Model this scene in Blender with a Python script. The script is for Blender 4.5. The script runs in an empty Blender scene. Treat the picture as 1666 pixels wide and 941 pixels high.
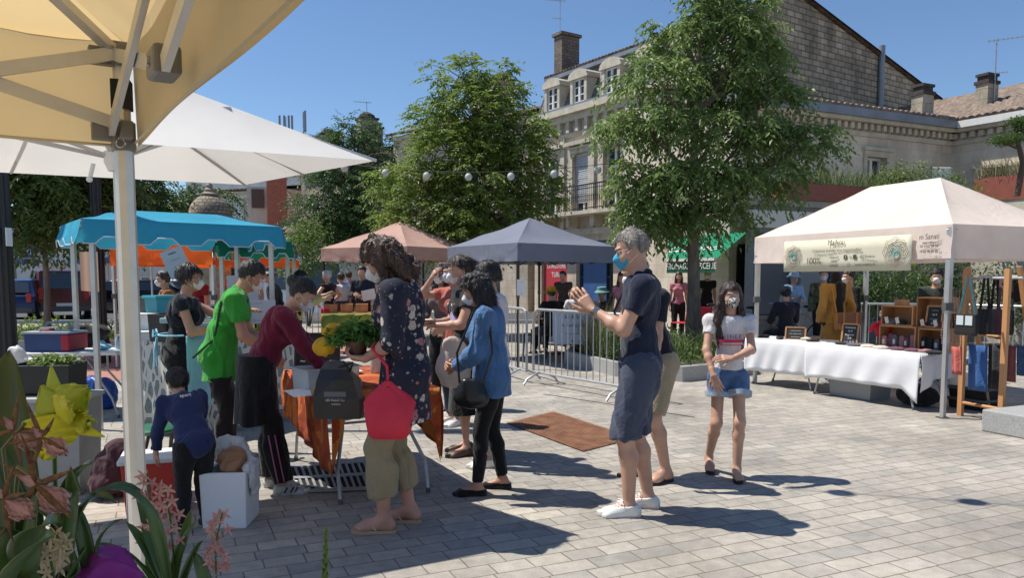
import bpy, math, random
import numpy as np
from mathutils import Vector, Matrix, noise as mnoise
R = math.radians
sc = bpy.context.scene
COL = sc.collection
FPX, CX, HZ, HC = 1250.0, 833.0, 453.0, 1.5
PIT = R(4.5)
CY = HZ + FPX*math.tan(PIT)
cd = bpy.data.cameras.new('camera'); cam = bpy.data.objects.new('camera', cd); COL.objects.link(cam)
cd.sensor_fit = 'HORIZONTAL'; cd.sensor_width = 36; cd.lens = FPX*36/1666
cd.shift_y = (CY-470.5)/1666
cam.location = (0, 0, HC); cam.rotation_euler = (R(90)-PIT, 0, 0)
cd.clip_start = 0.05; cd.clip_end = 3000
sc.camera = cam
SAZ = (-0.965, 0.262); SEL = R(60.5)
w = bpy.data.worlds.new("World"); sc.world = w; w.use_nodes = True
nt = w.node_tree; bg = nt.nodes['Background']
sky = nt.nodes.new('ShaderNodeTexSky'); sky.sky_type = 'NISHITA'; sky.sun_disc = False
sky.sun_elevation = SEL
sky.sun_rotation = math.atan2(SAZ[0], SAZ[1])
sky.air_density = 1.0; sky.dust_density = 0.0; sky.ozone_density = 6.5; sky.altitude = 50
nt.links.new(sky.outputs[0], bg.inputs[0]); bg.inputs[1].default_value = 0.105
sl = bpy.data.lights.new('sun', 'SUN'); so = bpy.data.objects.new('sun', sl); COL.objects.link(so)
sl.energy = 5.0; sl.angle = R(0.53); sl.color = (1.0, 0.95, 0.86)
sd = Vector((SAZ[0]*math.cos(SEL), SAZ[1]*math.cos(SEL), math.sin(SEL)))
so.rotation_euler = sd.to_track_quat('Z', 'Y').to_euler(); so.location = (-10, 5, 30)
sc.view_settings.view_transform = 'Standard'; sc.view_settings.look = 'None'
sc.view_settings.exposure = 0.26; sc.view_settings.gamma = 1.0
sc.cycles.max_bounces = 6; sc.cycles.transparent_max_bounces = 8; sc.cycles.diffuse_bounces = 3
def ray(u, v):
  xc = (u-CX)/FPX; yc = -(v-CY)/FPX
  return Vector((xc, math.cos(PIT)+yc*math.sin(PIT), -math.sin(PIT)+yc*math.cos(PIT)))
def Wp(u, v, Y):
  d = ray(u, v); return Vector((d.x*Y/d.y, Y, HC+d.z*Y/d.y))
def G(u, v, z=0.0):
  d = ray(u, v); t = (z-HC)/d.z; return Vector((d.x*t, d.y*t, z))
def V(*a): return Vector(a)
MATS = {}
def lin(c):
  return tuple(((x/12.92) if x <= .04045 else ((x+.055)/1.055)**2.4) for x in c)
def mat(name, col, rough=.6, metal=0, noise=0.0, scale=8, bump=0.0, bscale=60, trans=0.0, spec=.5, sheen=0, col2=None, detail=4, alpha=1, stretch=None, isl=0.0):
  """base colour (linear) with noise variation, bump, optional translucency"""
  if name in MATS: return MATS[name]
  m = bpy.data.materials.new(name); m.use_nodes = True; MATS[name] = m
  n = m.node_tree.nodes; L = m.node_tree.links; b = n['Principled BSDF']
  b.inputs['Base Color'].default_value = (*col, 1); b.inputs['Roughness'].default_value = rough
  b.inputs['Metallic'].default_value = metal; b.inputs['Specular IOR Level'].default_value = spec
  if sheen: b.inputs['Sheen Weight'].default_value = sheen
  tc = n.new('ShaderNodeTexCoord'); vec = tc.outputs['Object']
  if stretch:
    mp = n.new('ShaderNodeMapping'); mp.inputs['Scale'].default_value = stretch; L.new(vec, mp.inputs[0]); vec = mp.outputs[0]
  colout = None
  if noise or col2 or isl:
    c2 = col2 if col2 else tuple(min(1, x*(1+noise)) for x in col)
    c1 = col if col2 else tuple(x*(1-noise) for x in col)
    mx = n.new('ShaderNodeMix'); mx.data_type = 'RGBA'
    mx.inputs[6].default_value = (*c1, 1); mx.inputs[7].default_value = (*c2, 1)
    t = n.new('ShaderNodeTexNoise'); t.inputs['Scale'].default_value = scale; t.inputs['Detail'].default_value = detail
    L.new(vec, t.inputs['Vector'])
    mr = n.new('ShaderNodeMapRange'); mr.inputs[1].default_value = .3; mr.inputs[2].default_value = .7
    L.new(t.outputs[0], mr.inputs[0])
    f = mr.outputs[0]
    if isl:
      g = n.new('ShaderNodeNewGeometry'); ad = n.new('ShaderNodeMix'); ad.data_type = 'FLOAT'; ad.inputs[0].default_value = isl
      L.new(f, ad.inputs[2]); L.new(g.outputs['Random Per Island'], ad.inputs[3]); f = ad.outputs[0]
    L.new(f, mx.inputs[0]); L.new(mx.outputs[2], b.inputs['Base Color']); colout = mx.outputs[2]
  if bump:
    t2 = n.new('ShaderNodeTexNoise'); t2.inputs['Scale'].default_value = bscale; t2.inputs['Detail'].default_value = 5
    L.new(vec, t2.inputs['Vector'])
    bp = n.new('ShaderNodeBump'); bp.inputs['Strength'].default_value = bump; bp.inputs['Distance'].default_value = .01
    L.new(t2.outputs[0], bp.inputs['Height']); L.new(bp.outputs[0], b.inputs['Normal'])
  if trans:
    tr = n.new('ShaderNodeBsdfTranslucent'); tr.inputs[0].default_value = (*col, 1)
    if colout: L.new(colout, tr.inputs[0])
    ms = n.new('ShaderNodeMixShader'); ms.inputs[0].default_value = trans
    L.new(b.outputs[0], ms.inputs[1]); L.new(tr.outputs[0], ms.inputs[2])
    L.new(ms.outputs[0], n['Material Output'].inputs[0])
  return m
def S(r, g, b): return lin((r/255, g/255, b/255))
def tag(o, label=None, cat=None, group=None, kind=None):
  if label: o['label'] = label
  if cat: o['category'] = cat
  if group: o['group'] = group
  if kind: o['kind'] = kind
  return o
def thing(name, label, cat, loc=(0, 0, 0), rotz=0, group=None):
  o = bpy.data.objects.new(name, None); COL.objects.link(o); o.empty_display_size = .1
  o.location = loc; o.rotation_euler = (0, 0, rotz)
  return tag(o, label, cat, group)
def copy_tree(o, parent=None, label=None, group=None, loc=None, rotz=None, scale=None):
  c = o.copy(); COL.objects.link(c); c.parent = parent
  if label: c['label'] = label
  if group: c['group'] = group
  if loc is not None: c.location = loc
  if rotz is not None: c.rotation_euler = (0, 0, rotz)
  if scale is not None: c.scale = (scale,)*3 if not hasattr(scale, '__len__') else scale
  for ch in list(o.children): copy_tree(ch, c)
  return c
def root_of(p):
  while p.parent: p = p.parent
  return p
class MB:
  def __init__(s): s.v = []; s.f = []; s.m = []; s.cur = 0
  def poly(s, pts, flip=False):
    i = len(s.v); s.v += [tuple(p) for p in pts]; f = list(range(i, i+len(pts)))
    s.f.append(f[::-1] if flip else f); s.m.append(s.cur); return s
  def faces(s, vs, fs):
    i = len(s.v); s.v += [tuple(p) for p in vs]
    for f in fs: s.f.append([i+k for k in f]); s.m.append(s.cur)
    return s
  def box(s, c, size, rz=0, M=None, taper=1.0):
    x, y, z = size[0]/2, size[1]/2, size[2]/2
    vs = []
    for k in (-1, 1):
      t = taper if k > 0 else 1
      vs += [Vector((-x*t, -y*t, k*z)), Vector((x*t, -y*t, k*z)), Vector((x*t, y*t, k*z)), Vector((-x*t, y*t, k*z))]
    Q = M if M is not None else Matrix.Rotation(rz, 3, 'Z')
    vs = [Q @ p + Vector(c) for p in vs]
    return s.faces(vs, [(3, 2, 1, 0), (4, 5, 6, 7), (0, 1, 5, 4), (1, 2, 6, 5), (2, 3, 7, 6), (3, 0, 4, 7)])
  def bar(s, a, b, w, h=None, up=(0, 0, 1)):
    a = Vector(a); b = Vector(b); h = h or w; d = (b-a).normalized(); up = Vector(up)
    if abs(d.dot(up)) > .98: up = Vector((0, 1, 0))
    r = d.cross(up).normalized(); q = r.cross(d).normalized()
    M = Matrix((r, d, q)).transposed()
    return s.box((a+b)/2, (w, (b-a).length, h), M=M)
  def tube(s, pts, r, n=8, cap=True):
    pts = [Vector(p) for p in pts]; m = len(pts)
    rs = r if hasattr(r, '__len__') else [r]*m
    rings = []; prev = None
    for i, p in enumerate(pts):
      d = (pts[min(i+1, m-1)]-pts[max(i-1, 0)])
      d = d.normalized() if d.length > 1e-9 else Vector((0, 0, 1))
      if prev is None:
        a = Vector((0, 0, 1)) if abs(d.z) < .9 else Vector((1, 0, 0))
        x = d.cross(a).normalized()
      else:
        x = (prev - d*prev.dot(d)); x = x.normalized() if x.length > 1e-6 else d.orthogonal().normalized()
      prev = x; y = d.cross(x)
      rings.append([p+(x*math.cos(2*math.pi*k/n)+y*math.sin(2*math.pi*k/n))*rs[i] for k in range(n)])
    s.loft(rings, cap, cap); return s
  def cyl(s, a, b, r, r2=None, n=12): return s.tube([a, b], [r, r if r2 is None else r2], n)
  def loft(s, rings, c0=True, c1=True, closed=True):
    i = len(s.v); n = len(rings[0])
    for rg in rings: s.v += [tuple(p) for p in rg]
    for k in range(len(rings)-1):
      for j in range(n if closed else n-1):
        a = i+k*n+j; b = i+k*n+(j+1) % n
        s.f.append([a, b, b+n, a+n]); s.m.append(s.cur)
    if c0: s.f.append([i+j for j in range(n)][::-1]); s.m.append(s.cur)
    if c1: s.f.append([i+(len(rings)-1)*n+j for j in range(n)]); s.m.append(s.cur)
    return s
  def lathe(s, prof, c=(0, 0, 0), n=24, M=None):
    c = Vector(c); Q = M if M is not None else Matrix.Identity(3)
    rings = [[Q @ Vector((r*math.cos(2*math.pi*k/n), r*math.sin(2*math.pi*k/n), z))+c for k in range(n)] for r, z in prof]
    return s.loft(rings, True, True)
  def sphere(s, c, r, n=12, m=8, M=None):
    rx, ry, rz = r if hasattr(r, '__len__') else (r, r, r); c = Vector(c)
    Q = M if M is not None else Matrix.Identity(3)
    rings = []
    for i in range(m+1):
      t = math.pi*(i/m); t = max(.02, min(math.pi-.02, t))
      rings.append([Q @ Vector((rx*math.sin(t)*math.cos(2*math.pi*k/n), ry*math.sin(t)*math.sin(2*math.pi*k/n), -rz*math.cos(t)))+c for k in range(n)])
    return s.loft(rings, True, True)
  def prism(s, poly2, z0, z1, fn=None):
    fn = fn or (lambda x, y, z: (x, y, z)); n = len(poly2)
    s.faces([fn(x, y, z0) for x, y in poly2]+[fn(x, y, z1) for x, y in poly2],
        [tuple(range(n))[::-1], tuple(range(n, 2*n))]+[(k, (k+1) % n, (k+1) % n+n, k+n) for k in range(n)])
    return s
  def grid(s, fn, nu, nv, thick=0):
    i = len(s.v)
    for a in range(nu+1):
      for b in range(nv+1): s.v.append(tuple(fn(a/nu, b/nv)))
    for a in range(nu):
      for b in range(nv):
        k = i+a*(nv+1)+b; s.f.append([k, k+nv+1, k+nv+2, k+1]); s.m.append(s.cur)
    return s
  def build(s, name, mats, parent=None, smooth=False, local=False, solid=0, bevel=0, **kw):
    me = bpy.data.meshes.new(name); o = bpy.data.objects.new(name, me); COL.objects.link(o)
    off = Vector((0, 0, 0))
    if parent is not None:
      o.parent = parent
      if not local: off = Vector(root_of(parent).location)
    vs = [(p[0]-off.x, p[1]-off.y, p[2]-off.z) for p in s.v]
    me.from_pydata(vs, [], s.f)
    for m in (mats if isinstance(mats, (list, tuple)) else [mats]): me.materials.append(m)
    if any(s.m): me.polygons.foreach_set('material_index', s.m)
    me.polygons.foreach_set('use_smooth', [smooth]*len(me.polygons))
    if smooth is True and kw.pop('sharp', True):
      try: me.set_sharp_from_angle(angle=R(40))
      except Exception: pass
    me.validate(); me.update()
    if solid:
      md = o.modifiers.new('solid', 'SOLIDIFY'); md.thickness = solid; md.offset = 0
    if bevel:
      md = o.modifiers.new('bevel', 'BEVEL'); md.width = bevel; md.segments = 2; md.limit_method = 'ANGLE'
    if 'label' in kw or 'cat' in kw or 'kind' in kw:
      tag(o, kw.get('label'), kw.get('cat'), kw.get('group'), kw.get('kind'))
    return o
def npmesh(name, v, f, m, parent=None, smooth=True, midx=None, mats=None):
  """v (n,3), f (k,4) or (k,3)"""
  me = bpy.data.meshes.new(name); k = f.shape[1]
  me.vertices.add(len(v)); me.vertices.foreach_set('co', np.ascontiguousarray(v, dtype=np.float32).ravel())
  me.loops.add(f.size); me.loops.foreach_set('vertex_index', np.ascontiguousarray(f, dtype=np.int32).ravel())
  me.polygons.add(len(f)); me.polygons.foreach_set('loop_start', np.arange(0, f.size, k, dtype=np.int32))
  try: me.polygons.foreach_set('loop_total', np.full(len(f), k, dtype=np.int32))
  except Exception: pass
  for q in (mats or [m]): me.materials.append(q)
  if midx is not None: me.polygons.foreach_set('material_index', np.ascontiguousarray(midx, dtype=np.int32))
  me.polygons.foreach_set('use_smooth', [smooth]*len(f))
  me.update(calc_edges=True)
  o = bpy.data.objects.new(name, me); COL.objects.link(o); o.parent = parent
  return o
def text(name, s, size, M, m, parent, extr=.001, spacing=1.0, sx=1.0, align='CENTER', shear=0):
  """writing as a thin mesh; M maps text plane (x right, y up) to root-local space"""
  cu = bpy.data.curves.new(name, 'FONT'); cu.body = s; cu.size = size; cu.align_x = align; cu.align_y = 'CENTER'
  cu.extrude = extr; cu.space_character = spacing; cu.shear = shear; cu.resolution_u = 3
  to = bpy.data.objects.new(name, cu); COL.objects.link(to)
  bpy.context.view_layer.update()
  me = bpy.data.meshes.new_from_object(to.evaluated_get(bpy.context.evaluated_depsgraph_get()))
  bpy.data.objects.remove(to); me.name = name; me.materials.clear(); me.materials.append(m)
  me.transform(M @ Matrix.Diagonal((sx, 1, 1, 1)))
  o = bpy.data.objects.new(name, me); COL.objects.link(o); o.parent = parent
  return o
def frame(o, x, y):
  """4x4 with given origin, x axis, y axis"""
  x = Vector(x).normalized(); y = Vector(y); y = (y-x*y.dot(x)).normalized(); z = x.cross(y)
  M = Matrix((x, y, z)).transposed().to_4x4(); M.translation = Vector(o); return M
rng = random.Random(7); nr = np.random.default_rng(11)
ALU = mat('aluminium', (.55, .54, .52), .42, .75, noise=.06, scale=12)
GALV = mat('galvanised_steel', (.42, .43, .44), .5, .6, noise=.15, scale=10)
DGREY = mat('dark_grey_plastic', (.09, .09, .09), .55)
BLACKM = mat('black_metal', (.012, .012, .014), .4)
BLACKC = mat('black_cloth', (.012, .012, .014), .85, bump=.2)
WHITEP = mat('white_plastic', (.75, .75, .74), .45)
STEEL = mat('stainless_steel', (.5, .5, .5), .25, 1)
PAPER = mat('white_paper', (.78, .78, .76), .8)
INK = mat('dark_ink', (.03, .03, .035), .7)
WOOD = mat('pine_wood', (.45, .22, .09), .55, noise=.25, scale=6, stretch=(1, 1, .15), bump=.1)
GLASS = mat('window_glass', (.03, .04, .05), .08, spec=.8)
def ground_mat():
  m = bpy.data.materials.new('granite_pavers'); m.use_nodes = True
  n = m.node_tree.nodes; L = m.node_tree.links; b = n['Principled BSDF']; b.inputs['Roughness'].default_value = .75
  b.inputs['Specular IOR Level'].default_value = .35
  tc = n.new('ShaderNodeTexCoord'); mp = n.new('ShaderNodeMapping'); mp.inputs['Rotation'].default_value = (0, 0, -math.atan2(.41, .91))
  L.new(tc.outputs['Object'], mp.inputs[0])
  wn = n.new('ShaderNodeTexNoise'); wn.inputs['Scale'].default_value = 3; L.new(mp.outputs[0], wn.inputs['Vector'])
  wa = n.new('ShaderNodeVectorMath'); wa.operation = 'MULTIPLY_ADD'; wa.inputs[1].default_value = (.012, .012, 0); L.new(wn.outputs['Color'], wa.inputs[0]); L.new(mp.outputs[0], wa.inputs[2])
  br = n.new('ShaderNodeTexBrick'); L.new(wa.outputs[0], br.inputs['Vector'])
  br.inputs['Scale'].default_value = 1; br.inputs['Brick Width'].default_value = .215; br.inputs['Row Height'].default_value = .14
  br.inputs['Mortar Size'].default_value = .0048; br.inputs['Mortar Smooth'].default_value = .35; br.inputs['Bias'].default_value = 0
  br.offset = .5; br.squash = 1.25; br.squash_frequency = 3
  br.inputs['Color1'].default_value = (0, 0, 0, 1); br.inputs['Color2'].default_value = (1, 1, 1, 1); br.inputs['Mortar'].default_value = (.5, .5, .5, 1)
  cr = n.new('ShaderNodeValToRGB'); e = cr.color_ramp.elements
  e[0].position = 0; e[0].color = (.33, .315, .285, 1); e[1].position = 1; e[1].color = (.48, .44, .375, 1)
  for p, c in ((.3, (.39, .36, .315, 1)), (.55, (.435, .395, .335, 1)), (.8, (.41, .37, .33, 1))):
    k = cr.color_ramp.elements.new(p); k.color = c
  L.new(br.outputs['Color'], cr.inputs[0])
  sp = n.new('ShaderNodeTexNoise'); sp.inputs['Scale'].default_value = 230; sp.inputs['Detail'].default_value = 2; L.new(tc.outputs['Object'], sp.inputs['Vector'])
  spr = n.new('ShaderNodeMapRange'); spr.inputs[1].default_value = .35; spr.inputs[2].default_value = .65; spr.inputs[3].default_value = .62; spr.inputs[4].default_value = 1.3; L.new(sp.outputs[0], spr.inputs[0])
  m1 = n.new('ShaderNodeMix'); m1.data_type = 'RGBA'; m1.blend_type = 'MULTIPLY'; m1.inputs[0].default_value = 1; L.new(cr.outputs[0], m1.inputs[6]); L.new(spr.outputs[0], m1.inputs[7])
  st = n.new('ShaderNodeTexNoise'); st.inputs['Scale'].default_value = .8; st.inputs['Detail'].default_value = 7; st.inputs['Roughness'].default_value = .65; L.new(tc.outputs['Object'], st.inputs['Vector'])
  sr = n.new('ShaderNodeMapRange'); sr.inputs[1].default_value = .35; sr.inputs[2].default_value = .68; sr.inputs[3].default_value = .70; sr.inputs[4].default_value = 1.14; L.new(st.outputs[0], sr.inputs[0])
  m2 = n.new('ShaderNodeMix'); m2.data_type = 'RGBA'; m2.blend_type = 'MULTIPLY'; m2.inputs[0].default_value = 1; L.new(m1.outputs[2], m2.inputs[6]); L.new(sr.outputs[0], m2.inputs[7])
  jt = n.new('ShaderNodeTexNoise'); jt.inputs['Scale'].default_value = 4; L.new(tc.outputs['Object'], jt.inputs['Vector'])
  jr = n.new('ShaderNodeMix'); jr.data_type = 'RGBA'; jr.inputs[6].default_value = (.085, .07, .055, 1); jr.inputs[7].default_value = (.25, .21, .16, 1); L.new(jt.outputs[0], jr.inputs[0])
  m3 = n.new('ShaderNodeMix'); m3.data_type = 'RGBA'; L.new(br.outputs['Fac'], m3.inputs[0]); L.new(m2.outputs[2], m3.inputs[6]); L.new(jr.outputs[2], m3.inputs[7])
  gv = n.new('ShaderNodeTexVoronoi'); gv.inputs['Scale'].default_value = 1.7; L.new(tc.outputs['Object'], gv.inputs['Vector']); gr = n.new('ShaderNodeMapRange'); gr.inputs[1].default_value = .028; gr.inputs[2].default_value = .05; gr.inputs[3].default_value = .42; gr.inputs[4].default_value = 1; L.new(gv.outputs['Distance'], gr.inputs[0])
  m4 = n.new('ShaderNodeMix'); m4.data_type = 'RGBA'; m4.blend_type = 'MULTIPLY'; m4.inputs[0].default_value = 1; L.new(m3.outputs[2], m4.inputs[6]); L.new(gr.outputs[0], m4.inputs[7])
  s5 = n.new('ShaderNodeTexNoise'); s5.inputs['Scale'].default_value = 14; s5.inputs['Detail'].default_value = 6; L.new(tc.outputs['Object'], s5.inputs['Vector']); r5 = n.new('ShaderNodeMapRange'); r5.inputs[1].default_value = .3; r5.inputs[2].default_value = .7; r5.inputs[3].default_value = .86; r5.inputs[4].default_value = 1.1; L.new(s5.outputs[0], r5.inputs[0])
  m5 = n.new('ShaderNodeMix'); m5.data_type = 'RGBA'; m5.blend_type = 'MULTIPLY'; m5.inputs[0].default_value = 1; L.new(m4.outputs[2], m5.inputs[6]); L.new(r5.outputs[0], m5.inputs[7])
  L.new(m5.outputs[2], b.inputs['Base Color'])
  hm = n.new('ShaderNodeMath'); hm.operation = 'MULTIPLY_ADD'; hm.inputs[1].default_value = -1.0; L.new(br.outputs['Fac'], hm.inputs[0])
  hs = n.new('ShaderNodeMath'); hs.operation = 'MULTIPLY'; hs.inputs[1].default_value = .25; L.new(sp.outputs[0], hs.inputs[0]); L.new(hs.outputs[0], hm.inputs[2])
  bp = n.new('ShaderNodeBump'); bp.inputs['Strength'].default_value = .5; bp.inputs['Distance'].default_value = .006; L.new(hm.outputs[0], bp.inputs['Height']); L.new(bp.outputs[0], b.inputs['Normal'])
  return m
PAVE = ground_mat()
MB().poly([(-300, -60, 0), (300, -60, 0), (300, 700, 0), (-300, 700, 0)]).build('ground', PAVE, kind='structure')
ASPH = mat('asphalt', (.07, .07, .072), .85, noise=.25, scale=3, bump=.3, bscale=120)
CONC = mat('light_concrete', (.36, .35, .32), .8, noise=.15, scale=3, bump=.2, bscale=40)
GRAN = mat('grey_granite', (.34, .34, .33), .7, noise=.18, scale=60, bump=.2, bscale=90)
SOIL = mat('soil', (.06, .045, .03), .95, noise=.4, scale=9, bump=.6, bscale=20)
def sheet(name, pts, z, m, **k): return MB().poly([(x, y, z) for x, y in pts]).build(name, m, kind='structure', **k)
sheet('road', [(-60, 25.5), (0.5, 25.5), (3, 33), (-60, 40)], .004, ASPH)
RED = mat('red_brick_paving', (.36, .17, .13), .8, noise=.2, scale=20, bump=.2)
sheet('red_paving', [(-8.6, 11.2), (-3.7, 11.2), (-3.2, 17.0), (-9.5, 17.0)], .004, RED)
MB().box((-28, 25.4, .06), (60, .2, .12)).build('kerb', GRAN, kind='structure')
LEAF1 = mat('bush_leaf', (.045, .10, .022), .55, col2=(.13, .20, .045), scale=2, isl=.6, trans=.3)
def rand_rot(n):
  q = nr.normal(size=(n, 4)); q /= np.linalg.norm(q, axis=1)[:, None]
  a, b, c, d = q.T
  return np.stack([1-2*(c*c+d*d), 2*(b*c-a*d), 2*(b*d+a*c), 2*(b*c+a*d), 1-2*(b*b+d*d), 2*(c*d-a*b), 2*(b*d-a*c), 2*(c*d+a*b), 1-2*(b*b+c*c)], 1).reshape(-1, 3, 3)
def leaf_quads(c, d, nrm, L, Wd):
  """leaf diamonds folded on the midrib: centre points c, direction d, normal nrm"""
  d = d/np.linalg.norm(d, axis=1)[:, None]
  s = np.cross(d, nrm); s /= (np.linalg.norm(s, axis=1)[:, None]+1e-9); up = np.cross(s, d)
  L = np.asarray(L).reshape(-1, 1); Wd = np.asarray(Wd).reshape(-1, 1)
  a = c; b = c+d*L*.45+s*Wd*.5+up*Wd*.15; e = c+d*L-up*L*.12; g = c+d*L*.45-s*Wd*.5+up*Wd*.15
  v = np.stack([a, b, e, g], 1).reshape(-1, 3)
  n = len(c); i = np.arange(n)*4
  f = np.concatenate([np.stack([i, i+1, i+2], 1), np.stack([i, i+2, i+3], 1)])
  return v, f
def leaf_cloud(name, centres, radii, n, L, m, parent=None, flat=.8, droop=.3, **kw):
  """loose leaves through the volume of a few ellipsoids (bushes, ground cover)"""
  cs = [];
  w_ = np.array([r[0]*r[1]*r[2] for r in radii]); w_ = w_/w_.sum()
  for c, r, p in zip(centres, radii, w_):
    k = max(4, int(n*p)); q = nr.normal(size=(k, 3)); q /= np.linalg.norm(q, axis=1)[:, None]
    q *= (nr.random((k, 1))**.45); q *= (1+.18*np.sin(q[:, :1]*7+q[:, 1:2]*9+q[:, 2:]*5))
    cs.append(q*np.array(r)+np.array(c))
  c = np.concatenate(cs); k = len(c)
  d = nr.normal(size=(k, 3)); d[:, 2] = d[:, 2]*.5-droop
  nn = nr.normal(size=(k, 3))*(1-flat)+np.array([0, 0, 1])
  v, f = leaf_quads(c, d, nn, L*(.6+.8*nr.random(k)), L*.5*(.7+.6*nr.random(k)))
  off = np.array(root_of(parent).location) if parent else 0
  o = npmesh(name, v-off, f, m, parent, smooth=False)
  return o
def grass_tuft(name, base, n, h, m, spread=.25, parent=None, wdt=.006):
  c = np.array(base)+np.concatenate([nr.normal(size=(n, 2))*spread*.4, np.zeros((n, 1))], 1)
  dirn = nr.normal(size=(n, 3))*.28; dirn[:, 2] = 1; dirn /= np.linalg.norm(dirn, axis=1)[:, None]
  s = np.cross(dirn, nr.normal(size=(n, 3))); s /= np.linalg.norm(s, axis=1)[:, None]
  hh = h*(.6+.5*nr.random((n, 1))); bend = nr.normal(size=(n, 3))*.12*hh; bend[:, 2] = -np.abs(bend[:, 2])*.5
  mid = c+dirn*hh*.55; tip = c+dirn*hh+bend*1.6
  v = np.stack([c-s*wdt, c+s*wdt, mid+s*wdt*.8, mid-s*wdt*.8, tip], 1).reshape(-1, 3); i = np.arange(n)*5
  f = np.concatenate([np.stack([i, i+1, i+2], 1), np.stack([i, i+2, i+3], 1), np.stack([i+3, i+2, i+4], 1)])
  off = np.array(root_of(parent).location) if parent else 0
  return npmesh(name, v-off, f, m, parent, smooth=False)
def stone_mat(name, c1, c2, bw=.6, rh=.3, mort=.008, morc=(.2, .18, .15), stain=.5, bump=.5, rough=.85):
  if name in MATS: return MATS[name]
  m = bpy.data.materials.new(name); m.use_nodes = True; MATS[name] = m
  n = m.node_tree.nodes; L = m.node_tree.links; b = n['Principled BSDF']; b.inputs['Roughness'].default_value = rough
  g = n.new('ShaderNodeNewGeometry'); cr_ = n.new('ShaderNodeVectorMath'); cr_.operation = 'CROSS_PRODUCT'; cr_.inputs[0].default_value = (0, 0, 1)
  L.new(g.outputs['True Normal'], cr_.inputs[1])
  nm = n.new('ShaderNodeVectorMath'); nm.operation = 'NORMALIZE'; L.new(cr_.outputs[0], nm.inputs[0])
  dt = n.new('ShaderNodeVectorMath'); dt.operation = 'DOT_PRODUCT'; L.new(g.outputs['Position'], dt.inputs[0]); L.new(nm.outputs[0], dt.inputs[1])
  sx = n.new('ShaderNodeSeparateXYZ'); L.new(g.outputs['Position'], sx.inputs[0])
  cb = n.new('ShaderNodeCombineXYZ'); L.new(dt.outputs['Value'], cb.inputs[0]); L.new(sx.outputs[2], cb.inputs[1])
  br = n.new('ShaderNodeTexBrick'); L.new(cb.outputs[0], br.inputs['Vector']); br.inputs['Scale'].default_value = 1
  br.inputs['Brick Width'].default_value = bw; br.inputs['Row Height'].default_value = rh; br.inputs['Mortar Size'].default_value = mort; br.inputs['Mortar Smooth'].default_value = .3
  br.inputs['Color1'].default_value = (*c1, 1); br.inputs['Color2'].default_value = (*c2, 1); br.inputs['Mortar'].default_value = (*morc, 1)
  st = n.new('ShaderNodeTexNoise'); st.inputs['Scale'].default_value = 1.1; st.inputs['Detail'].default_value = 9; st.inputs['Roughness'].default_value = .7
  sm = n.new('ShaderNodeMapping'); sm.inputs['Scale'].default_value = (1, 1, .45); L.new(g.outputs['Position'], sm.inputs[0]); L.new(sm.outputs[0], st.inputs['Vector'])
  mr = n.new('ShaderNodeMapRange'); mr.inputs[1].default_value = .35; mr.inputs[2].default_value = .65; mr.inputs[3].default_value = 1-stain; mr.inputs[4].default_value = 1.1; L.new(st.outputs[0], mr.inputs[0])
  mx = n.new('ShaderNodeMix'); mx.data_type = 'RGBA'; mx.blend_type = 'MULTIPLY'; mx.inputs[0].default_value = 1; L.new(br.outputs['Color'], mx.inputs[6]); L.new(mr.outputs[0], mx.inputs[7])
  L.new(mx.outputs[2], b.inputs['Base Color'])
  f2 = n.new('ShaderNodeTexNoise'); f2.inputs['Scale'].default_value = 9; f2.inputs['Detail'].default_value = 8; L.new(g.outputs['Position'], f2.inputs['Vector'])
  hm = n.new('ShaderNodeMath'); hm.operation = 'SUBTRACT'; L.new(f2.outputs[0], hm.inputs[0]); L.new(br.outputs['Fac'], hm.inputs[1])
  bp = n.new('ShaderNodeBump'); bp.inputs['Strength'].default_value = bump; bp.inputs['Distance'].default_value = .03; L.new(hm.outputs[0], bp.inputs['Height']); L.new(bp.outputs[0], b.inputs['Normal'])
  return m
LIME = stone_mat('limestone_ashlar', (.58, .485, .375), (.64, .54, .43), .7, .35, .006, (.28, .25, .2), .35, .3)
LIMED = stone_mat('weathered_limestone', (.40, .35, .27), (.50, .44, .34), .65, .32, .008, (.22, .19, .15), .5, .5)
RUBB = stone_mat('rubble_stone', (.33, .27, .20), (.50, .42, .31), .42, .2, .02, (.20, .165, .125), .5, 1.0)
RENDER = stone_mat('cream_render', (.55, .51, .43), (.57, .53, .45), 3, 3, .001, (.45, .42, .36), .22, .15)
WREND = stone_mat('white_render', (.68, .68, .68), (.7, .7, .7), 3, 3, .001, (.6, .6, .6), .15, .1)
SLATE = stone_mat('slate_tiles', (.115, .115, .125), (.20, .20, .21), .3, .2, .012, (.05, .05, .055), .3, .8, .6)
TRIM = mat('stone_trim', (.50, .45, .36), .8, noise=.18, scale=3, bump=.2, bscale=20)
WINW = mat('white_window_wood', (.70, .69, .66), .5, noise=.05)
SHUT = mat('grey_shutter', (.50, .51, .52), .55, noise=.05)
ZINC = mat('zinc', (.22, .24, .27), .45, .4, noise=.15, scale=2)
def tile_mat(name, c1, c2):
  m = bpy.data.materials.new(name); m.use_nodes = True; n = m.node_tree.nodes; L = m.node_tree.links; b = n['Principled BSDF']; b.inputs['Roughness'].default_value = .9
  g = n.new('ShaderNodeNewGeometry'); t = n.new('ShaderNodeTexNoise'); t.inputs['Scale'].default_value = 5; t.inputs['Detail'].default_value = 6; L.new(g.outputs['Position'], t.inputs['Vector'])
  cr = n.new('ShaderNodeValToRGB'); cr.color_ramp.elements[0].position = .35; cr.color_ramp.elements[0].color = (*c1, 1); cr.color_ramp.elements[1].position = .65; cr.color_ramp.elements[1].color = (*c2, 1)
  L.new(t.outputs[0], cr.inputs[0]); L.new(cr.outputs[0], b.inputs['Base Color'])
  return m
TILE = tile_mat('terracotta_tiles', (.12, .095, .078), (.27, .20, .155))
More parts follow.
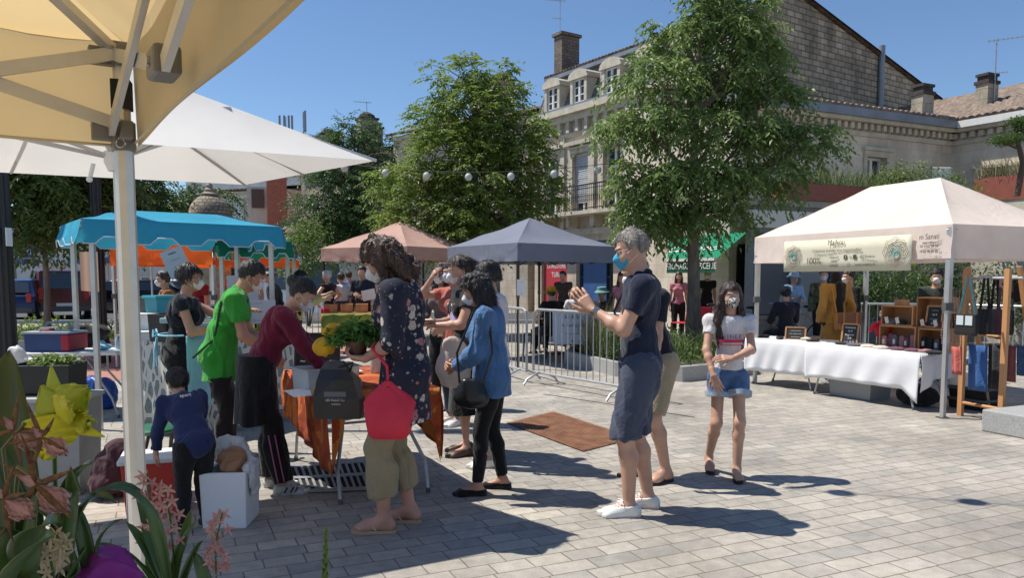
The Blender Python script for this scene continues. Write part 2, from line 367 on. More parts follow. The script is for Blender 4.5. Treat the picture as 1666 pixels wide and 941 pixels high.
TILED = tile_mat('old_roof_tiles', (.06, .05, .045), (.22, .15, .11))
def roof_slab(mb, a, b, c, d, th=.08, wave=.16, amp=.035):
  """canal tile roof: corrugated slab, a-b eave, d-c ridge"""
  a, b, c, d = map(Vector, (a, b, c, d)); n = max(2, int((b-a).length/wave*4))
  nn = (b-a).cross(d-a).normalized()
  if nn.z < 0: nn = -nn
  top0 = []; top1 = []
  for i in range(n+1):
    t = i/n; h = nn*(amp*abs(math.sin(math.pi*i/4))+th)
    top0.append(a.lerp(b, t)+h); top1.append(d.lerp(c, t)+h)
  k = len(mb.v)
  for p in top0+top1: mb.v.append(tuple(p))
  for p in [a.lerp(b, i/n) for i in range(n+1)]: mb.v.append(tuple(p))
  for i in range(n):
    mb.f.append([k+i, k+i+1, k+n+1+i+1, k+n+1+i]); mb.m.append(mb.cur)
    mb.f.append([k+2*(n+1)+i, k+2*(n+1)+i+1, k+i+1, k+i]); mb.m.append(mb.cur)
  mb.poly([a, d, c, b])
class Wall:
  """wall from A to B (2D), outward normal to the right of A->B looking from above if flip=False"""
  def __init__(s, A, B, out):
    s.A = Vector((A[0], A[1], 0)); s.B = Vector((B[0], B[1], 0)); s.t = (s.B-s.A).normalized(); s.L = (s.B-s.A).length
    o = Vector((out[0], out[1], 0)); o -= s.t*o.dot(s.t); s.n = o.normalized()
  def p(s, u, z, d=0): return s.A+s.t*u+Vector((0, 0, z))+s.n*d
  def box(s, mb, u0, u1, z0, z1, d0, d1):
    P = [s.p(u, z, d) for u, z, d in ((u0, z0, d0), (u1, z0, d0), (u1, z1, d0), (u0, z1, d0), (u0, z0, d1), (u1, z0, d1), (u1, z1, d1), (u0, z1, d1))]
    F = [(0, 3, 2, 1), (4, 5, 6, 7), (0, 1, 5, 4), (1, 2, 6, 5), (2, 3, 7, 6), (3, 0, 4, 7)]
    if s.t.cross(Vector((0, 0, 1))).dot(s.n) < 0: F = [f[::-1] for f in F]
    mb.faces(P, F)
  def openings(s, mb, z0, z1, ops, depth=.3, th=.0):
    """front face with rectangular holes [(u0,u1,z0,z1)] and reveals"""
    us = sorted({0, s.L, *[o[0] for o in ops], *[o[1] for o in ops]}); zs = sorted({z0, z1, *[o[2] for o in ops], *[o[3] for o in ops]})
    for i in range(len(us)-1):
      for j in range(len(zs)-1):
        um = (us[i]+us[i+1])/2; zm = (zs[j]+zs[j+1])/2
        if any(o[0] < um < o[1] and o[2] < zm < o[3] for o in ops): continue
        mb.poly([s.p(us[i], zs[j]), s.p(us[i+1], zs[j]), s.p(us[i+1], zs[j+1]), s.p(us[i], zs[j+1])])
    for (a, b, c, d) in ops:
      mb.poly([s.p(a, c), s.p(a, c, -depth), s.p(a, d, -depth), s.p(a, d)]); mb.poly([s.p(b, c), s.p(b, d), s.p(b, d, -depth), s.p(b, c, -depth)])
      mb.poly([s.p(a, d), s.p(a, d, -depth), s.p(b, d, -depth), s.p(b, d)]); mb.poly([s.p(a, c), s.p(b, c), s.p(b, c, -depth), s.p(a, c, -depth)])
  def window(s, parent, o, depth=.22, shutter=0, sash=True, name='window', surround=.14, sill=True, fm=None, mid=2):
    a, b, c, d = o; fm = fm or WINW
    mb = MB()
    w_ = .06
    s.box(mb, a, a+w_, c, d, -depth-.03, -depth+.04); s.box(mb, b-w_, b, c, d, -depth-.03, -depth+.04)
    s.box(mb, a+w_, b-w_, d-w_, d, -depth-.03, -depth+.04); s.box(mb, a+w_, b-w_, c, c+w_, -depth-.03, -depth+.04)
    um = (a+b)/2; s.box(mb, um-.05, um+.05, c+w_, d-w_, -depth-.03, -depth+.045)
    for k in range(1, mid+1):
      z = c+(d-c)*k/(mid+1)
      s.box(mb, a+w_, um-.05, z-.018, z+.018, -depth-.02, -depth+.03); s.box(mb, um+.05, b-w_, z-.018, z+.018, -depth-.02, -depth+.03)
    win = mb.build(name, fm, parent)
    g = MB(); s.box(g, a+.01, b-.01, c+.01, d-.01, -depth-.06, -depth-.03); g.build('pane', GLASS, win)
    if shutter:
      sh = MB(); zz = d-(d-c)*shutter; k = zz
      while k < d-.05: s.box(sh, a+.03, b-.03, k, k+.055, -depth+.06, -depth+.10-.012*(int(k*20) % 2)); k += .075
      sh.build('shutter', SHUT, win)
    if surround:
      t = MB(); q = surround
      s.box(t, a-q, a, c, d, -.01, .05); s.box(t, b, b+q, c, d, -.01, .05); s.box(t, a-q, b+q, d, d+q*1.2, -.01, .06)
      s.box(t, a-q-.06, b+q+.06, d+q*1.2, d+q*1.2+.08, -.01, .14)
      if sill: s.box(t, a-q-.03, b+q+.03, c-.1, c, -.01, .12)
      t.build('window_surround', TRIM, parent)
    return win
F2 = Vector((-.425, .905))
MA = Vector((1.0, 34.0)); mt = Vector((.562, -.827)); md_ = Vector((.827, .562))
def mansard():
  root = thing('mansard_townhouse', 'tall limestone corner townhouse with slate mansard roof, dormers and iron balcony', 'building', (7.18, 24.9, 0))
  A = MA; B = MA+mt*11
  W_ = Wall(A, B, -md_)
  zr = 8.35; mb = MB()
  ups = [(.75+i*1.9, 1.75+i*1.9, 4.2, 6.55) for i in range(5)]
  gnd = [(.5, 2.3, 0.1, 3.0), (2.9, 5.0, .1, 3.0), (5.7, 7.7, .1, 3.0), (8.2, 10.6, .1, 3.0)]
  W_.openings(mb, 0, zr-.35, ups+gnd)
  D = md_*16
  P = lambda q, z: (q.x, q.y, z)
  mb.cur = 1
  rid = B+md_*2.8; endp = B+D
  mb.poly([P(B, 0), P(endp, 0), P(endp, 7.7), P(rid, 10.95), P(B+md_*.9, 10.2), P(B, zr)])
  mb.cur = 0
  A2 = A+D
  mb.poly([P(A2, 0), P(A, 0), P(A, zr), P(A+md_*.9, 10.2), P(A+md_*2.8, 10.95), P(A2, 7.7)])
  mb.poly([P(endp, 0), P(A2, 0), P(A2, 7.7), P(endp, 7.7)])
  mb.build('wall', [LIME, RUBB], root)
  for o in ups: W_.window(root, o, shutter=(.0, .85, 0, .35, .6)[ups.index(o)])
  for i, o in enumerate(gnd):
    W_.window(root, o, name='shop_window', surround=.0, mid=1, fm=[mat('red_shop_paint', (.45, .03, .04), .5), mat('blue_shop_paint', (.03, .09, .24), .5, noise=.15, scale=3), mat('dark_shop_paint', (.05, .05, .05), .5), WINW][i])
  t = MB()
  for (z0, z1, dd) in ((3.25, 3.5, .12), (7.25, 7.4, .1), (7.85, 8.1, .22), (8.1, zr, .42)): W_.box(t, -.1, 11.1, z0, z1, -.02, dd)
  for i in range(19): W_.box(t, .1+i*.58, .28+i*.58, 7.4, 7.85, -.02, .2)     # modillions
  for i in range(6): W_.box(t, -.03+i*1.9+.05, .22+i*1.9+.05, 3.5, 7.25, -.02, .1)
  for o in ups: W_.box(t, o[0]-.3, o[1]+.3, 6.85, 7.0, -.01, .24)
  t.build('cornice', TRIM, root)
  s = MB(); a0 = A-md_*(-.02); e0 = .12
  s.poly([W_.p(-.0, zr+.003, -.12), W_.p(11, zr+.003, -.12), W_.p(11, 10.05, -.8), W_.p(0, 10.05, -.8)])
  s.poly([W_.p(0, zr, -.12), W_.p(0, 10.05, -.8), W_.p(0, 10.05, -1.4), W_.p(0, zr, -1.4)])
  s.build('slate_slope', SLATE, root)
  g = MB(); W_.box(g, -.15, 11.1, 10.05, 10.2, -1.1, -.6); W_.box(g, -.1, 11.0, 8.35, 8.47, -.1, .3); g.build('gutter', ZINC, root)
  r = MB(); roof_slab(r, W_.p(-.2, 10.2, -.65), W_.p(11.1, 10.2, -.65), W_.p(11.1, 11.0, -2.85), W_.p(-.2, 11.0, -2.85), wave=.2, amp=.05)
  roof_slab(r, W_.p(11.15, 7.68, -16.2), W_.p(-.2, 7.68, -16.2), W_.p(-.2, 11.0, -2.8), W_.p(11.15, 11.0, -2.8), wave=.25, amp=.05)
  r.build('roof', TILED, root)
  for u in (1.2, 2.95, 4.9, 6.8, 8.7):
    d = MB()
    W_.box(d, u-.52, u-.36, 8.42, 9.5, -.75, .0); W_.box(d, u+.36, u+.52, 8.42, 9.5, -.75, .0)
    arc = [(u-.62, 9.5), (u-.62, 9.58)]+[(u-.6*math.cos(math.pi*k/8), 9.58+.3*math.sin(math.pi*k/8)) for k in range(9)]+[(u+.62, 9.58), (u+.62, 9.5)]
    front = [W_.p(a, z, .06) for a, z in arc]; back = [W_.p(a, z, -.8) for a, z in arc]
    k = len(arc); d.faces(front+back, [tuple(range(k)), tuple(range(k, 2*k))[::-1]]+[(i, i+k, (i+1) % k+k, (i+1) % k) for i in range(k)])
    W_.box(d, u-.36, u+.36, 8.42, 8.56, -.6, .0)
    dm = d.build('dormer', TRIM, root)
    W_.window(dm, (u-.36, u+.36, 8.56, 9.5), depth=.1, surround=0, mid=2)
  b = MB(); W_.box(b, 1.2, 9.3, 3.98, 4.12, 0, .85)
  for i in range(6): W_.box(b, 1.4+i*1.5, 1.6+i*1.5, 3.55, 3.98, 0, .55)
  bal = b.build('balcony', TRIM, root)
  q = MB()
  q.bar(W_.p(1.25, 5.1, .8), W_.p(9.25, 5.1, .8), .05); q.bar(W_.p(1.25, 4.2, .8), W_.p(9.25, 4.2, .8), .035); q.bar(W_.p(1.25, 4.95, .8), W_.p(9.25, 4.95, .8), .025)
  for i in range(67):
    u = 1.25+i*8/66; q.bar(W_.p(u, 4.12, .8), W_.p(u, 5.1, .8), .018)
    if i < 66: q.tube([W_.p(u+.06+.045*math.cos(a), 4.58+.13*math.sin(a), .8) for a in np.linspace(0, 2*math.pi, 9)], .008, 4, False)
  q.build('iron_railing', BLACKM, bal)
  sg = MB(); W_.box(sg, .4, 2.6, 3.0, 3.22, -.02, .1); sg.build('red_shop_sign', mat('red_shop_paint', (0, 0, 0)), root)
  W_2 = W_.p(1.45, 2.1, -.12)
  redc = MB(); W_.box(redc, .55, 2.25, .1, 2.95, -.2, -.14); redc.build('red_shop_door', MATS['red_shop_paint'], root)
  for i, s_ in enumerate(('TRAITEUR', 'CHARCUTERIE', 'TURC')):
    text('lettering', s_, .3, frame(W_.p(1.4, 2.4-.38*i, -.13)-Vector(root.location), W_.t, (0, 0, 1)), PAPER, root, sx=.85 if i != 1 else .65)
  blue = MB(); W_.box(blue, 3.2, 4.6, .1, 2.7, -.2, -.14); blue.build('blue_shop_door', MATS['blue_shop_paint'], root)
  def chim(c, w1, w2, z0, z1, m=RUBB):
    x = MB(); x.box((c.x, c.y, (z0+z1)/2), (w1, w2, z1-z0), math.atan2(md_.y, md_.x)); x.box((c.x, c.y, z1+.06), (w1+.16, w2+.16, .12), math.atan2(md_.y, md_.x))
    x.build('chimney', m, root)
  c = Wp(922, 90, 34.2); chim(V(c.x, c.y, 0), .95, .55, 9.5, c.z+.75, stone_mat('dark_chimney_brick', (.16, .125, .10), (.24, .19, .15), .3, .12, .012, (.10, .08, .07), .4, .6))
  p_ = MB(); q1 = B+md_*8.05; p_.cyl((q1.x-.12, q1.y-.2, 6.2), (q1.x-.12, q1.y-.2, 10.1), .11); p_.build('flue_pipe', ZINC, root, smooth=True)
  return root, W_
MANS, MW = mansard()
def antenna(base, h, rz, label):
  o = thing('tv_antenna', label, 'antenna', base); mb = MB(); b = Vector(base); dx = Vector((math.cos(rz), math.sin(rz), 0)); dy = Vector((-dx.y, dx.x, 0))
  mb.cyl(b, b+V(0, 0, h), .02, n=6); mb.build('mast', GALV, o)
  mb = MB()
  t = b+V(0, 0, h-.05); mb.bar(t-dx*.7, t+dx*.25, .02)
  for k in range(8): mb.bar(t+dx*(-.65+k*.12)-dy*(.12+.01*k), t+dx*(-.65+k*.12)+dy*(.12+.01*k), .012)
  t2 = b+V(0, 0, h*.45); mb.bar(t2-dx*.35, t2+dx*.1, .015)
  for k in range(4): mb.bar(t2+dx*(-.3+k*.1)-dy*.15, t2+dx*(-.3+k*.1)+dy*.15, .01)
  mb.build('elements', GALV, o)
antenna(Wp(911, 55, 34.2), 1.45, .2, 'thin rooftop antenna standing on the tall chimney of the slate mansard townhouse')
LC = Vector((13.5, 24.0)); f1 = Vector((.905, .425)); f2 = Vector((-.425, .905)); g2 = Vector((.52, -.854))
def lowbuilding():
  root = thing('limestone_house', 'long low limestone house with tiled roof and dentil cornice behind the white market tent', 'building', (13.5, 24, 0))
  A = LC-f1*8.6; B = LC; Wl = Wall(A, B, g2); Wr = Wall(LC, LC+g2*9, -f1)
  zt = 5.9
  mb = MB(); wo = (4.9+.05, 5.75, 3.0, 5.0); sm_ = (1.3, 1.75, 3.4, 3.9)
  Wl.openings(mb, 0, zt, [wo, sm_]); wr1 = (.9, 2.5, 3.4, 4.6)
  Wr.openings(mb, 0, zt, [wr1, (4, 5.4, 3.4, 5)])
  A2 = A+f2*5
  mb.poly([(A2.x, A2.y, 0), (A.x, A.y, 0), (A.x, A.y, zt), (A2.x, A2.y, zt+1.0)])
  Bk = LC+f1*7
  e = LC+g2*9; e2 = e+f1*7
  mb.poly([(e.x, e.y, 0), (e2.x, e2.y, 0), (e2.x, e2.y, zt+1.4), (e.x, e.y, zt)])
  mb.build('wall', stone_mat('pale_limestone', (.60, .52, .42), (.68, .60, .49), .8, .38, .005, (.42, .37, .3), .3, .3), root)
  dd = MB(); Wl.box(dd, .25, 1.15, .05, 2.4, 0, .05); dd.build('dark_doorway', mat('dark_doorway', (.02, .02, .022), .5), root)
  Wl.window(root, wo, surround=.14); Wl.window(root, sm_, surround=.05, mid=0); Wr.window(root, wr1, surround=.12, shutter=.3); Wr.window(root, (4, 5.4, 3.4, 5), surround=.12)
  t = MB()
  for Wq, L0, L1 in ((Wl, -.15, 8.6), (Wr, 0, 9)):
    Wq.box(t, L0, L1, 5.55, 5.68, -.01, .07); Wq.box(t, L0, L1-.1, 5.9, 6.0, -.01, .3)
    k = L0+.1
    while k < L1-.2: Wq.box(t, k, k+.13, 5.72, 5.88, -.01, .17); k += .26
  Wl.box(t, 6.9, 7.6, 4.35, 4.75, -.01, .02)
  t.build('dentil_cornice', TRIM, root)
  g = MB(); Wl.box(g, -.2, 8.45, 6.0, 6.22, -.1, .42); g.build('gutter', ZINC, root)
  g = MB(); Wr.box(g, .0, 9, 6.0, 6.2, -.1, .4); g.build('fascia', WINW, root)
  r = MB()
  roof_slab(r, Wl.p(-.2, 6.2, .38), Wl.p(8.6, 6.2, .38), Wl.p(8.6, 7.25, -4.2), Wl.p(-.2, 7.25, -4.2), wave=.22, amp=.05)
  roof_slab(r, Wr.p(0, 6.18, .38), Wr.p(9, 6.18, .38), Wr.p(9, 7.9, -4.2), Wr.p(-5.2, 7.9, -4.2), wave=.22, amp=.05)
  r.build('roof', TILE, root)
  def chim(u, v0, v1, Y, w1=.62):
    b = Wp(u, v0, Y); tp = Wp(u, v1, Y).z; x = MB(); an = math.atan2(f1.y, f1.x)
    x.box((b.x, b.y, (5.9+tp)/2), (w1, w1*.8, tp-5.9), an); c_ = x.build('chimney', LIMED, root)
    y = MB(); y.box((b.x, b.y, tp+.05), (w1+.08, w1*.8+.08, .1), an); y.box((b.x, b.y, tp+.17), (w1*.9, w1*.7, .14), an); y.box((b.x, b.y, tp+.28), (w1+.04, w1*.85, .08), an)
    y.build('chimney_cap', mat('sooty_terracotta', (.06, .05, .045), .9, noise=.3), c_)
  chim(1500, 190, 156, 23.6, .48); chim(1604, 180, 138, 24.5, .50)
  dp = MB(); q = Wl.p(2.1, 0, .1); dp.cyl(q+V(0, 0, 3), q+V(0, 0, 5.5), .03); dp.build('drain_pipe', ZINC, root)
  return root, Wl, Wr
LOW, WL, WR = lowbuilding()
antenna(Wp(1617, 165, 24.3), 1.9, 2.6, 'spiky rooftop antenna on the tile roofed wing at the far right')
GP = mat('grey_panel', (.19, .20, .22), .5, noise=.06)
REDP = mat('red_planter_metal', (.27, .08, .055), .55, noise=.1)
DRYG = mat('dry_grass', (.30, .24, .13), .8, col2=(.18, .19, .08), scale=3, isl=.7)
GRNG = mat('green_grass', (.09, .14, .04), .7, col2=(.2, .24, .08), scale=3, isl=.7)
def shopblock():
  root = thing('shop_block', 'low grey shop and bank block with planted roof terrace behind the white tent', 'building', (5.1, 16.9, 0))
  A = V(5.1, 16.9); Bq = V(10.2, 19.3); Wf = Wall(A, Bq, g2)
  mb = MB(); Wf.openings(mb, 0, 3.1, [(.25, 1.5, .05, 2.5)], .25)
  mb.poly([Wf.p(0, 0), Wf.p(0, 3.1), (A.x+1.3, A.y+4.2, 3.1), (A.x+1.3, A.y+4.2, 0)])
  mb.build('wall', GP, root)
  tr = MB(); tr.faces([Wf.p(-.1, 3.1, .12), Wf.p(5.7, 3.1, .12), (11.5, 24.2, 3.1), (6.4, 21.3, 3.1), Wf.p(-.1, 3.24, .12), Wf.p(5.7, 3.24, .12), (11.5, 24.2, 3.24), (6.4, 21.3, 3.24)],
    [(0, 3, 2, 1), (4, 5, 6, 7), (0, 1, 5, 4), (1, 2, 6, 5), (2, 3, 7, 6), (3, 0, 4, 7)])
  tr.build('terrace_slab', CONC, root)
  d = MB(); Wf.box(d, .3, 1.45, .05, 2.45, -.22, -.16); do = d.build('door', mat('slate_blue_door', (.10, .115, .14), .4), root)
  h = MB(); Wf.box(h, 1.3, 1.36, .95, 1.2, -.16, -.08); h.build('handle', STEEL, do)
  d = MB(); Wf.box(d, 1.6, 2.4, .1, 2.9, 0, .05); d.build('panel_door', mat('light_grey_panel', (.30, .32, .34), .5), root)
  d = MB(); Wf.box(d, 2.5, 2.8, .2, 2.3, 0, .06); d.build('blue_panel', mat('bank_blue', (.02, .06, .22), .4), root)
  d = MB(); Wf.box(d, 2.85, 4.1, 1.3, 2.3, 0, .05); sgn = d.build('bank_fascia', mat('bank_purple', (.06, .035, .28), .4), root)
  a = MB(); c = Wf.p(3.25, 1.95, .06); a.bar(c+V(0, 0, .12), c-V(0, 0, .12), .02); a.bar(c-V(0, 0, .12), c-V(0, 0, .04)-Wf.t*.07, .02); a.bar(c-V(0, 0, .12), c-V(0, 0, .04)+Wf.t*.07, .02); a.build('arrow', PAPER, sgn)
  text('lettering', 'Retrait', .12, frame(Wf.p(3.3, 2.17, .056)-Vector(root.location), Wf.t, (0, 0, 1)), PAPER, sgn)
  d = MB(); Wf.box(d, 2.95, 4.0, .35, 1.3, 0, .12); atm = d.build('cash_machine', mat('atm_grey', (.25, .26, .27), .35, .3), root)
  d = MB(); Wf.box(d, 3.15, 3.8, .95, 1.25, .12, .13); d.build('screen', DGREY, atm)
  d = MB(); Wf.box(d, 4.2, 5.4, 1.75, 2.6, 0, .06); d.build('yellow_sign', mat('sign_yellow', (.5, .5, .03), .5), root)
  d = MB(); Wf.box(d, 0, 5.5, 2.62, 3.0, 0, .04); d.build('white_fascia', WINW, root)
  return Wf
WS = shopblock()
def planter(A, B, z0, z1, dpt, label, group=None):
  A = Vector((*A, 0)); B = Vector((*B, 0)); o = thing('roof_planter', label, 'planter', (*A.xy, z0), group=group); mb = MB()
  mb.bar(A+V(0, 0, (z0+z1)/2), B+V(0, 0, (z0+z1)/2), dpt, z1-z0); mb.build('trough', REDP, o)
  mb = MB(); mb.bar(A+V(0, 0, z1-.02), B+V(0, 0, z1-.02), dpt-.05, .06); mb.build('soil', SOIL, o)
  return o
a = WS.p(.9, 0, .0).xy; b = WS.p(4.6, 0, .0).xy
planter(a, b, 3.245, 3.62, .4, 'rust red roof planter with green grass left of the white tent ridge')
t1 = Wp(1592, 320, 18.6); t2 = t1.xy+g2*3.2
planter(t1.xy, t2, 3.3, 3.85, .45, 'rust red roof planter with dry grass at the right edge')
for k in range(9):
  q = Vector(a).lerp(Vector(b), (k+.5)/9); grass_tuft('grass', (q.x, q.y, 3.62), 90, .55, GRNG, .35)['kind'] = 'stuff'
for k in range(8):
  q = t1.xy.lerp(t2, (k+.5)/8); grass_tuft('grass', (q.x, q.y, 3.84), 90, .6, DRYG, .35)['kind'] = 'stuff'
o = thing('terrace_wall', 'cream garden wall below the right roof planter', 'wall', (*t1.xy, 0)); mb = MB()
q = Wall(t1.xy+g2*.0, t1.xy+g2*7, -f1); q.box(mb, 0, 7, 0, 3.3, -.3, .2); mb.build('wall_face', RENDER, o)
mb = MB(); mb.tube([q.p(1.2, 2.75, .3), q.p(5, 2.75, .3)], .11); mb.build('rolled_awning', mat('cream_cloth', (.62, .52, .33), .8), o, smooth=True)
fa = WS.p(5.75, 0); fb = Vector((t1.x-.4, t1.y, 0))
o = thing('dark_fence', 'dark slatted garden fence between the bank block and the garden wall', 'fence', (fa.x, fa.y, 0)); mb = MB()
for k in range(40):
  p = Vector(fa).lerp(fb, (k+.5)/40); mb.box((p.x, p.y, .75), (.1, .03, 1.5), math.atan2((fb-fa).y, (fb-fa).x))
mb.build('slats', mat('dark_fence_paint', (.035, .038, .045), .6), o); mb = MB(); p = Vector(fa).lerp(fb, .2); mb.box((p.x, p.y-.06, 1.35), (.22, .01, .35)); mb.build('notice', PAPER, o)
def shrub(label, c, r, n, L=.09, m=None, stems=5, flat=.5):
  """c base centre, r list of (offset, radii)"""
  o = thing('shrub', label, 'shrub', c); c = Vector(c); mb = MB()
  for k in range(stems):
    off, rr = r[k % len(r)]; t = c+Vector(off)+Vector((rng.uniform(-.5, .5)*rr[0], rng.uniform(-.5, .5)*rr[1], rng.uniform(0, .5)*rr[2])); mid = c.lerp(t, .5)+Vector((rng.uniform(-.1, .1), rng.uniform(-.1, .1), .1))
    mb.tube([c+Vector((rng.uniform(-.05, .05), rng.uniform(-.05, .05), 0)), mid, t], [.025, .018, .006], 5)
  mb.build('stem', mat('shrub_bark', (.10, .08, .055), .9), o)
  leaf_cloud('foliage', [c+Vector(q[0]) for q in r], [q[1] for q in r], n, L, m or LEAF1, o, flat=flat)
  return o
def at_ground(u, Y): p = Wp(u, HZ+1, Y); return Vector((p.x, p.y, 0))
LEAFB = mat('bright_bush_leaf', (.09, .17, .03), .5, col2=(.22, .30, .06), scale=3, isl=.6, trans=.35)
q = at_ground(1465, 18.0); shrub('leafy green shrub growing over the roof terrace left of the tent peak', (q.x, q.y, 3.24), [((0, 0, .55), (.8, .4, .45))], 1100, .08, LEAFB)
q = at_ground(1565, 17.6); shrub('tall green climbing shrub on the roof terrace right of the tent peak', (q.x, q.y, 2.6), [((0, 0, .5), (.6, .4, .6)), ((-.35, 0, 1.0), (.4, .3, .4)), ((.6, 0, .1), (.6, .4, .6))], 2400, .085, LEAFB)
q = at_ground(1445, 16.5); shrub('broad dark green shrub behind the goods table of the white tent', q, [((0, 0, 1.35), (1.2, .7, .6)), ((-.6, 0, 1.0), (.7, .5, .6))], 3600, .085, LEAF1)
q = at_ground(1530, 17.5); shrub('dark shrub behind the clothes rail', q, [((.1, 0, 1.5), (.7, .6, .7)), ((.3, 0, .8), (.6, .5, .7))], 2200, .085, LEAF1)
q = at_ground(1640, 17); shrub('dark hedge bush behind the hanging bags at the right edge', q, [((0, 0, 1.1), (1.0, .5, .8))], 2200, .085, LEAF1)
q = at_ground(1518, 19.5); o = thing('terrace_cabinet', 'white narrow metal cabinet on the roof terrace behind the tent peak', 'cabinet', (q.x, q.y, 3.24)); mb = MB()
mb.box((q.x, q.y, 3.75), (.5, .35, 1.0)); mb.build('body', WINW, o, bevel=.02); mb = MB(); mb.box((q.x-.27, q.y-.03, 3.75), (.03, .36, 1.04)); mb.build('frame', DGREY, o)
q = Wp(1650, 260, 17.0); o = thing('cloud_pine', 'clipped cloud pine at the upper right edge on the roof terrace', 'tree', (q.x, q.y, 3.3)); mb = MB()
mb.tube([(q.x+.1, q.y, 3.3), (q.x+.2, q.y, 4.0), (q.x+.05, q.y, 4.5), (q.x+.2, q.y, 4.9)], [.07, .06, .045, .03], 7); mb.tube([(q.x+.12, q.y, 4.3), (q.x-.3, q.y, 4.45)], [.03, .015], 6); mb.build('trunk', mat('pine_bark', (.10, .065, .045), .9), o)
leaf_cloud('foliage', [(q.x-.15, q.y, 4.52), (q.x+.4, q.y, 4.75), (q.x+.1, q.y, 4.9)], [(.42, .35, .13), (.5, .35, .14), (.35, .3, .12)], 5200, .05, LEAF1, o, flat=.3)
def simple_house(name, label, A, B, h, depth, m, wins=(), roof=None, rh=1.2, gable=False, doors=(), base=None, extra=None, winlab='window'):
  A = Vector(A); B = Vector(B); t = (B-A).normalized(); out = Vector((t.y, -t.x)); out = out if out.y < 0 else -out
  root = thing(name, label, 'building', (A.x, A.y, 0)); Wq = Wall(A, B, out); mb = MB()
  Wq.openings(mb, 0, h, list(wins)+list(doors), .2)
  a2 = Wq.p(0, 0, -depth); b2 = Wq.p(Wq.L, 0, -depth)
  mb.poly([Wq.p(0, 0), Wq.p(0, h), a2+V(0, 0, h), a2]); mb.poly([Wq.p(Wq.L, 0), b2, b2+V(0, 0, h), Wq.p(Wq.L, h)])
  mb.poly([a2, b2, b2+V(0, 0, h), a2+V(0, 0, h)]); mb.build('wall', m, root)
  for o in wins: Wq.window(root, o, depth=.15, surround=.1, shutter=rng.choice((0, 0, .5, .95)), mid=1)
  for o in doors: Wq.window(root, o, depth=.15, surround=0, mid=1, name='shop_window', fm=DGREY)
  r = MB(); L = Wq.L
  roof_slab(r, Wq.p(-.2, h, .35), Wq.p(L+.2, h, .35), Wq.p(L+.2, h+rh, -depth/2), Wq.p(-.2, h+rh, -depth/2), wave=.3, amp=.05)
  roof_slab(r, Wq.p(L+.2, h, -depth-.2), Wq.p(-.2, h, -depth-.2), Wq.p(-.2, h+rh, -depth/2), Wq.p(L+.2, h+rh, -depth/2), wave=.3, amp=.05)
  r.poly([Wq.p(0, h), Wq.p(0, h+rh, -depth/2), Wq.p(0, h, -depth)]); r.poly([Wq.p(L, h), Wq.p(L, h, -depth), Wq.p(L, h+rh, -depth/2)])
  r.build('roof', roof or TILED, root)
  c = MB(); Wq.box(c, -.05, L+.05, h-.22, h-.02, -.01, .2); Wq.box(c, 0, L, 3.3, 3.45, -.01, .08); c.build('cornice', TRIM, root)
  return root, Wq
def chimney_on(root, u, vt, Y, w1, z0, m=None, cap=True):
  b = Wp(u, vt, Y); mb = MB(); mb.box((b.x, b.y, (z0+b.z)/2), (w1, w1*.8, b.z-z0), .5); c = mb.build('chimney', m or LIMED, root)
  if cap:
    y = MB(); y.box((b.x, b.y, b.z+.05), (w1+.14, w1*.8+.14, .1), .5); y.lathe([(w1*.5, 0), (w1*.42, .18), (w1*.2, .3)], (b.x, b.y, b.z+.1), 10); y.build('chimney_cap', mat('sooty_terracotta', (0, 0, 0)), c)
def wins(u0, n, du, w_, z0, z1): return [(u0+i*du, u0+i*du+w_, z0, z1) for i in range(n)]
rt, W3 = simple_house('stone_townhouse', 'limestone townhouse row behind the middle tree with several chimneys', (-6.0, 39.5), (.7, 34.3), 8.6, 8, LIME,
  wins(.8, 4, 2.0, 1.0, 4.2, 6.4), rh=1.3, doors=[(.6, 3.0, .1, 2.8), (4.2, 6.9, .1, 2.8)])
chimney_on(rt, 815, 134, 36.5, 1.0, 8.6, RUBB); chimney_on(rt, 790, 160, 38, .8, 8.6, RUBB); chimney_on(rt, 735, 200, 40, .9, 8.6, LIMED)
antenna(Wp(790, 160, 38), 1.3, 1.0, 'small rooftop antenna behind the middle tree')
rt, W3b = simple_house('stone_townhouse', 'weathered limestone house behind the dark round tree', (-12.2, 45.0), (-6.2, 39.8), 8.0, 7, LIMED, wins(.8, 3, 2.3, 1.0, 4.0, 6.0), rh=1.0, doors=[(.8, 3.4, .1, 2.6), (4.4, 6.8, .1, 2.6)])
chimney_on(rt, 597, 196, 42, .95, 8.0); chimney_on(rt, 612, 210, 43, .6, 8.0); chimney_on(rt, 535, 222, 44, 1.0, 7.4)
antenna(Wp(597, 196, 42), 1.0, .3, 'rooftop antenna on a domed chimney above the dark round tree')
rt, _ = simple_house('white_house', 'tall white rendered house behind the advertising column', (-19.5, 49.5), (-13.6, 47.0), 6.9, 6, WREND, [(3.1, 3.9, 4.3, 6.2), (.8, 1.6, 4.3, 6.2)], rh=.5, doors=[(1.0, 3.6, .1, 2.6)])
rt, _ = simple_house('tiled_house', 'low stone house with sloping tiled roof left of the dark round tree', (-13.2, 43.6), (-9.0, 39.0), 3.9, 6, LIMED, [(1.2, 2.0, 1.6, 2.8)], TILE, rh=2.0, doors=[(3.2, 4.8, .1, 2.5)])
mb = MB(); b = Wp(450, 300, 44.5); mb.box((b.x, b.y, 5.5), (1.1, .9, 3.6), .3); mb.build('red_chimney', mat('red_brick', (.42, .13, .08), .85, noise=.2), rt)
b = Wp(480, 300, 46); mb = MB(); mb.box((b.x, b.y, 3.3), (3.4, .8, 6.6), -.5); mb.build('party_wall', RUBB, rt)
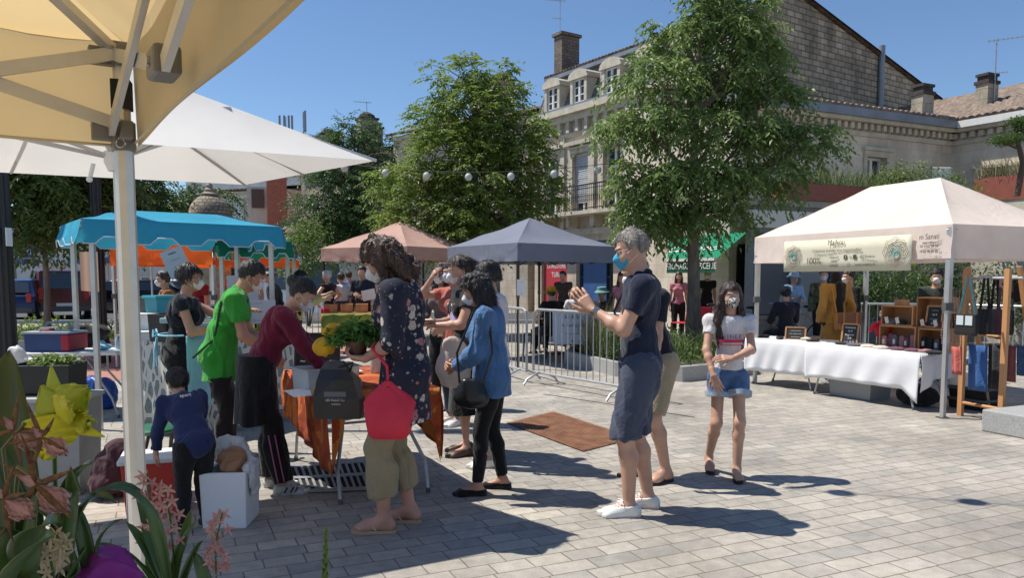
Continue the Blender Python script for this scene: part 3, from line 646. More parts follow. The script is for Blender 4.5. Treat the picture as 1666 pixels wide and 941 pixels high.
mb = MB(); b = Wp(425, 300, 46.3); mb.box((b.x, b.y, 5.3), (1.6, .5, 3.2), .2); bb = mb.build('side_wall', RENDER, rt); mb = MB(); b = Wp(427, 300, 45.9); mb.box((b.x-.3, b.y, 6.2), (.7, .1, 1.1), .2); mb.build('brown_shutter', mat('brown_wood', (.10, .06, .045), .6), bb)
rt, WB = simple_house('bank_building', 'pale grey bank building with blue signs behind the parked cars', (-40.0, 47.0), (-19.8, 47.0), 4.8, 8, mat('pale_grey_cladding', (.45, .46, .48), .6, noise=.06, scale=1), wins(11.5, 3, 2.6, 1.2, .9, 2.2), rh=.6, doors=[(8.4, 9.8, .1, 2.3), (1, 4, .1, 2.4), (5, 7.6, .8, 2.3)])
BSG = mat('bank_blue', (0, 0, 0))
mb = MB(); WB.box(mb, 10.1, 11.0, 2.75, 3.5, 0, .12); sg_ = mb.build('blue_sign', BSG, rt); mb = MB(); WB.box(mb, 10.25, 10.85, 2.95, 3.3, .12, .13); mb.build('emblem', mat('sign_pale_blue', (.3, .5, .75), .5), sg_)
mb = MB(); WB.box(mb, 8.2, 11.2, 2.35, 2.65, 0, .1); mb.build('blue_fascia', BSG, rt)
mb = MB(); WB.box(mb, 13, 16.5, 2.4, 2.75, 0, .1); mb.build('blue_fascia', BSG, rt)
rt, _ = simple_house('bank_building', 'long pale building at the far left edge of the square', (-75, 50), (-41, 48), 5.5, 8, RENDER, wins(2, 8, 4, 1.2, 1, 2.4), rh=1)
for u, v0, v1, lab in ((465, 215, 190, 'cluster of four telecom panel antennas on a far roof above the white parasol'), (494, 218, 182, 'single tall telecom antenna on a far roof above the white parasol')):
  b = Wp(u, v0, 60); tp = Wp(u, v1, 60); o = thing('telecom_antenna', lab, 'antenna', (b.x, b.y, 9)); mb = MB()
  mb.cyl((b.x, b.y, 9), (b.x, b.y, tp.z), .06); mb.build('mast', GALV, o); mb = MB()
  for dx in ((-.45, -.1, .25, .5) if u == 465 else (.15,)): mb.box((b.x+dx, b.y, tp.z-.7), (.13, .12, 1.6))
  mb.build('panel', mat('antenna_grey', (.22, .25, .3), .5), o)
simple_house('apartment_block', 'far flat roofed block carrying the telecom antennas', (-26, 62), (-13, 60), 9.6, 8, WREND, wins(1, 5, 2.4, 1.1, 6, 7.5), rh=.3)
BARK = mat('grey_bark', (.17, .14, .11), .9, noise=.35, scale=14, stretch=(1, 1, .25), bump=.7, bscale=30)
def leafmat(name, c1, c2, tr=.46): return mat(name, c1, .45, col2=c2, scale=.9, isl=.55, trans=tr, spec=.4, detail=2)
LF_A = leafmat('hackberry_leaf', (.10, .175, .055), (.29, .38, .12))
LF_B = leafmat('zelkova_leaf', (.105, .18, .04), (.30, .38, .085))
LF_C = leafmat('dark_tree_leaf', (.04, .09, .03), (.12, .21, .06), .3)
def tree(name, label, base, lobes, nclus, leaf, trunk_r, m, tw=4, nl=13, twlen=.45, droop=.5, fork=2.2, top=None, shell=.55, seed=1, sub=None, lw=.36):
  """lobes: list of (dx,dy,z,rx,ry,rz)"""
  base = Vector(base); root = thing(name, label, 'tree', base)
  g = np.random.default_rng(seed); rr = random.Random(seed)
  lob = np.array(lobes, float); vol = (lob[:, 3]*lob[:, 4]*lob[:, 5])**.8; pr = vol/vol.sum()
  idx = g.choice(len(lob), nclus, p=pr); q = g.normal(size=(nclus, 3)); q /= np.linalg.norm(q, axis=1)[:, None]
  rad = shell+(1-shell)*g.random((nclus, 1));
  rad = np.where(g.random((nclus, 1)) < .25, rad*.6, rad)
  rad *= (1+.12*np.sin(q[:, :1]*6+idx[:, None])+.10*np.sin(q[:, 1:2]*8+q[:, 2:]*7))
  c = lob[idx, :3]+q*rad*lob[idx, 3:6]
  keep = np.ones(nclus, bool)
  c = c[keep]; out = q[keep]
  mb = MB(); H = top or lob[:, 2].max(); lean = Vector((rr.uniform(-.15, .15), rr.uniform(-.1, .1), 0))
  tp = [base+Vector((0, 0, 0))]
  for k in range(1, 7): tp.append(base+Vector((lean.x*k/6+rr.uniform(-.05, .05), lean.y*k/6, H*k/6)))
  mb.tube(tp, [trunk_r*1.25]+[trunk_r*(1-.8*k/6) for k in range(1, 7)], 10)
  def trunk_at(z):
    t = max(0, min(5.99, z/H*6)); i = int(t); return tp[i].lerp(tp[i+1], t-i)
  ends = []
  for i, L_ in enumerate(lob):
    cpt = base+Vector(L_[:3]); s0 = trunk_at(max(fork, min(H*.9, L_[2]-.5*math.hypot(L_[0], L_[1])-.5)))
    mid = s0.lerp(cpt, .5)+Vector((0, 0, -.1)); r0 = trunk_r*.42
    mb.tube([s0, mid, cpt], [r0, r0*.65, r0*.3], 6); ends.append((s0, mid, cpt))
  for j in range(0, len(c), 3):
    cc = base+Vector(c[j]); s0, mid, cp = ends[idx[j]]
    k = rr.random(); st = mid.lerp(cp, k)
    if (cc-st).length > .25: mb.tube([st, st.lerp(cc, .5)+Vector((0, 0, .06)), cc], [.018, .012, .005], 4, False)
  mb.build('trunk', BARK, root, smooth=True)
  n = len(c); N = n*tw
  C_ = np.repeat(c, tw, 0); O_ = np.repeat(out, tw, 0)
  d = O_*.8+g.normal(size=(N, 3))*.75; d[:, 2] *= .55; d /= np.linalg.norm(d, axis=1)[:, None]
  Lt = twlen*(.6+.7*g.random((N, 1)))
  t = (np.arange(nl)+.5)/nl
  pos = C_[:, None, :]+d[:, None, :]*Lt[:, None, :]*t[None, :, None]
  pos[:, :, 2] -= droop*(Lt*t[None, :]**2)*.9
  side = np.cross(d, np.array([0, 0, 1.])); side /= (np.linalg.norm(side, axis=1)[:, None]+1e-6)
  sg = np.where(np.arange(nl) % 2 == 0, 1., -1.)
  ld = d[:, None, :]*.6+side[:, None, :]*sg[None, :, None]*.9+g.normal(size=(N, nl, 3))*.3; ld[:, :, 2] -= droop*(.5+.6*t[None, :])
  nn = np.array([0, 0, 1.])+g.normal(size=(N, nl, 3))*.45
  LL = leaf*(.65+.6*g.random(N*nl)); v, f = leaf_quads(pos.reshape(-1, 3), ld.reshape(-1, 3), nn.reshape(-1, 3), LL, LL*lw*1.25)
  npmesh('crown', v, f, m, root, smooth=False)
  return root
q = at_ground(1131, 15.2)
tree('plaza_tree', 'large leafy tree in the planting bed in front of the mansard townhouse', q,
  [(.1, 0, 7.1, .7, .7, .6), (.6, 0, 6.4, .85, .8, .4), (-.3, .1, 6.2, .7, .7, .35), (1.25, .1, 5.85, .65, .7, .28), (-.85, -.2, 5.35, .85, .8, .32), (.55, 0, 5.5, .8, .9, .32), (1.35, 0, 5.1, .7, .7, .28), (.0, .5, 4.9, .7, .8, .3),
   (-1.0, 0, 4.5, .85, .9, .32), (.3, -.3, 4.35, .8, .9, .3), (1.1, 0, 4.35, .6, .8, .22), (2.1, 0, 4.2, .75, .8, .3), (-.95, 0, 3.5, .75, .9, .3), (0, -.3, 3.5, .8, .9, .32), (1.25, 0, 3.5, .85, .9, .3), (-.95, .2, 2.75, .65, .8, .3), (.1, 0, 2.75, .85, .9, .32)],
  640, .135, .145, LF_A, tw=4, nl=12, twlen=.48, droop=.8, fork=2.0, top=7.0, seed=4, lw=.34)
q = at_ground(775, 20)
tree('plaza_tree', 'light green layered tree between the salmon tent and the grey tent', q,
  [(-.3, 0, 6.6, .8, .8, .6), (.5, 0, 6.4, .7, .7, .6), (-.1, 0, 5.8, 1.3, 1.2, .55), (-1.0, 0, 5.4, .9, .9, .4), (.9, 0, 5.2, 1.1, 1.0, .5), (-.4, 0, 4.8, 1.7, 1.5, .5), (1.15, 0, 4.6, .9, 1.0, .42), (-1.5, 0, 4.0, 1.2, 1.2, .5), (.3, -.2, 4.0, 1.7, 1.5, .5), (1.3, 0, 3.7, .8, 1, .45), (-1.3, 0, 3.1, 1.4, 1.3, .5), (.4, -.2, 3.1, 1.6, 1.4, .5), (-.5, -.2, 2.5, 1.6, 1.3, .35), (1.2, 0, 2.6, .8, .9, .35)],
  900, .12, .16, LF_B, tw=4, nl=13, twlen=.5, droop=.45, fork=2.3, top=6.4, seed=9, shell=.6)
q = at_ground(585, 26)
tree('plaza_tree', 'dark green tree left of the light layered tree', q,
  [(-.2, 0, 6.4, .7, .7, .5), (-1.0, 0, 5.9, .9, .8, .4), (.4, 0, 5.8, .9, .9, .6), (-.4, 0, 5.0, 1.5, 1.3, .6), (.6, 0, 4.6, 1.2, 1.2, .6), (-.9, 0, 4.0, 1.3, 1.2, .6), (.3, -.2, 3.6, 1.4, 1.3, .6), (-1.2, 0, 3.1, 1.4, 1.2, .5), (0, 0, 2.6, 1.3, 1.2, .45)],
  700, .11, .15, LF_C, tw=4, nl=12, twlen=.55, droop=.4, fork=2.0, top=6, seed=12)
q = at_ground(500, 24); shrub('light green young tree in front of the tiled stone house', q, [((0, 0, 2.7), (.8, .7, .7)), ((-.3, 0, 1.9), (.7, .6, .6)), ((.4, 0, 2.0), (.8, .6, .5))], 2600, .1, LEAFB)
LF_D = leafmat('deep_green_tree_leaf', (.05, .10, .025), (.15, .22, .055), .3)  # darker green leaf colour shared by the street trees
q = at_ground(70, 14.2)
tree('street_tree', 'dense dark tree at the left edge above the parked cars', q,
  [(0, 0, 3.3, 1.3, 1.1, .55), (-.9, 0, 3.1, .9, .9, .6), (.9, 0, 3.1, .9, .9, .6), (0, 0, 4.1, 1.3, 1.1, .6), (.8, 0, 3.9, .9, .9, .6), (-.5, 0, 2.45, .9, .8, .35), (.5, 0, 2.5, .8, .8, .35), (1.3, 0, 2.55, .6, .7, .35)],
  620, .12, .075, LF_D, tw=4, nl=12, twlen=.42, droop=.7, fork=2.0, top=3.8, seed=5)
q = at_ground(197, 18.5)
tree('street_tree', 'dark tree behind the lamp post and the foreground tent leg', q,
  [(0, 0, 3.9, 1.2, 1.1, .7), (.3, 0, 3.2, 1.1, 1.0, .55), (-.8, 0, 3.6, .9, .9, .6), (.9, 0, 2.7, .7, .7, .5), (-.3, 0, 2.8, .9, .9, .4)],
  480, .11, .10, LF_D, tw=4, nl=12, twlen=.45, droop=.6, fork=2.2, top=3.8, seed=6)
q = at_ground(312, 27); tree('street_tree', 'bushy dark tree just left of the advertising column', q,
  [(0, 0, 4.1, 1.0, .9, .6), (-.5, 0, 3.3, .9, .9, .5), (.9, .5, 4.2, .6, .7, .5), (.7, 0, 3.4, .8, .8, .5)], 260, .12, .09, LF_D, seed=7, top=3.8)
def bed(label, poly, h=.22, n=900, L=.07, m=None, hh=.28, kw_=.14, grass=0):
  c = sum((Vector(p) for p in poly), Vector((0, 0)))/len(poly); o = thing('planting_bed', label, 'planting bed', (c.x, c.y, 0)); mb = MB(); k = len(poly)
  inn = [Vector(p).lerp(c, kw_/max(.3, (Vector(p)-c).length)) for p in poly]
  for i in range(k):
    a, b = Vector(poly[i]), Vector(poly[(i+1) % k]); ia, ib = inn[i], inn[(i+1) % k]
    mb.faces([(a.x, a.y, 0), (b.x, b.y, 0), (ib.x, ib.y, 0), (ia.x, ia.y, 0), (a.x, a.y, h), (b.x, b.y, h), (ib.x, ib.y, h), (ia.x, ia.y, h)], [(4, 5, 6, 7), (0, 1, 5, 4), (2, 3, 7, 6), (3, 2, 1, 0)])
  mb.build('stone_kerb', GRAN, o)
  MB().poly([(p.x, p.y, h-.05) for p in inn]).build('soil', SOIL, o)
  xs = [p.x for p in inn]; ys = [p.y for p in inn]; pts = []
  def inside(x, y):
    r = False
    for i in range(k):
      a, b = inn[i], inn[i-1]
      if (a.y > y) != (b.y > y) and x < (b.x-a.x)*(y-a.y)/(b.y-a.y)+a.x: r = not r
    return r
  while len(pts) < n:
    x, y = rng.uniform(min(xs), max(xs)), rng.uniform(min(ys), max(ys))
    if inside(x, y): pts.append((x, y, h+rng.random()**1.5*hh*(.6+.5*math.sin(x*3)*math.sin(y*2.3+1))))
  c_ = np.array(pts); d = nr.normal(size=(n, 3)); nn = nr.normal(size=(n, 3))*.5+np.array([0, 0, 1]); v, f = leaf_quads(c_, d, nn, L*(.7+.6*nr.random(n)), L*.5*np.ones(n))
  npmesh('ground_cover', v-np.array([c.x, c.y, 0]), f, m or LEAF1, o, smooth=False)['kind'] = 'stuff'
  return o
a = G(905, 600); b = G(1012, 640); c = G(1275, 612); d = G(1190, 560); e = G(985, 560)
bed('planting bed with stone kerb around the large tree trunk', [(G(918, 592).x, G(918, 592).y), (G(1000, 613).x, G(1000, 613).y), (G(1110, 622).x, G(1110, 622).y), (G(1225, 610).x, G(1225, 610).y), (G(1200, 566).x, G(1200, 566).y), (G(960, 560).x, G(960, 560).y)], n=4200, L=.075, hh=.42)
for u, Y, h in ((975, 13.4, 1.0), (1000, 12.6, .9), (955, 14, .8), (1165, 12.6, .6), (985, 13, .95)):
  q = at_ground(u, Y); grass_tuft('ornamental_grass', (q.x, q.y, .2), 260, h, DRYG if Y > 12.7 else GRNG, .35, wdt=.005)['kind'] = 'stuff'
q = at_ground(1105, 12.7); grass_tuft('ornamental_grass', (q.x, q.y, .2), 200, .5, GRNG, .4)['kind'] = 'stuff'
bed('long planting bed with low green bushes in front of the parked cars', [(-11.5, 15.6), (-5.2, 16.3), (-5.4, 18.6), (-12, 18.2)], n=3600, L=.11, hh=.42, m=LEAFB)
bed('planting bed with leafy plants behind the left lamp post', [(-6.4, 12.9), (-5.2, 13.2), (-5.3, 14.6), (-6.6, 14.4)], n=1500, L=.1, hh=.42, m=LEAFB)
def canvas(name, col, tr, rough=.8, bump=.15, col2=None, n=.05):
  return mat(name, col, rough, noise=n, scale=2, trans=tr, bump=bump, bscale=6, col2=col2, spec=.2)
CV_BEIGE = canvas('beige_canvas', (.74, .56, .29), .46)
CV_WHITE = canvas('white_canvas', (.92, .89, .84), .27)
CV_ECRU = canvas('ecru_canvas', (.88, .76, .67), .32)
CV_GREY = canvas('grey_canvas', (.20, .215, .27), .12)
CV_SALM = canvas('salmon_canvas', (.56, .36, .30), .25)
CV_TURQ = canvas('turquoise_canvas', (.05, .36, .52), .25)
CV_GREEN = canvas('green_canvas', (.015, .17, .10), .2)
CV_ORNG = canvas('orange_canvas', (.95, .19, .03), .35)
def wrinkle(x, y, a=.01, f=9):
  return a*(math.sin(x*f+2.1*math.sin(y*f*.6))*.6+math.sin(y*f*1.7+x*3.1+1.3*math.sin(x*f*.8))*.4)
def hip_panel(mb, e0, e1, r1, r0, sag=.05, n=14, wr=.013):
  """roof panel from eave e0-e1 up to ridge r0-r1 with a slight inward sag"""
  e0, e1, r0, r1 = map(Vector, (e0, e1, r0, r1))
  nn = (e1-e0).cross(r0-e0).normalized(); nn = nn if nn.z > 0 else -nn
  def f(a, b):
    p = e0.lerp(e1, a).lerp(r0.lerp(r1, a), b)
    return p - nn*(sag*math.sin(math.pi*b)*(1-b*.3)*(.25+.75*math.sin(math.pi*min(1, max(0, a)))**.6)) + nn*wrinkle(p.x*1.3+p.z, p.y*1.3, wr, 5)*math.sin(math.pi*b)
  mb.grid(f, n, n)
def valance(mb, a, b, h, n=24, scallop=0, wr=.02, fl=0.0, sc_n=6):
  a, b = Vector(a), Vector(b); t = (b-a).normalized(); o = Vector((t.y, -t.x, 0)); L = (b-a).length
  def f(u, v):
    p = a.lerp(b, u); d = h*(1-(scallop*(.5-.5*math.cos(2*math.pi*u*sc_n))**.6 if scallop else 0))
    return p+Vector((0, 0, -d*v))+o*(wrinkle(u*L*2.2, v*1.5, wr, 7)*v+fl*v)
  mb.grid(f, n, 4)
def tent(label, FL, FR, depthv, z_e, z_r, inset, hv, cv, leg_m, ridge=True, legs=(1, 1, 1, 1), name='market_tent', leg_w=.045, cross=False, sag=.06):
  """pop-up market tent; FL, FR front corners 2D, depthv 2D vector to the back"""
  FL, FR, dv = Vector(FL), Vector(FR), Vector(depthv); BL, BR = FL+dv, FR+dv
  c = (FL+BR)/2; root = thing(name, label, 'market tent', (c.x, c.y, 0)); e = (FR-FL).normalized()
  P3 = lambda q, z: Vector((q.x, q.y, z))
  m1 = P3((FL+BL)/2+e*inset, z_r); m2 = P3((FR+BR)/2-e*inset, z_r)
  if not ridge: m1 = m2 = P3(c, z_r)
  fl, fr, bl, br = [P3(q, z_e) for q in (FL, FR, BL, BR)]
  mb = MB(); hip_panel(mb, fl, fr, m2, m1, sag); hip_panel(mb, fr, br, m2, m2, sag); hip_panel(mb, br, bl, m1, m2, sag); hip_panel(mb, bl, fl, m1, m1, sag)
  cp = mb.build('canopy', cv, root, smooth=True)
  mb = MB()
  for a, b in ((fl, fr), (fr, br), (br, bl), (bl, fl)): valance(mb, a, b, hv)
  mb.build('valance', cv, root, smooth=True)
  for q, on in zip((FL, FR, BL, BR), legs):
    if not on: continue
    ins = (c-q).normalized()*.05; q = q+ins
    mb = MB(); mb.box((q.x, q.y, .9), (leg_w*.8, leg_w*.8, 1.8), math.atan2(e.y, e.x)); mb.box((q.x, q.y, (z_e+1.2)/2), (leg_w, leg_w, z_e-1.22), math.atan2(e.y, e.x))
    lg = mb.build('leg', leg_m, root); mb = MB(); mb.box((q.x, q.y, .006), (.1, .1, .01)); mb.build('foot_plate', DGREY, lg); mb = MB(); mb.box((q.x, q.y, 1.2), (leg_w*1.5, leg_w*1.5, .08)); mb.build('collar', DGREY, lg)
  mb = MB()
  for a, b in ((fl, fr), (fr, br), (br, bl), (bl, fl)):
    i_ = (P3(c, z_e)-(a+b)/2).normalized()*.06; a2, b2 = a+i_-V(0, 0, .05), b+i_-V(0, 0, .05); k = 4
    for j in range(k):
      p, q = a2.lerp(b2, j/k), a2.lerp(b2, (j+1)/k); dz = V(0, 0, -.26)
      mb.bar(p+(dz if j % 2 else V(0, 0, 0)), q+(V(0, 0, 0) if j % 2 else dz), .025, .015); mb.bar(p+(V(0, 0, 0) if j % 2 else dz), q+(dz if j % 2 else V(0, 0, 0)), .025, .015)
  for a, m_ in ((fl, m1), (fr, m2), (bl, m1), (br, m2)): mb.bar(a+(m_-a)*.02-V(0, 0, .04), m_-V(0, 0, .05), .025)
  if (m1-m2).length > .1: mb.bar(m1-V(0, 0, .05), m2-V(0, 0, .05), .03)
  mb.build('truss', leg_m, root)
  return root
TFL, TFR, TD = V(3.42, 10.9), V(4.62, 8.12), V(.917, .40)*2.15
TW = tent('large ecru ridge tent over the textile goods stall on the right', TFL, TFR, TD, 2.07, 2.72, 1.0, .36, CV_ECRU, ALU, leg_w=.055, legs=(1, 1, 1, 1))
def place(root, o, x, y): # frame in root-local space
  return frame(Vector(o)-Vector(root.location), x, y)
e_ = (TFR-TFL).normalized(); o_ = V(-e_.y, e_.x) if V(-e_.y, e_.x).x < 0 else V(e_.y, -e_.x)
if o_.y > 0 or o_.x > 0: o_ = -o_ if (-o_).x < 0 else o_
e3 = V(e_.x, e_.y, 0); o3 = V(o_.x, o_.y, 0)
def on_front(s, z, d=.03): q = TFL+e_*s; return V(q.x, q.y, z)+o3*d
bn = thing('cloth_banner', 'pale banner with two mandala drawings hanging along the front of the ecru tent', 'banner', on_front(1.6, 1.9))
S0, S1, BZ0, BZ1 = .62, 2.58, 1.585, 1.985
BAN = mat('banner_cloth', (.72, .68, .52), .8, noise=.03, trans=.15)
mb = MB(); mb.grid(lambda a, b: on_front(S0+(S1-S0)*a, BZ1-(BZ1-BZ0)*b, .035+.012*math.sin(a*14)*b), 24, 3); mb.build('cloth', BAN, bn, smooth=True, solid=.002)
BI = mat('banner_ink', (.07, .06, .045), .8); BI2 = mat('banner_brown_ink', (.16, .12, .08), .8)
def btxt(s, a, z, size, m=BI, sx=1.0, align='CENTER'):
  text('lettering', s, size, place(bn, on_front(S0+(S1-S0)*a, z, .052), e3, (0, 0, 1)), m, bn, sx=sx, align=align, extr=.0006)
btxt('Maïkou', .46, 1.938, .09, BI2); btxt('Créations textiles éco-responsables', .46, 1.84, .056, BI2, .95); btxt('100%', .275, 1.715, .115)
btxt('Naturel', .445, 1.755, .045); btxt('Local', .445, 1.705, .045); btxt('Éthique', .445, 1.655, .045)
btxt('et', .575, 1.755, .042); btxt('@33makou', .70, 1.755, .046); btxt('www.makou.fr', .685, 1.66, .05)
for a in (.535, .607):
  mb = MB(); q = on_front(S0+(S1-S0)*a, 1.755, .052); mb.poly([q-e3*.026-V(0, 0, .026), q+e3*.026-V(0, 0, .026), q+e3*.026+V(0, 0, .026), q-e3*.026+V(0, 0, .026)]); mb.build('social_square', BI, bn)
btxt('f', .537, 1.752, .05, BAN)
mb = MB(); q = on_front(S0+(S1-S0)*.56, 1.66, .052)
mb.tube([q+e3*.022*math.cos(t)+V(0, 0, .022*math.sin(t)) for t in np.linspace(0, 6.3, 12)], .002, 4)
for a_, big in ((.095, 1.0), (.895, 1.12)):
  c = on_front(S0+(S1-S0)*a_, 1.79+(.005 if big > 1 else -.01), .053)
  def ringp(fn, r=.0022):
    pts = [c+e3*(fn(t)*math.cos(t))+V(0, 0, fn(t)*math.sin(t)) for t in np.linspace(0, 2*math.pi, 97)]; mb.tube(pts, r, 4, False)
  s_ = .155*big
  for k, (r0, am, nf) in enumerate(((1.0, .13, 8), (.86, .1, 8), (.70, .1, 16), (.55, .06, 16), (.42, .03, 12), (.26, .02, 8))):
    ringp(lambda t: s_*(r0-am*abs(math.sin(t*nf/2))), .0024)
mb.build('mandala_drawing', BI2, bn)
mb = MB()
for a_, big in ((.095, 1.0), (.895, 1.12)):
  c = on_front(S0+(S1-S0)*a_, 1.79, .054);
  for r_ in (.045, .032): mb.tube([c+e3*(r_*big*math.cos(t))+V(0, 0, r_*big*math.sin(t)) for t in np.linspace(0, 6.3, 25)], .004, 4)
mb.build('teal_button', mat('teal_ink', (.12, .40, .40), .7), bn)
VI = mat('valance_ink', (.05, .04, .03), .8)
q = on_front(2.79, 0, .03)
for s_, z, sz in (('m Sanati', 1.945, .085), ('www.sanatim.fr', 1.885, .03), ('06 14 67 88 08', 1.845, .042), ('06 67 80 88 78', 1.79, .042)):
  text('lettering', s_, sz, place(TW, on_front(2.78, z, .03), e3, (0, 0, 1)), VI, TW, extr=.0006, sx=.85)
gA, gB = Wp(728, 400, 14.6), Wp(842, 400, 12.6)
g0 = V(gA.x, gA.y); g1 = V(gB.x, gB.y); gd = V(-(g1-g0).y, (g1-g0).x); gC = Wp(1000, 400, 14.2)
tent('grey pop-up tent with black legs beside the crowd barriers', g0, g1, V(gC.x, gC.y)-g1, 2.08, 2.62, .9, .30, CV_GREY, BLACKM, ridge=False, leg_w=.04)
sA, sB, sC = Wp(522, 400, 18.2), Wp(662, 400, 16.8), Wp(775, 400, 19.0)
ST = tent('salmon pink pop-up tent with black legs behind the woman with curly brown hair', (sA.x, sA.y), (sB.x, sB.y), V(sC.x, sC.y)-V(sB.x, sB.y), 2.2, 2.85, .9, .3, CV_SALM, BLACKM, ridge=False, leg_w=.05)
oA, oB = Wp(178, 400, 12.8), Wp(346, 400, 12.0)
tent('tent with bright orange front valance behind the turquoise stall', (oA.x, oA.y), (oB.x, oB.y), V(.5, 3.0), 2.05, 2.25, .6, .34, CV_ORNG, ALU, ridge=False, leg_w=.05)
q = Wp(243, 350, 24); o = thing('closed_parasol', 'small pleated white parasol top behind the turquoise stall', 'parasol', (q.x, q.y, 0)); mb = MB()
rings = []
for k, (r_, z) in enumerate(((1.3, 3.0), (.9, 3.2), (.45, 3.42), (.12, 3.58), (.03, 3.65))): rings.append([(q.x+r_*(1+.06*(j % 2))*math.cos(j*math.pi/16), q.y+r_*(1+.06*(j % 2))*math.sin(j*math.pi/16), z) for j in range(32)])
mb.loft(rings, True, True); mb.build('canopy', CV_WHITE, o); mb = MB(); mb.cyl((q.x, q.y, 0), (q.x, q.y, 3.1), .03); mb.build('pole', ALU, o)
def scallop_tent(label, A, B, dv, zt, zr, hv, cv, legs=True, nsc=5, seam=None):
  A, B, dv = Vector(A), Vector(B), Vector(dv); C_, D = B+dv, A+dv; c = (A+C_)/2; root = thing('market_stall_canopy', label, 'market canopy', (c.x, c.y, 0))
  P3 = lambda q, z: Vector((q.x, q.y, z)); a, b, c3, d = [P3(q, zt) for q in (A, B, C_, D)]; e = (B-A).normalized()*.5
  m1, m2 = P3((A+D)/2+e, zr), P3((B+C_)/2-e, zr); mb = MB()
  hip_panel(mb, a, b, m2, m1, .05); hip_panel(mb, b, c3, m2, m2, .04); hip_panel(mb, c3, d, m1, m2, .05); hip_panel(mb, d, a, m1, m1, .04)
  mb.build('canopy', cv, root, smooth=True); mb = MB(); ed = MB()
  for p, q, n_ in ((a, b, nsc), (b, c3, 3), (c3, d, nsc), (d, a, 3)):
    t = (q-p).normalized(); o = V(t.y, -t.x, 0); L = (q-p).length
    def prof(u):
      x = (u*n_) % 1.0; s = 1 if x < .22 or x > .78 else (1-(min(x-.22, .78-x)/.12) if min(x-.22, .78-x) < .12 else 0); return hv*(.72+.28*s)
    f = lambda u, v: p.lerp(q, u)+V(0, 0, -prof(u)*v)+o*(wrinkle(u*L*2, v, .02, 6)*v+.06*v)
    mb.grid(f, n_*14, 3); ed.tube([f(k/(n_*14), 1) for k in range(n_*14+1)], .006, 4, False)
  mb.build('valance', cv, root, smooth=True); ed.build('piping', mat('pale_piping', (.55, .65, .7), .6), root)
  if legs:
    for q in (A, B, C_, D):
      q = q+(c-q).normalized()*.12; mb = MB(); mb.box((q.x, q.y, zt/2), (.045, .045, zt)); mb.build('leg', ALU, root)
  mb = MB()
  for p, q in ((a, b), (b, c3), (c3, d), (d, a)): mb.bar(p.lerp(P3(c, zt), .04)-V(0, 0, .03), q.lerp(P3(c, zt), .04)-V(0, 0, .03), .03)
  for p, q in ((a, m1), (b, m2), (c3, m2), (d, m1)): mb.bar(p-V(0, 0, .03), q-V(0, 0, .04), .03)
  mb.build('roof_frame', ALU, root)
  return root
ta, tb = Wp(132, 372, 7.4), Wp(458, 372, 8.6); td = V(-(tb-ta).y, (tb-ta).x).normalized()
scallop_tent('turquoise scalloped canopy over the stall of the woman in the pale blue apron', (ta.x, ta.y), (tb.x, tb.y), td*1.3, 2.07, 2.22, .235, CV_TURQ, nsc=4)
ga, gb = Wp(352, 380, 9.4), Wp(474, 385, 10.2)
scallop_tent('dark green scalloped canopy just behind the turquoise one', (ga.x, ga.y), (gb.x, gb.y), V(-.5, 2.0), 1.98, 2.12, .22, CV_GREEN, nsc=3)
PR = [V(-.82, 4.72, 2.21), V(-2.03, 5.92, 2.21), V(-4.64, 4.45, 2.19), V(-3.43, 3.25, 2.19)]; PA = V(-2.62, 4.55, 2.86)
pp = thing('square_parasol', 'big white square parasol with pale ribs above the food stall table', 'parasol', (-2.33, 4.6, 0)); mb = MB()
for i in range(4):
  a, b = PR[i], PR[(i+1) % 4]; mb.grid(lambda u, v: a.lerp(b, u).lerp(PA, v)+V(0, 0, -.05*math.sin(math.pi*v)*math.sin(math.pi*u)-.03*math.sin(math.pi*u)*(1-v)*0), 12, 12)
mb.build('canopy', CV_WHITE, pp, smooth=True); mb = MB(); hub = V(-2.33, 4.6, 2.2)
for i in range(4):
  a, b = PR[i], PR[(i+1) % 4]; mid = (a+b)/2
  for tgt in (a, mid):
    mb.tube([tgt+V(0, 0, .0), tgt.lerp(PA, .97)-V(0, 0, .06)], .011, 6)
mb.build('rib', ALU, pp)
for i in range(4):
  a, b = PR[i], PR[(i+1) % 4]; mid = (a+b)/2
  for tgt, t in ((a, .48), (mid, .42)):
    q = tgt.lerp(PA, t)-V(0, 0, .03); m2 = MB(); m2.bar(hub, q, .026, .018); m2.box(q, (.05, .05, .03)); m2.build('strut', ALU, pp)
mb = MB(); mb.cyl((-2.33, 4.6, .02), (-2.33, 4.6, 2.75), .024, n=12); mb.build('mast', ALU, pp, smooth=True)
mb = MB(); mb.lathe([(.05, -.07), (.07, -.02), (.07, .04), (.04, .06)], hub, 12); mb.build('hub', WHITEP, pp)
mb = MB(); q = Wp(152, 266, 4.2); mb.cyl(q, q+V(-.02, 0, -.07), .011); mb.sphere(q+V(-.025, 0, -.085), .016); mb.build('tilt_knob', WHITEP, pp)
K = V(-1.03, 2.12); ua = V(.56, -.83); ub = V(-.83, -.56); Lz = 2.10
bt = thing('beige_tent', 'beige canvas tent with aluminium trusses seen from below at the upper left', 'market tent', (K.x, K.y, 0))
P3 = lambda q, z: Vector((q.x, q.y, z)); Ls = 3.0
pk = P3(K+ua*1.5+ub*1.5, 2.95); mb = MB()
co = [K, K+ua*Ls, K+ua*Ls+ub*Ls, K+ub*Ls]
for i in range(4):
  a, b = P3(co[i], Lz+.02), P3(co[(i+1) % 4], Lz+.02)
  def f(u, v, a=a, b=b):
    p = a.lerp(b, u).lerp(pk, v); fold = .012*math.sin(u*46)*(1-v)**2*math.exp(-u*(1-u)*9)+.006*math.sin(u*17+v*9)
    return p+V(0, 0, -.07*math.sin(math.pi*v)+fold)
  mb.grid(f, 40, 20)
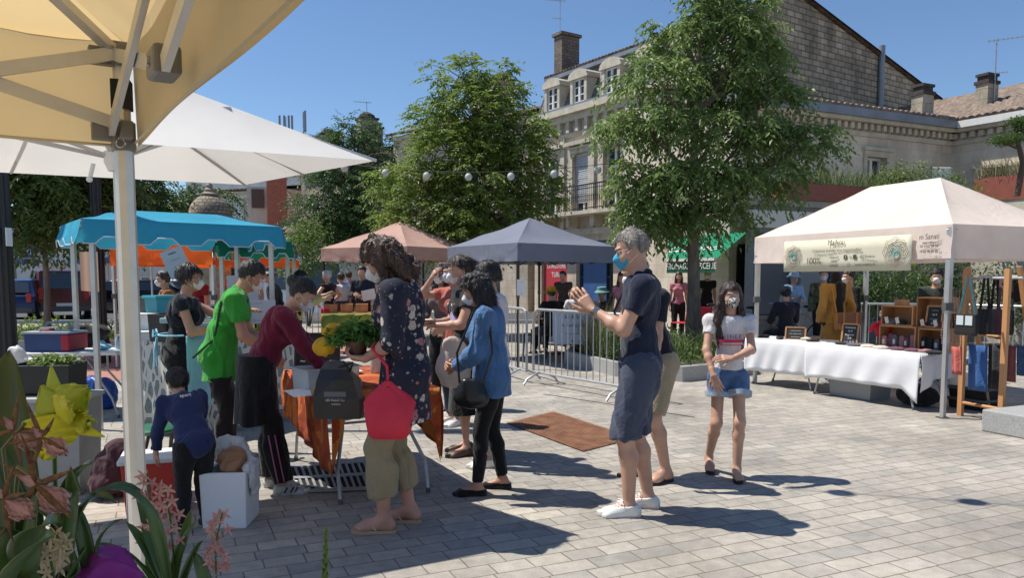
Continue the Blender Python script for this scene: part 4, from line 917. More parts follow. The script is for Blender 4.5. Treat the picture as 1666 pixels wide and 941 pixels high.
mb.build('canopy', CV_BEIGE, bt, smooth=True); mb = MB()
for i in range(4):
  a, b = P3(co[i], Lz+.02), P3(co[(i+1) % 4], Lz+.02); t = (b-a).normalized(); o = V(t.y, -t.x, 0)
  cen = P3((co[0]+co[2])/2, Lz); o = o if (a-cen).dot(o) > 0 else -o
  mb.grid(lambda u, v: a.lerp(b, u)+V(0, 0, .03-.295*v+.004*math.sin(u*12))+o*(.008+.005*math.sin(u*16+1.3*v)*v), 60, 6)
mb.build('valance', canvas('beige_canvas', (0, 0, 0), 0), bt, smooth=True)
mb = MB()
for i in range(4):
  a, b = P3(co[i], Lz+.02), P3(co[(i+1) % 4], Lz+.02); mb.tube([a.lerp(b, k/30)+V(0, 0, -.262+.004*math.sin(k/30*12)) for k in range(31)], .004, 4)
mb.build('hem', mat('beige_hem', (.5, .42, .30), .8), bt)
for ci, q in enumerate(co):
  c_ = (co[0]+co[2])/2; q2 = q+(c_-q).normalized()*.035; mb = MB()
  def prof(r): return [(q2.x+r*(1 if j % 2 else .93)*math.cos(j*math.pi/8+.2), q2.y+r*(1 if j % 2 else .93)*math.sin(j*math.pi/8+.2)) for j in range(16)]
  mb.loft([[(x, y, z) for x, y in prof(.0245)] for z in (0.01, 1.84)]); lg = mb.build('leg', mat('white_aluminium', (.60, .585, .55), .4, .55, noise=.05, scale=20), bt)
  mb = MB(); mb.loft([[(x, y, z) for x, y in prof(.020)] for z in (1.84, 2.08)]); mb.build('inner_leg', ALU, lg)
  mb = MB(); mb.box((q2.x, q2.y, 1.875), (.055, .055, .075), math.atan2(ua.y, ua.x)); mb.build('slider', mat('tent_fitting_grey', (.17, .165, .15), .5), lg, bevel=.004)
  for d_ in (ua, ub):
    s_ = 1 if (co[0]+d_-co[0]).dot(c_-q) > 0 else -1; d2 = d_*s_
    for zz in (1.885, 2.08):
      mb = MB(); mb.bar(P3(q2+d2*.015, zz), P3(q2+d2*.075, zz), .03, .045); mb.build('bracket', MATS['tent_fitting_grey'], lg, bevel=.003)
  mb = MB(); mb.box((q2.x, q2.y, 2.09), (.05, .05, .06), math.atan2(ua.y, ua.x)); mb.build('top_bracket', MATS['tent_fitting_grey'], lg, bevel=.004)
  mb = MB(); mb.box((q2.x, q2.y, 1.985), (.047, .047, .075), .3); mb.build('velcro_strap', BLACKC, lg)
  mb = MB(); g = P3(q2, 1.855)+V(.01, -.035, 0); mb.tube([g+V(.012*math.cos(t), 0, .012*math.sin(t)) for t in np.linspace(0, 6.3, 13)], .0028, 6); mb.build('pull_ring', STEEL, lg)
  if ci == 0:
    d2 = V((co[3]-q).x, (co[3]-q).y).normalized()
for i in range(4):
  q, r = co[i], co[(i+1) % 4]; ins = ((co[0]+co[2])/2-(q+r)/2).normalized()*.04; a, b = P3(q+ins, 0), P3(r+ins, 0); n_ = 3 if 0 else 4
  nodes = [(2.08, 1.885)]+[(1.93, 2.06) if k % 2 else (2.08, 1.885) for k in range(1, n_)]+[(2.08, 1.885)]
  d = (b-a).normalized()
  for k in range(n_):
    p, s_ = a.lerp(b, k/n_), a.lerp(b, (k+1)/n_)
    za, zb = nodes[k][0 if 1 else 1], nodes[k+1][1];
    hi0, lo0 = (2.08, 1.885); hi1, lo1 = (2.09, 1.90)
    mb = MB(); mb.bar(p+V(0, 0, hi0)+d*.06, s_+V(0, 0, lo1)-d*.02, .014, .032); mb.build('truss_bar', ALU, bt)
    mb = MB(); o2 = P3(ins.normalized()*.017, 0); mb.bar(p+V(0, 0, lo0)+d*.06+o2, s_+V(0, 0, hi1)-d*.02+o2, .014, .032); mb.build('truss_bar', ALU, bt)
    if k < n_-1:
      for zz in (lo1, hi1):
        mb = MB(); mb.box(s_+V(0, 0, zz)+o2*.5, (.085, .05, .055), math.atan2(d.y, d.x)); nb = mb.build('bracket', MATS['tent_fitting_grey'], bt, bevel=.008)
        mb = MB(); mb.cyl(s_+V(0, 0, zz)+o2*1.0, s_+V(0, 0, zz)+o2*1.0+P3(ins.normalized()*.022, 0), .010); mb.build('screw', STEEL, nb, smooth=True)
for q in co:
  mb = MB(); a = P3(q, 2.09).lerp(pk, .02)-V(0, 0, .02); mb.bar(a, pk-V(0, 0, .1), .03, .02); mb.build('rafter', ALU, bt)
mb = MB(); mb.cyl(pk-V(0, 0, .6), pk-V(0, 0, .03), .02); mb.build('king_post', ALU, bt)
def string_light(pts, ball_r, n_balls, sag, label, name='string_light', group=None, ph=.5):
  a, b = map(Vector, pts); root = thing(name, label, 'string light', (a+b)/2, group=group)
  f = lambda t: a.lerp(b, t)-V(0, 0, sag*4*t*(1-t)); mb = MB(); mb.tube([f(k/40) for k in range(41)], .006, 4); mb.build('cable', BLACKM, root)
  for k in range(n_balls):
    p = f((k+ph)/n_balls); mb = MB(); rb = []
    mb.lathe([(.01, ball_r*.95)]+[(max(.01, ball_r*math.sin(math.pi*(j/16))*(1 if j % 2 else .93)), ball_r*math.cos(math.pi*j/16)) for j in range(1, 16)]+[(.01, -ball_r*.95)], p-V(0, 0, ball_r+.02), 14)
    mb.build('lantern', mat('lantern_paper', (.55, .58, .54), .5, trans=.2), root, smooth=True)
a, b = Wp(430, 232, 15.0), Wp(1003, 262, 15.0)
string_light((Wp(395, 235, 16), Wp(1005, 264, 15)), .075, 9, .35, 'string of striped round lanterns crossing in front of the middle trees', ph=.55)
g1, g2_ = G(1375, 803), G(1590, 818); off = V(-.553, .148, 0)
a = g1+off*4.2+V(0, 0, 4.2+.1); b = g2_+off*4.2+V(0, 0, 4.3); dd = b-a
string_light((a-dd*2.5, b+dd*3.5), .085, 7, .0, 'string of lanterns hung high over the open paving, above the picture', ph=.5)
aw = thing('shop_awning', 'green grocery awning with white lettering left of the ecru tent', 'awning', (*MW.p(11.0, 0).xy, 2.6));
A0, A1 = Wp(1085, 437, 19.6), Wp(1163, 437, 18.2); bz = 1.81
AW = CV_GREEN if 0 else canvas('awning_green', (.012, .22, .12), .15)
B0, B1 = Wp(1088, 386, 22.0), Wp(1215, 378, 20.0)
for q in (A0, A1): q.z = bz+.12
mb = MB(); mb.grid(lambda u, v: A0.lerp(A1, u).lerp(B0.lerp(B1, u), v), 6, 6); mb.build('slope', AW, aw); mb = MB(); mb.poly([A0, A1, A1-V(0, 0, .3), A0-V(0, 0, .3)]); mb.poly([A0+V(0, .03, 0), A1+V(0, .03, 0), A1+V(0, .03, -.3), A0+V(0, .03, -.3)], True); mb.build('valance', mat('awning_dark_green', (.006, .09, .05), .7), aw)
mb = MB(); mb.bar(A0+V(0, 0, .02), A1+V(0, 0, .02), .06, .07); mb.build('front_bar', WINW, aw)
dx = (A1-A0).normalized(); up = (B0-A0).normalized()
text('lettering', 'FROMAGES - ÉPICERIE', .22, frame((A0+A1)/2-V(0, 0, .14)-V(0, .03, 0)-Vector(aw.location), dx, (0, 0, 1)), PAPER, aw, sx=.8)
nrm_ = dx.cross(up).normalized(); text('lettering', 'Casino', .62, frame(A0.lerp(A1, .42).lerp(B0.lerp(B1, .4), .42)+nrm_*.02*(1 if nrm_.y < 0 else -1)-Vector(aw.location), dx, up), PAPER, aw, shear=.4, sx=1.1)
q = at_ground(345, 22); o = thing('advertising_column', 'old stone-coloured advertising column with fish-scale dome and finial', 'column', q)
SC = stone_mat('scaled_dome', (.30, .25, .18), (.40, .33, .24), .12, .1, .012, (.16, .13, .1), .3, .9)
mb = MB(); mb.lathe([(.62, 0), (.62, .3), (.52, .35), (.52, 3.05), (.62, 3.1), (.66, 3.2), (.60, 3.25)], q, 24); mb.build('shaft', mat('column_stone', (.33, .28, .21), .8, noise=.2, bump=.3), o, smooth=True)
mb = MB(); mb.lathe([(.585, 3.25)]+[(.58*math.cos(t), 3.25+.62*math.sin(t)) for t in np.linspace(.05, 1.25, 10)], q, 24); mb.build('dome', SC, o, smooth=True)
mb = MB(); mb.lathe([(.25, 3.83), (.26, 3.88), (.14, 3.93), (.15, 4.0), (.09, 4.05), (.1, 4.12), (.05, 4.18), (.06, 4.24), (.02, 4.38)], q, 16); mb.build('finial', MATS['column_stone'], o, smooth=True)
def lamppost(label, u, Y, r, h=7):
  q = at_ground(u, Y); o = thing('lamp_post', label, 'lamp post', q); mb = MB(); n = 24
  def ring(rr, z, fl=.0): return [(q.x+rr*(1-fl*(j % 2))*math.cos(j*2*math.pi/n), q.y+rr*(1-fl*(j % 2))*math.sin(j*2*math.pi/n), z) for j in range(n)]
  mb.loft([ring(r*1.35, 0), ring(r*1.35, .35), ring(r*1.2, .4), ring(r, .5, .14), ring(r*.9, h, .14)]); mb.build('shaft', BLACKM, o)
  mb = MB(); mb.bar((q.x, q.y, h), (q.x+.9, q.y, h+.15), .08); mb.box((q.x+1.1, q.y, h+.16), (.6, .25, .1)); hd = mb.build('lamp_head', BLACKM, o)
  return o, q
lp, q = lamppost('thick black fluted lamp post at the very left edge', 4, 8.5, .115)
mb = MB(); mb.box((q.x+.115, q.y-.03, 1.95), (.012, .1, .2)); mb.build('sticker', PAPER, lp)
lamppost('black lamp post just left of the foreground tent leg', 161, 13.6, .105)
def vnoise(p, seed=0):
  """smooth value noise, p (n,3) -> (-1..1)"""
  i = np.floor(p).astype(np.int64); f = p-i; f = f*f*(3-2*f); r = 0
  for a in (0, 1):
    for b in (0, 1):
      for c in (0, 1):
        h = ((i[:, 0]+a)*374761393+(i[:, 1]+b)*668265263+(i[:, 2]+c)*2147483647+seed*974634777) & 0xffffffff
        h = ((h ^ (h >> 13))*1274126177) & 0xffffffff; h = (h ^ (h >> 16)) & 0xffff
        r = r+(h/32767.5-1)*(f[:, 0] if a else 1-f[:, 0])*(f[:, 1] if b else 1-f[:, 1])*(f[:, 2] if c else 1-f[:, 2])
  return r
def sdf_prim(p, X, Y, Z):
  if p[0] == 'c':
    a, b, r0, r1 = p[1], p[2], p[3], p[4]; d = np.array(b)-np.array(a); L2 = max(1e-9, float(d@d))
    t = np.clip(((X-a[0])*d[0]+(Y-a[1])*d[1]+(Z-a[2])*d[2])/L2, 0, 1)
    return np.sqrt((X-a[0]-t*d[0])**2+(Y-a[1]-t*d[1])**2+(Z-a[2]-t*d[2])**2)-(r0+(r1-r0)*t)
  if p[0] == 'f':   # flattened cone: p[6] direction that is squeezed, p[7] factor
    a, b, r0, r1, fwd, q = p[1], p[2], p[3], p[4], p[6], p[7]; d = np.array(b)-np.array(a); L2 = float(d@d); t = np.clip(((X-a[0])*d[0]+(Y-a[1])*d[1]+(Z-a[2])*d[2])/L2, 0, 1)
    x, y, z = X-a[0]-t*d[0], Y-a[1]-t*d[1], Z-a[2]-t*d[2]; w = (x*fwd[0]+y*fwd[1]+z*fwd[2]); e = w/q-w
    return (np.sqrt((x+e*fwd[0])**2+(y+e*fwd[1])**2+(z+e*fwd[2])**2)-(r0+(r1-r0)*t))*.85
  if p[0] == 'e':
    c, M, r = p[1], p[2], p[3]; q = [((X-c[0])*M[0][j]+(Y-c[1])*M[1][j]+(Z-c[2])*M[2][j]) for j in range(3)]
    k0 = np.sqrt(sum((q[j]/r[j])**2 for j in range(3)))+1e-9; k1 = np.sqrt(sum((q[j]/r[j]**2)**2 for j in range(3)))+1e-9
    return k0*(k0-1)/k1
def prim_box(p):
  if p[0] in 'cf': r = max(p[3], p[4]); a, b = np.array(p[1]), np.array(p[2]); return np.minimum(a, b)-r, np.maximum(a, b)+r
  r = max(p[3]); c = np.array(p[1]); return c-r, c+r
def grow(p, d): return (p[0], p[1], p[2], p[3]+d, p[4]+d)+tuple(p[5:]) if p[0] in 'cf' else (p[0], p[1], p[2], [q+d for q in p[3]])
def nets(D, org, h):
  s = D < 0; nx, ny, nz = D.shape
  c = [s[i:nx-1+i, j:ny-1+j, k:nz-1+k] for i in (0, 1) for j in (0, 1) for k in (0, 1)]
  sm = sum(x.astype(np.int8) for x in c); act = (sm > 0) & (sm < 8)
  ids = np.full(act.shape, -1, np.int64); I = np.argwhere(act); ids[act] = np.arange(len(I))
  acc = np.zeros((len(I), 3)); cnt = np.zeros(len(I)); off = [(i, j, k) for i in (0, 1) for j in (0, 1) for k in (0, 1)]
  vals = {o: D[I[:, 0]+o[0], I[:, 1]+o[1], I[:, 2]+o[2]] for o in off}
  for o in off:
    for ax in range(3):
      if o[ax]: continue
      o2 = list(o); o2[ax] = 1; o2 = tuple(o2); va, vb = vals[o], vals[o2]; m = (va < 0) != (vb < 0)
      t = np.where(m, va/(va-vb+1e-12), 0); p = np.zeros((len(I), 3)); p[:] = o; p[:, ax] += t; acc += p*m[:, None]; cnt += m
  v = (I+acc/np.maximum(cnt, 1)[:, None])*h+org; F = []
  for ax in range(3):
    sl0 = [slice(1, -1)]*3; sl1 = [slice(1, -1)]*3; sl0[ax] = slice(0, -1); sl1[ax] = slice(1, None)
    a, b = s[tuple(sl0)], s[tuple(sl1)]; E = np.argwhere(a != b)
    if not len(E): continue
    inside = a[tuple(E.T)]; u, w = [(1, 2), (2, 0), (0, 1)][ax]; E2 = E.copy(); E2[:, u] += 1; E2[:, w] += 1
    def cell(du, dw): q = E2.copy(); q[:, u] -= du; q[:, w] -= dw; return ids[q[:, 0], q[:, 1], q[:, 2]]
    q = np.stack([cell(1, 1), cell(0, 1), cell(0, 0), cell(1, 0)], 1); q[~inside] = q[~inside][:, ::-1]; F.append(q)
  f = np.concatenate(F); f = f[(f >= 0).all(1)]
  return v, f
def sdf_mesh(prims, h, k=.03, cuts=(), noise=None):
  pad = k+2.5*h; bb = [prim_box(p) for p in prims]; lo = np.min([b[0] for b in bb], 0)-pad; hi = np.max([b[1] for b in bb], 0)+pad
  n = np.ceil((hi-lo)/h).astype(int)+1; ax = [lo[i]+np.arange(n[i])*h for i in range(3)]
  D = np.full(n, .25)
  for p, (a, b) in zip(prims, bb):
    i0 = np.maximum(0, ((a-pad-lo)/h).astype(int)); i1 = np.minimum(n, ((b+pad-lo)/h).astype(int)+2)
    X, Y, Z = np.meshgrid(*[ax[i][i0[i]:i1[i]] for i in range(3)], indexing='ij', sparse=True)
    d = sdf_prim(p, X, Y, Z); S_ = D[i0[0]:i1[0], i0[1]:i1[1], i0[2]:i1[2]]; kk = p[5] if len(p) > 5 else k
    hh = np.maximum(kk-np.abs(S_-d), 0)/kk; D[i0[0]:i1[0], i0[1]:i1[1], i0[2]:i1[2]] = np.minimum(S_, d)-hh*hh*kk*.25
  if cuts:
    X, Y, Z = np.meshgrid(*ax, indexing='ij', sparse=True)
    for c in cuts: D = np.maximum(D, c(X, Y, Z))
  D[0] = D[-1] = .1; D[:, 0] = D[:, -1] = .1; D[:, :, 0] = D[:, :, -1] = .1
  return nets(D, lo, h)
def relax(v, f, n=1, lam=.5):
  for _ in range(n):
    a = np.zeros_like(v); c = np.zeros(len(v))
    for i in range(4):
      for j in ((i+1) % 4, (i+3) % 4): np.add.at(a, f[:, i], v[f[:, j]]); np.add.at(c, f[:, i], 1)
    v = v*(1-lam)+lam*a/np.maximum(c, 1)[:, None]
  return v
def vnormals(v, f):
  n = np.cross(v[f[:, 2]]-v[f[:, 0]], v[f[:, 3]]-v[f[:, 1]]); N = np.zeros_like(v)
  for i in range(4): np.add.at(N, f[:, i], n)
  return N/(np.linalg.norm(N, axis=1)[:, None]+1e-12)
def nv(x): x = np.array(x, float); return x/(np.linalg.norm(x)+1e-12)
def rotm(axis, a):
  x, y, z = nv(axis); c, s = math.cos(a), math.sin(a); C = 1-c
  return np.array([[c+x*x*C, x*y*C-z*s, x*z*C+y*s], [y*x*C+z*s, c+y*y*C, y*z*C-x*s], [z*x*C-y*s, z*y*C+x*s, c+z*z*C]])
SKIN = mat('skin', (.52, .30, .21), .45, noise=.16, scale=7, spec=.35)
SKINT = mat('tanned_skin', (.44, .235, .155), .45, noise=.16, scale=7, spec=.35)
SKINP = mat('pinkish_skin', (.50, .26, .19), .45, noise=.2, scale=7, spec=.35)
def hairmat(name, c, c2): return mat(name, c, .42, col2=c2, scale=40, bump=.8, bscale=90, stretch=(1, 1, .18), spec=.5, detail=3)
H_BLACK = hairmat('black_hair', (.008, .007, .007), (.025, .02, .018)); H_BROWN = hairmat('brown_hair', (.03, .015, .009), (.10, .05, .028))
H_GREY = hairmat('grey_hair', (.14, .12, .10), (.32, .28, .24)); H_DBR = hairmat('dark_brown_hair', (.02, .011, .008), (.06, .032, .02)); H_BLOND = hairmat('blond_hair', (.35, .24, .12), (.55, .42, .25))
H_WHITE = hairmat('white_hair', (.4, .38, .36), (.6, .58, .55))
EYEW = mat('eye_white', (.7, .68, .65), .2); EYED = mat('dark_iris', (.02, .012, .01), .1); LIPM = mat('lip', (.42, .17, .14), .5)
class Fig:
  def __init__(s, name, label, H=1.7, female=False, build=1.0, lean=0, leanside=0, twist=0, hyaw=0, hpitch=0, hroll=0, pelvis=1.0, feet=((-.1, 0, 0), (.1, 0, 0)), foot_yaw=(8, -8), wrists=None, elbow=((-.5, -.6, -.4), (.5, -.6, -.4)), hips=0, knee=((0, 1, 0), (0, 1, 0)), h=.009, cat='person', group=None, heel=(0, 0), seat=None, arms=1.0):
    s.root = thing(name, label, cat, group=group); s.H = H; s.s = k = H/1.75; s.fem = female; s.h = h; s.b = build
    s.parts = {}
    hz = .93*k*pelvis if seat is None else seat; s.hip = np.array([0, hips, hz])
    L = R(lean); up = np.array([math.sin(R(leanside)), math.sin(L), math.cos(L)]); up = nv(up); s.up = up
    tw = R(twist); x0 = np.array([1, 0, 0.]); s.sx = rotm(up, tw)@nv(x0-up*(x0@up)); s.fw = np.cross(up, s.sx)
    if s.fw[1] < 0 and abs(twist) < 90: s.fw = -s.fw
    s.waist = s.hip+np.array([0, .0, .14*k])+up*0; up1 = nv(up+np.array([0, 0, .25]))
    s.waist = s.hip+up1*.15*k; s.chest = s.waist+up*.24*k; s.neck = s.chest+up*.155*k
    sw = (.155 if female else .178)*k*(.85+.15*build); s.sh = [s.chest+up*.105*k-s.sx*sw, s.chest+up*.105*k+s.sx*sw]
    hw = .088*k; s.hipj = [s.hip-x0*hw, s.hip+x0*hw]
    pit = R(hpitch); yaw = R(hyaw); f = nv(np.array([s.fw[0], s.fw[1], 0])); Rz = rotm((0, 0, 1), yaw); f = Rz@f; r = nv(np.cross(f, (0, 0, 1)))
    Rp = rotm(r, pit); f = Rp@f; u = Rp@np.array([0, 0, 1.]); Rr = rotm(f, R(hroll)); u = Rr@u; r = nv(np.cross(f, u)); s.hf, s.hu, s.hr = f, u, r
    nk = nv(up*.6+u*.6+np.array([0, 0, .4])); s.head = s.neck+nk*.055*k+u*.115*k+f*.028*k; s.hs = k if H > 1.3 else k*1.18
    if H < 1.3: s.head = s.neck+nk*.045*k+u*.125*k+f*.02*k
    s.M = np.stack([r, f, u], 1)
    s.ank = []; s.knee = []; s.foot = feet; s.fyaw = foot_yaw; s.heel = heel
    for i in (0, 1):
      a = np.array(feet[i], float)+np.array([0, 0, .085*k+heel[i]]); s.ank.append(a); s.knee.append(s.ik(s.hipj[i], a, .44*k, .415*k, np.array(knee[i], float)))
    s.wr = []; s.el = []; la, lf = .29*k*arms, .255*k*arms
    wr = wrists or ((-.24*k, .05, .80*k), (.24*k, .05, .80*k))
    for i in (0, 1):
      w = np.array(wr[i], float); s.el.append(s.ik(s.sh[i], w, la, lf, np.array(elbow[i], float)))
      d = w-s.sh[i]; L_ = np.linalg.norm(d); mx = (la+lf)*.995
      s.wr.append(s.sh[i]+d*min(1, mx/L_))
  def ik(s, a, b, l1, l2, pole):
    d = b-a; L = min(np.linalg.norm(d), (l1+l2)*.998); n = nv(d); x = (l1*l1-l2*l2+L*L)/(2*L); y = math.sqrt(max(0, l1*l1-x*x)); p = pole-n*(pole@n); return a+n*x+nv(p)*y
  def hp(s, x, y, z): return s.head+(s.hr*x+s.hf*y+s.hu*z)*s.hs     # head space, metres for a 1.75 m person
  def E(s, c, r, M=None): return ('e', c, s.M if M is None else M, [q for q in r])
  def torso(s, belly=0):
    k = s.s; b = s.b; T = np.stack([s.sx, s.fw, s.up], 1); I = np.eye(3)
    up1 = nv(s.waist-s.hip); I2 = np.stack([np.array([1, 0, 0.]), nv(np.cross(up1, (1, 0, 0))), up1], 1)
    p = [('e', s.hip+np.array([0, -.012*k, .0]), I2, [.165*k*b*(1.05 if s.fem else .98), .118*k*b, .14*k]),
      ('e', s.waist, I2, [.135*k*b*(.93 if s.fem else 1.02), .098*k*b, .15*k]),
      ('e', s.chest+s.up*.0*k, T, [.152*k*b*(.92 if s.fem else 1.04), .112*k*b, .17*k]),
      ('e', s.chest+s.up*.085*k-s.fw*.01*k, T, [.17*k*(.9 if s.fem else 1.0)*(.8+.2*b), .09*k, .075*k]),
      ('c', s.neck-s.up*.05*k, s.sh[0]+s.up*.002*k, .058*k, .052*k), ('c', s.neck-s.up*.05*k, s.sh[1]+s.up*.002*k, .058*k, .052*k)]
    if s.fem:
      for q in (-1, 1): p.append(('e', s.chest+s.sx*.068*k*q+s.fw*.085*k-s.up*.02*k, T, [.062*k*b, .052*k*b, .062*k*b]))
    if belly: p.append(('e', s.waist+s.fw*.05*k+s.up*.02*k, T, [.13*k*b, .09*k+belly, .12*k]))
    return p
  def arm(s, i, upto=2.0, g=0):
    k = s.s*(.94 if s.fem else 1)*(.84 if s.H < 1.5 and s.H > 1.02 else 1); sh, el, wr = s.sh[i], s.el[i], s.wr[i]; r = [.056*k, .043*k, .040*k, .0265*k]; p = []
    t = min(1, upto); p.append(('c', sh, sh+(el-sh)*t, r[0]+g, r[0]+(r[1]-r[0])*t+g))
    if upto > 1:
      t = min(1, upto-1); m = el+(wr-el)*.3
      if t > .3: p.append(('c', el, m, r[2]*.96+g, r[2]*1.02+g)); t2 = (t-.3)/.7; p.append(('c', m, m+(wr-m)*t2, r[2]*1.02+g, r[2]*1.02+(r[3]-r[2]*1.02)*t2+g))
      else: p.append(('c', el, el+(wr-el)*t, r[2]+g, r[2]+g))
    return p
  def leg(s, i, upto=2.0, g=0, w=1.0):
    k = s.s; a, kn, an = s.hipj[i], s.knee[i], s.ank[i]; p = []; f = nv(np.cross(kn-a, (1, 0, 0)) if 0 else (0, 1, 0))
    t = min(1, upto); r0, r1 = .092*k*w*(1.05 if s.fem else 1), .056*k*w; p.append(('c', a+np.array([0, -.01, -.02]), a+(kn-a)*t, r0+g, r0+(r1-r0)*t+g))
    if upto > 1:
      t = min(1, upto-1); c = kn+(an-kn)*.3+np.array([0, -.016*k, 0]); rc = .055*k*w; ra = .036*k
      if t > .3: p.append(('c', kn, c, r1*.95+g, rc+g)); t2 = (t-.3)/.7; e = c+(an-c)*t2; p.append(('c', c, e, rc+g, rc+(ra-rc)*t2+g))
      else: p.append(('c', kn, kn+(c-kn)*t/.3, r1+g, r1+(rc-r1)*t+g))
    return p
  def fdir(s, i): a = R(s.fyaw[i]); return np.array([-math.sin(a), math.cos(a), 0])
  def footp(s, i, g=0):
    k = s.s; a = s.ank[i]; f = s.fdir(i); z0 = a[2]-.085*k; lat = np.array([f[1], -f[0], 0])*(-1 if i else 1)  # lat: towards big toe side
    hl = s.heel[i]; P = lambda x, y, z: np.array([a[0], a[1], 0])+f*x*k+lat*y*k+np.array([0, 0, z0+z*k-hl*max(0, min(1, (x+.02)/.15))])
    p = [('c', P(-.035, 0, .035), P(-.01, 0, .06), .034*k+g, .034*k+g), ('c', P(-.005, 0, .065), P(.10, .012, .036), .034*k+g, .026*k+g), ('c', P(-.03, 0, .028), P(.11, -.02, .02), .026*k+g, .021*k+g), ('c', P(.08, .02, .026), P(.135, .022, .022), .027*k+g, .022*k+g), ('c', P(.10, -.018, .02), P(.135, -.018, .018), .02*k+g, .017*k+g)]
    toes = [('c', P(.14, .028, .02), P(.175, .026, .014), .0125*k, .0115*k, .008)]+[('c', P(.14-.006*j, .008-.0145*j, .016), P(.168-.009*j, .007-.0155*j, .011), .009*k, .0082*k, .006) for j in range(4)]
    return p, toes, P
  def headp(s):
    p = [s.E(s.hp(0, -.008, .03), [.073*s.hs, .093*s.hs, .088*s.hs]), s.E(s.hp(0, .022, -.03), [.059*s.hs, .067*s.hs, .082*s.hs]), ('c', s.hp(0, .055, -.085), s.hp(0, .035, -.08), .026*s.hs, .032*s.hs),
      ('c', s.neck-s.up*.03*s.s, s.hp(0, -.015, -.055), (.052 if s.fem else .062)*s.s, (.046 if s.fem else .054)*s.s),
      ('c', s.hp(0, .083, .012), s.hp(0, .105, -.026), .0075*s.hs, .0125*s.hs, .012), s.E(s.hp(0, .082, -.056), [.024*s.hs, .010*s.hs, .010*s.hs])]
    for q in (-1, 1):
      p += [s.E(s.hp(.074*q, -.008, -.008), [.009*s.hs, .019*s.hs, .030*s.hs]), ('c', s.hp(.012*q, .092, .03), s.hp(.045*q, .078, .03), .008*s.hs, .007*s.hs, .012)]
      p.append(s.E(s.hp(.035*q, .060, -.028), [.024*s.hs, .022*s.hs, .022*s.hs]))
    return p
  def sockets(s):
    out = []
    for q in (-1, 1):
      c = s.hp(.031*q, .104, .009); r = .017*s.hs
      out.append(lambda X, Y, Z, c=c, r=r: r-np.sqrt((X-c[0])**2+(Y-c[1])**2+(Z-c[2])**2))
    return out
  def handp(s, i, curl=.35, d=None, n=None, spread=.12, thumb=.5, sc=1.0):
    """d: direction of the fingers, n: direction the palm faces"""
    k = s.s*sc*(.93 if s.fem else 1.0); w = s.wr[i]; d = nv(s.wr[i]-s.el[i]) if d is None else nv(d); n = nv(n if n is not None else (1 if i == 0 else -1, 0, 0)); n = nv(n-d*(n@d)); l = np.cross(d, n) # l points to thumb or little side
    l = l*(1 if i == 0 else -1); l = -l if False else l
    P = []; wr = w
    Fp = []
    kn = [wr+d*(.088-.004*abs(j-1.2))*k+l*(.030-.0205*j)*k+n*(.000)*k for j in range(4)]
    for j in range(4): P.append(('c', wr+d*.012*k+l*(.014-.010*j)*k, kn[j], .0165*k, .0125*k, .012))
    ln = [.043, .049, .046, .035]
    for j in range(4):
      a = kn[j]; dd = nv(d+l*spread*(1.3-j)*.5); ang = curl*(.9+.12*j)
      for ph, (q, r0, r1) in enumerate(((1.0, .0098, .0088), (.62, .0088, .0080), (.5, .0080, .0068))):
        ax = np.cross(dd, n); dd = nv(rotm(ax, ang*(1.0 if ph == 0 else 1.15))@dd); n2 = nv(np.cross(ax, dd)); b = a+dd*ln[j]*q*k
        P.append(('c', a, b, r0*k, r1*k, .004)); a = b
    t0 = wr+d*.022*k+l*.020*k+n*.006*k; td = nv(d*.62+l*.72+n*.35*thumb); t1 = t0+td*.042*k; td2 = nv(td*.8+d*.5+n*.25*thumb-l*.15); t2 = t1+td2*.032*k; t3 = t2+nv(td2+n*.25*thumb)*.024*k
    P += [('c', t0, t1, .0155*k, .0115*k, .010), ('c', t1, t2, .011*k, .0095*k, .004), ('c', t2, t3, .0095*k, .0078*k, .004)]
    return P, kn
  def body(s, skin=SKIN, hands=({}, {}), barefoot=False, hand_h=None, name='body', leg_w=1.0, covered=True):
    tr = s.torso(); pr = [grow(p, -.024*s.s) for p in tr[:4]]+[grow(p, -.010*s.s) for p in tr[4:6]]+[grow(p, -.022*s.s) for p in tr[6:]]+s.headp()
    for i in (0, 1):
      a = s.arm(i); pr.append(('c', a[0][1], a[0][2], a[0][3]-.008, a[0][4])); pr += a[1:]
      l = s.leg(i, w=leg_w)
      if not barefoot and covered: l = [grow(q, -.012) for q in l]
      l[0] = ('c', l[0][1], l[0][2], l[0][3]-.02, l[0][4]); pr += l
    V_, F_ = [], []; n0 = 0
    for i in (0, 1):
      if barefoot: p, t, _ = s.footp(i); pr += p+t
      else: p, t, _ = s.footp(i, -.004); pr += p[:3]
    v, f = sdf_mesh(pr, s.h, .03*s.s, s.sockets()); v = relax(v, f, 1, .4); V_.append(v); F_.append(f); n0 = len(v)
    hv, hf = sdf_mesh([grow(q, .0012) for q in s.headp()], s.h*.55, .02*s.s, s.sockets()); hv = relax(hv, hf, 1, .4); V_.append(hv); F_.append(hf+n0); n0 += len(hv)
    s.kn = [None, None]
    for i in (0, 1):
      if hands[i] is None: continue
      P, s.kn[i] = s.handp(i, **hands[i]); w, e = s.wr[i], s.el[i]; P.append(('c', w+(e-w)*.25, w, .030*s.s*(.94 if s.fem else 1), .0235*s.s*(.94 if s.fem else 1), .015))
      hh = hand_h or s.h*.42; v, f = sdf_mesh(P, hh, .006, ()); v = relax(v, f, 1, .3); V_.append(v); F_.append(f+n0); n0 += len(v)
    o = npmesh(name, np.concatenate(V_), np.concatenate(F_), skin, s.root);
    return s
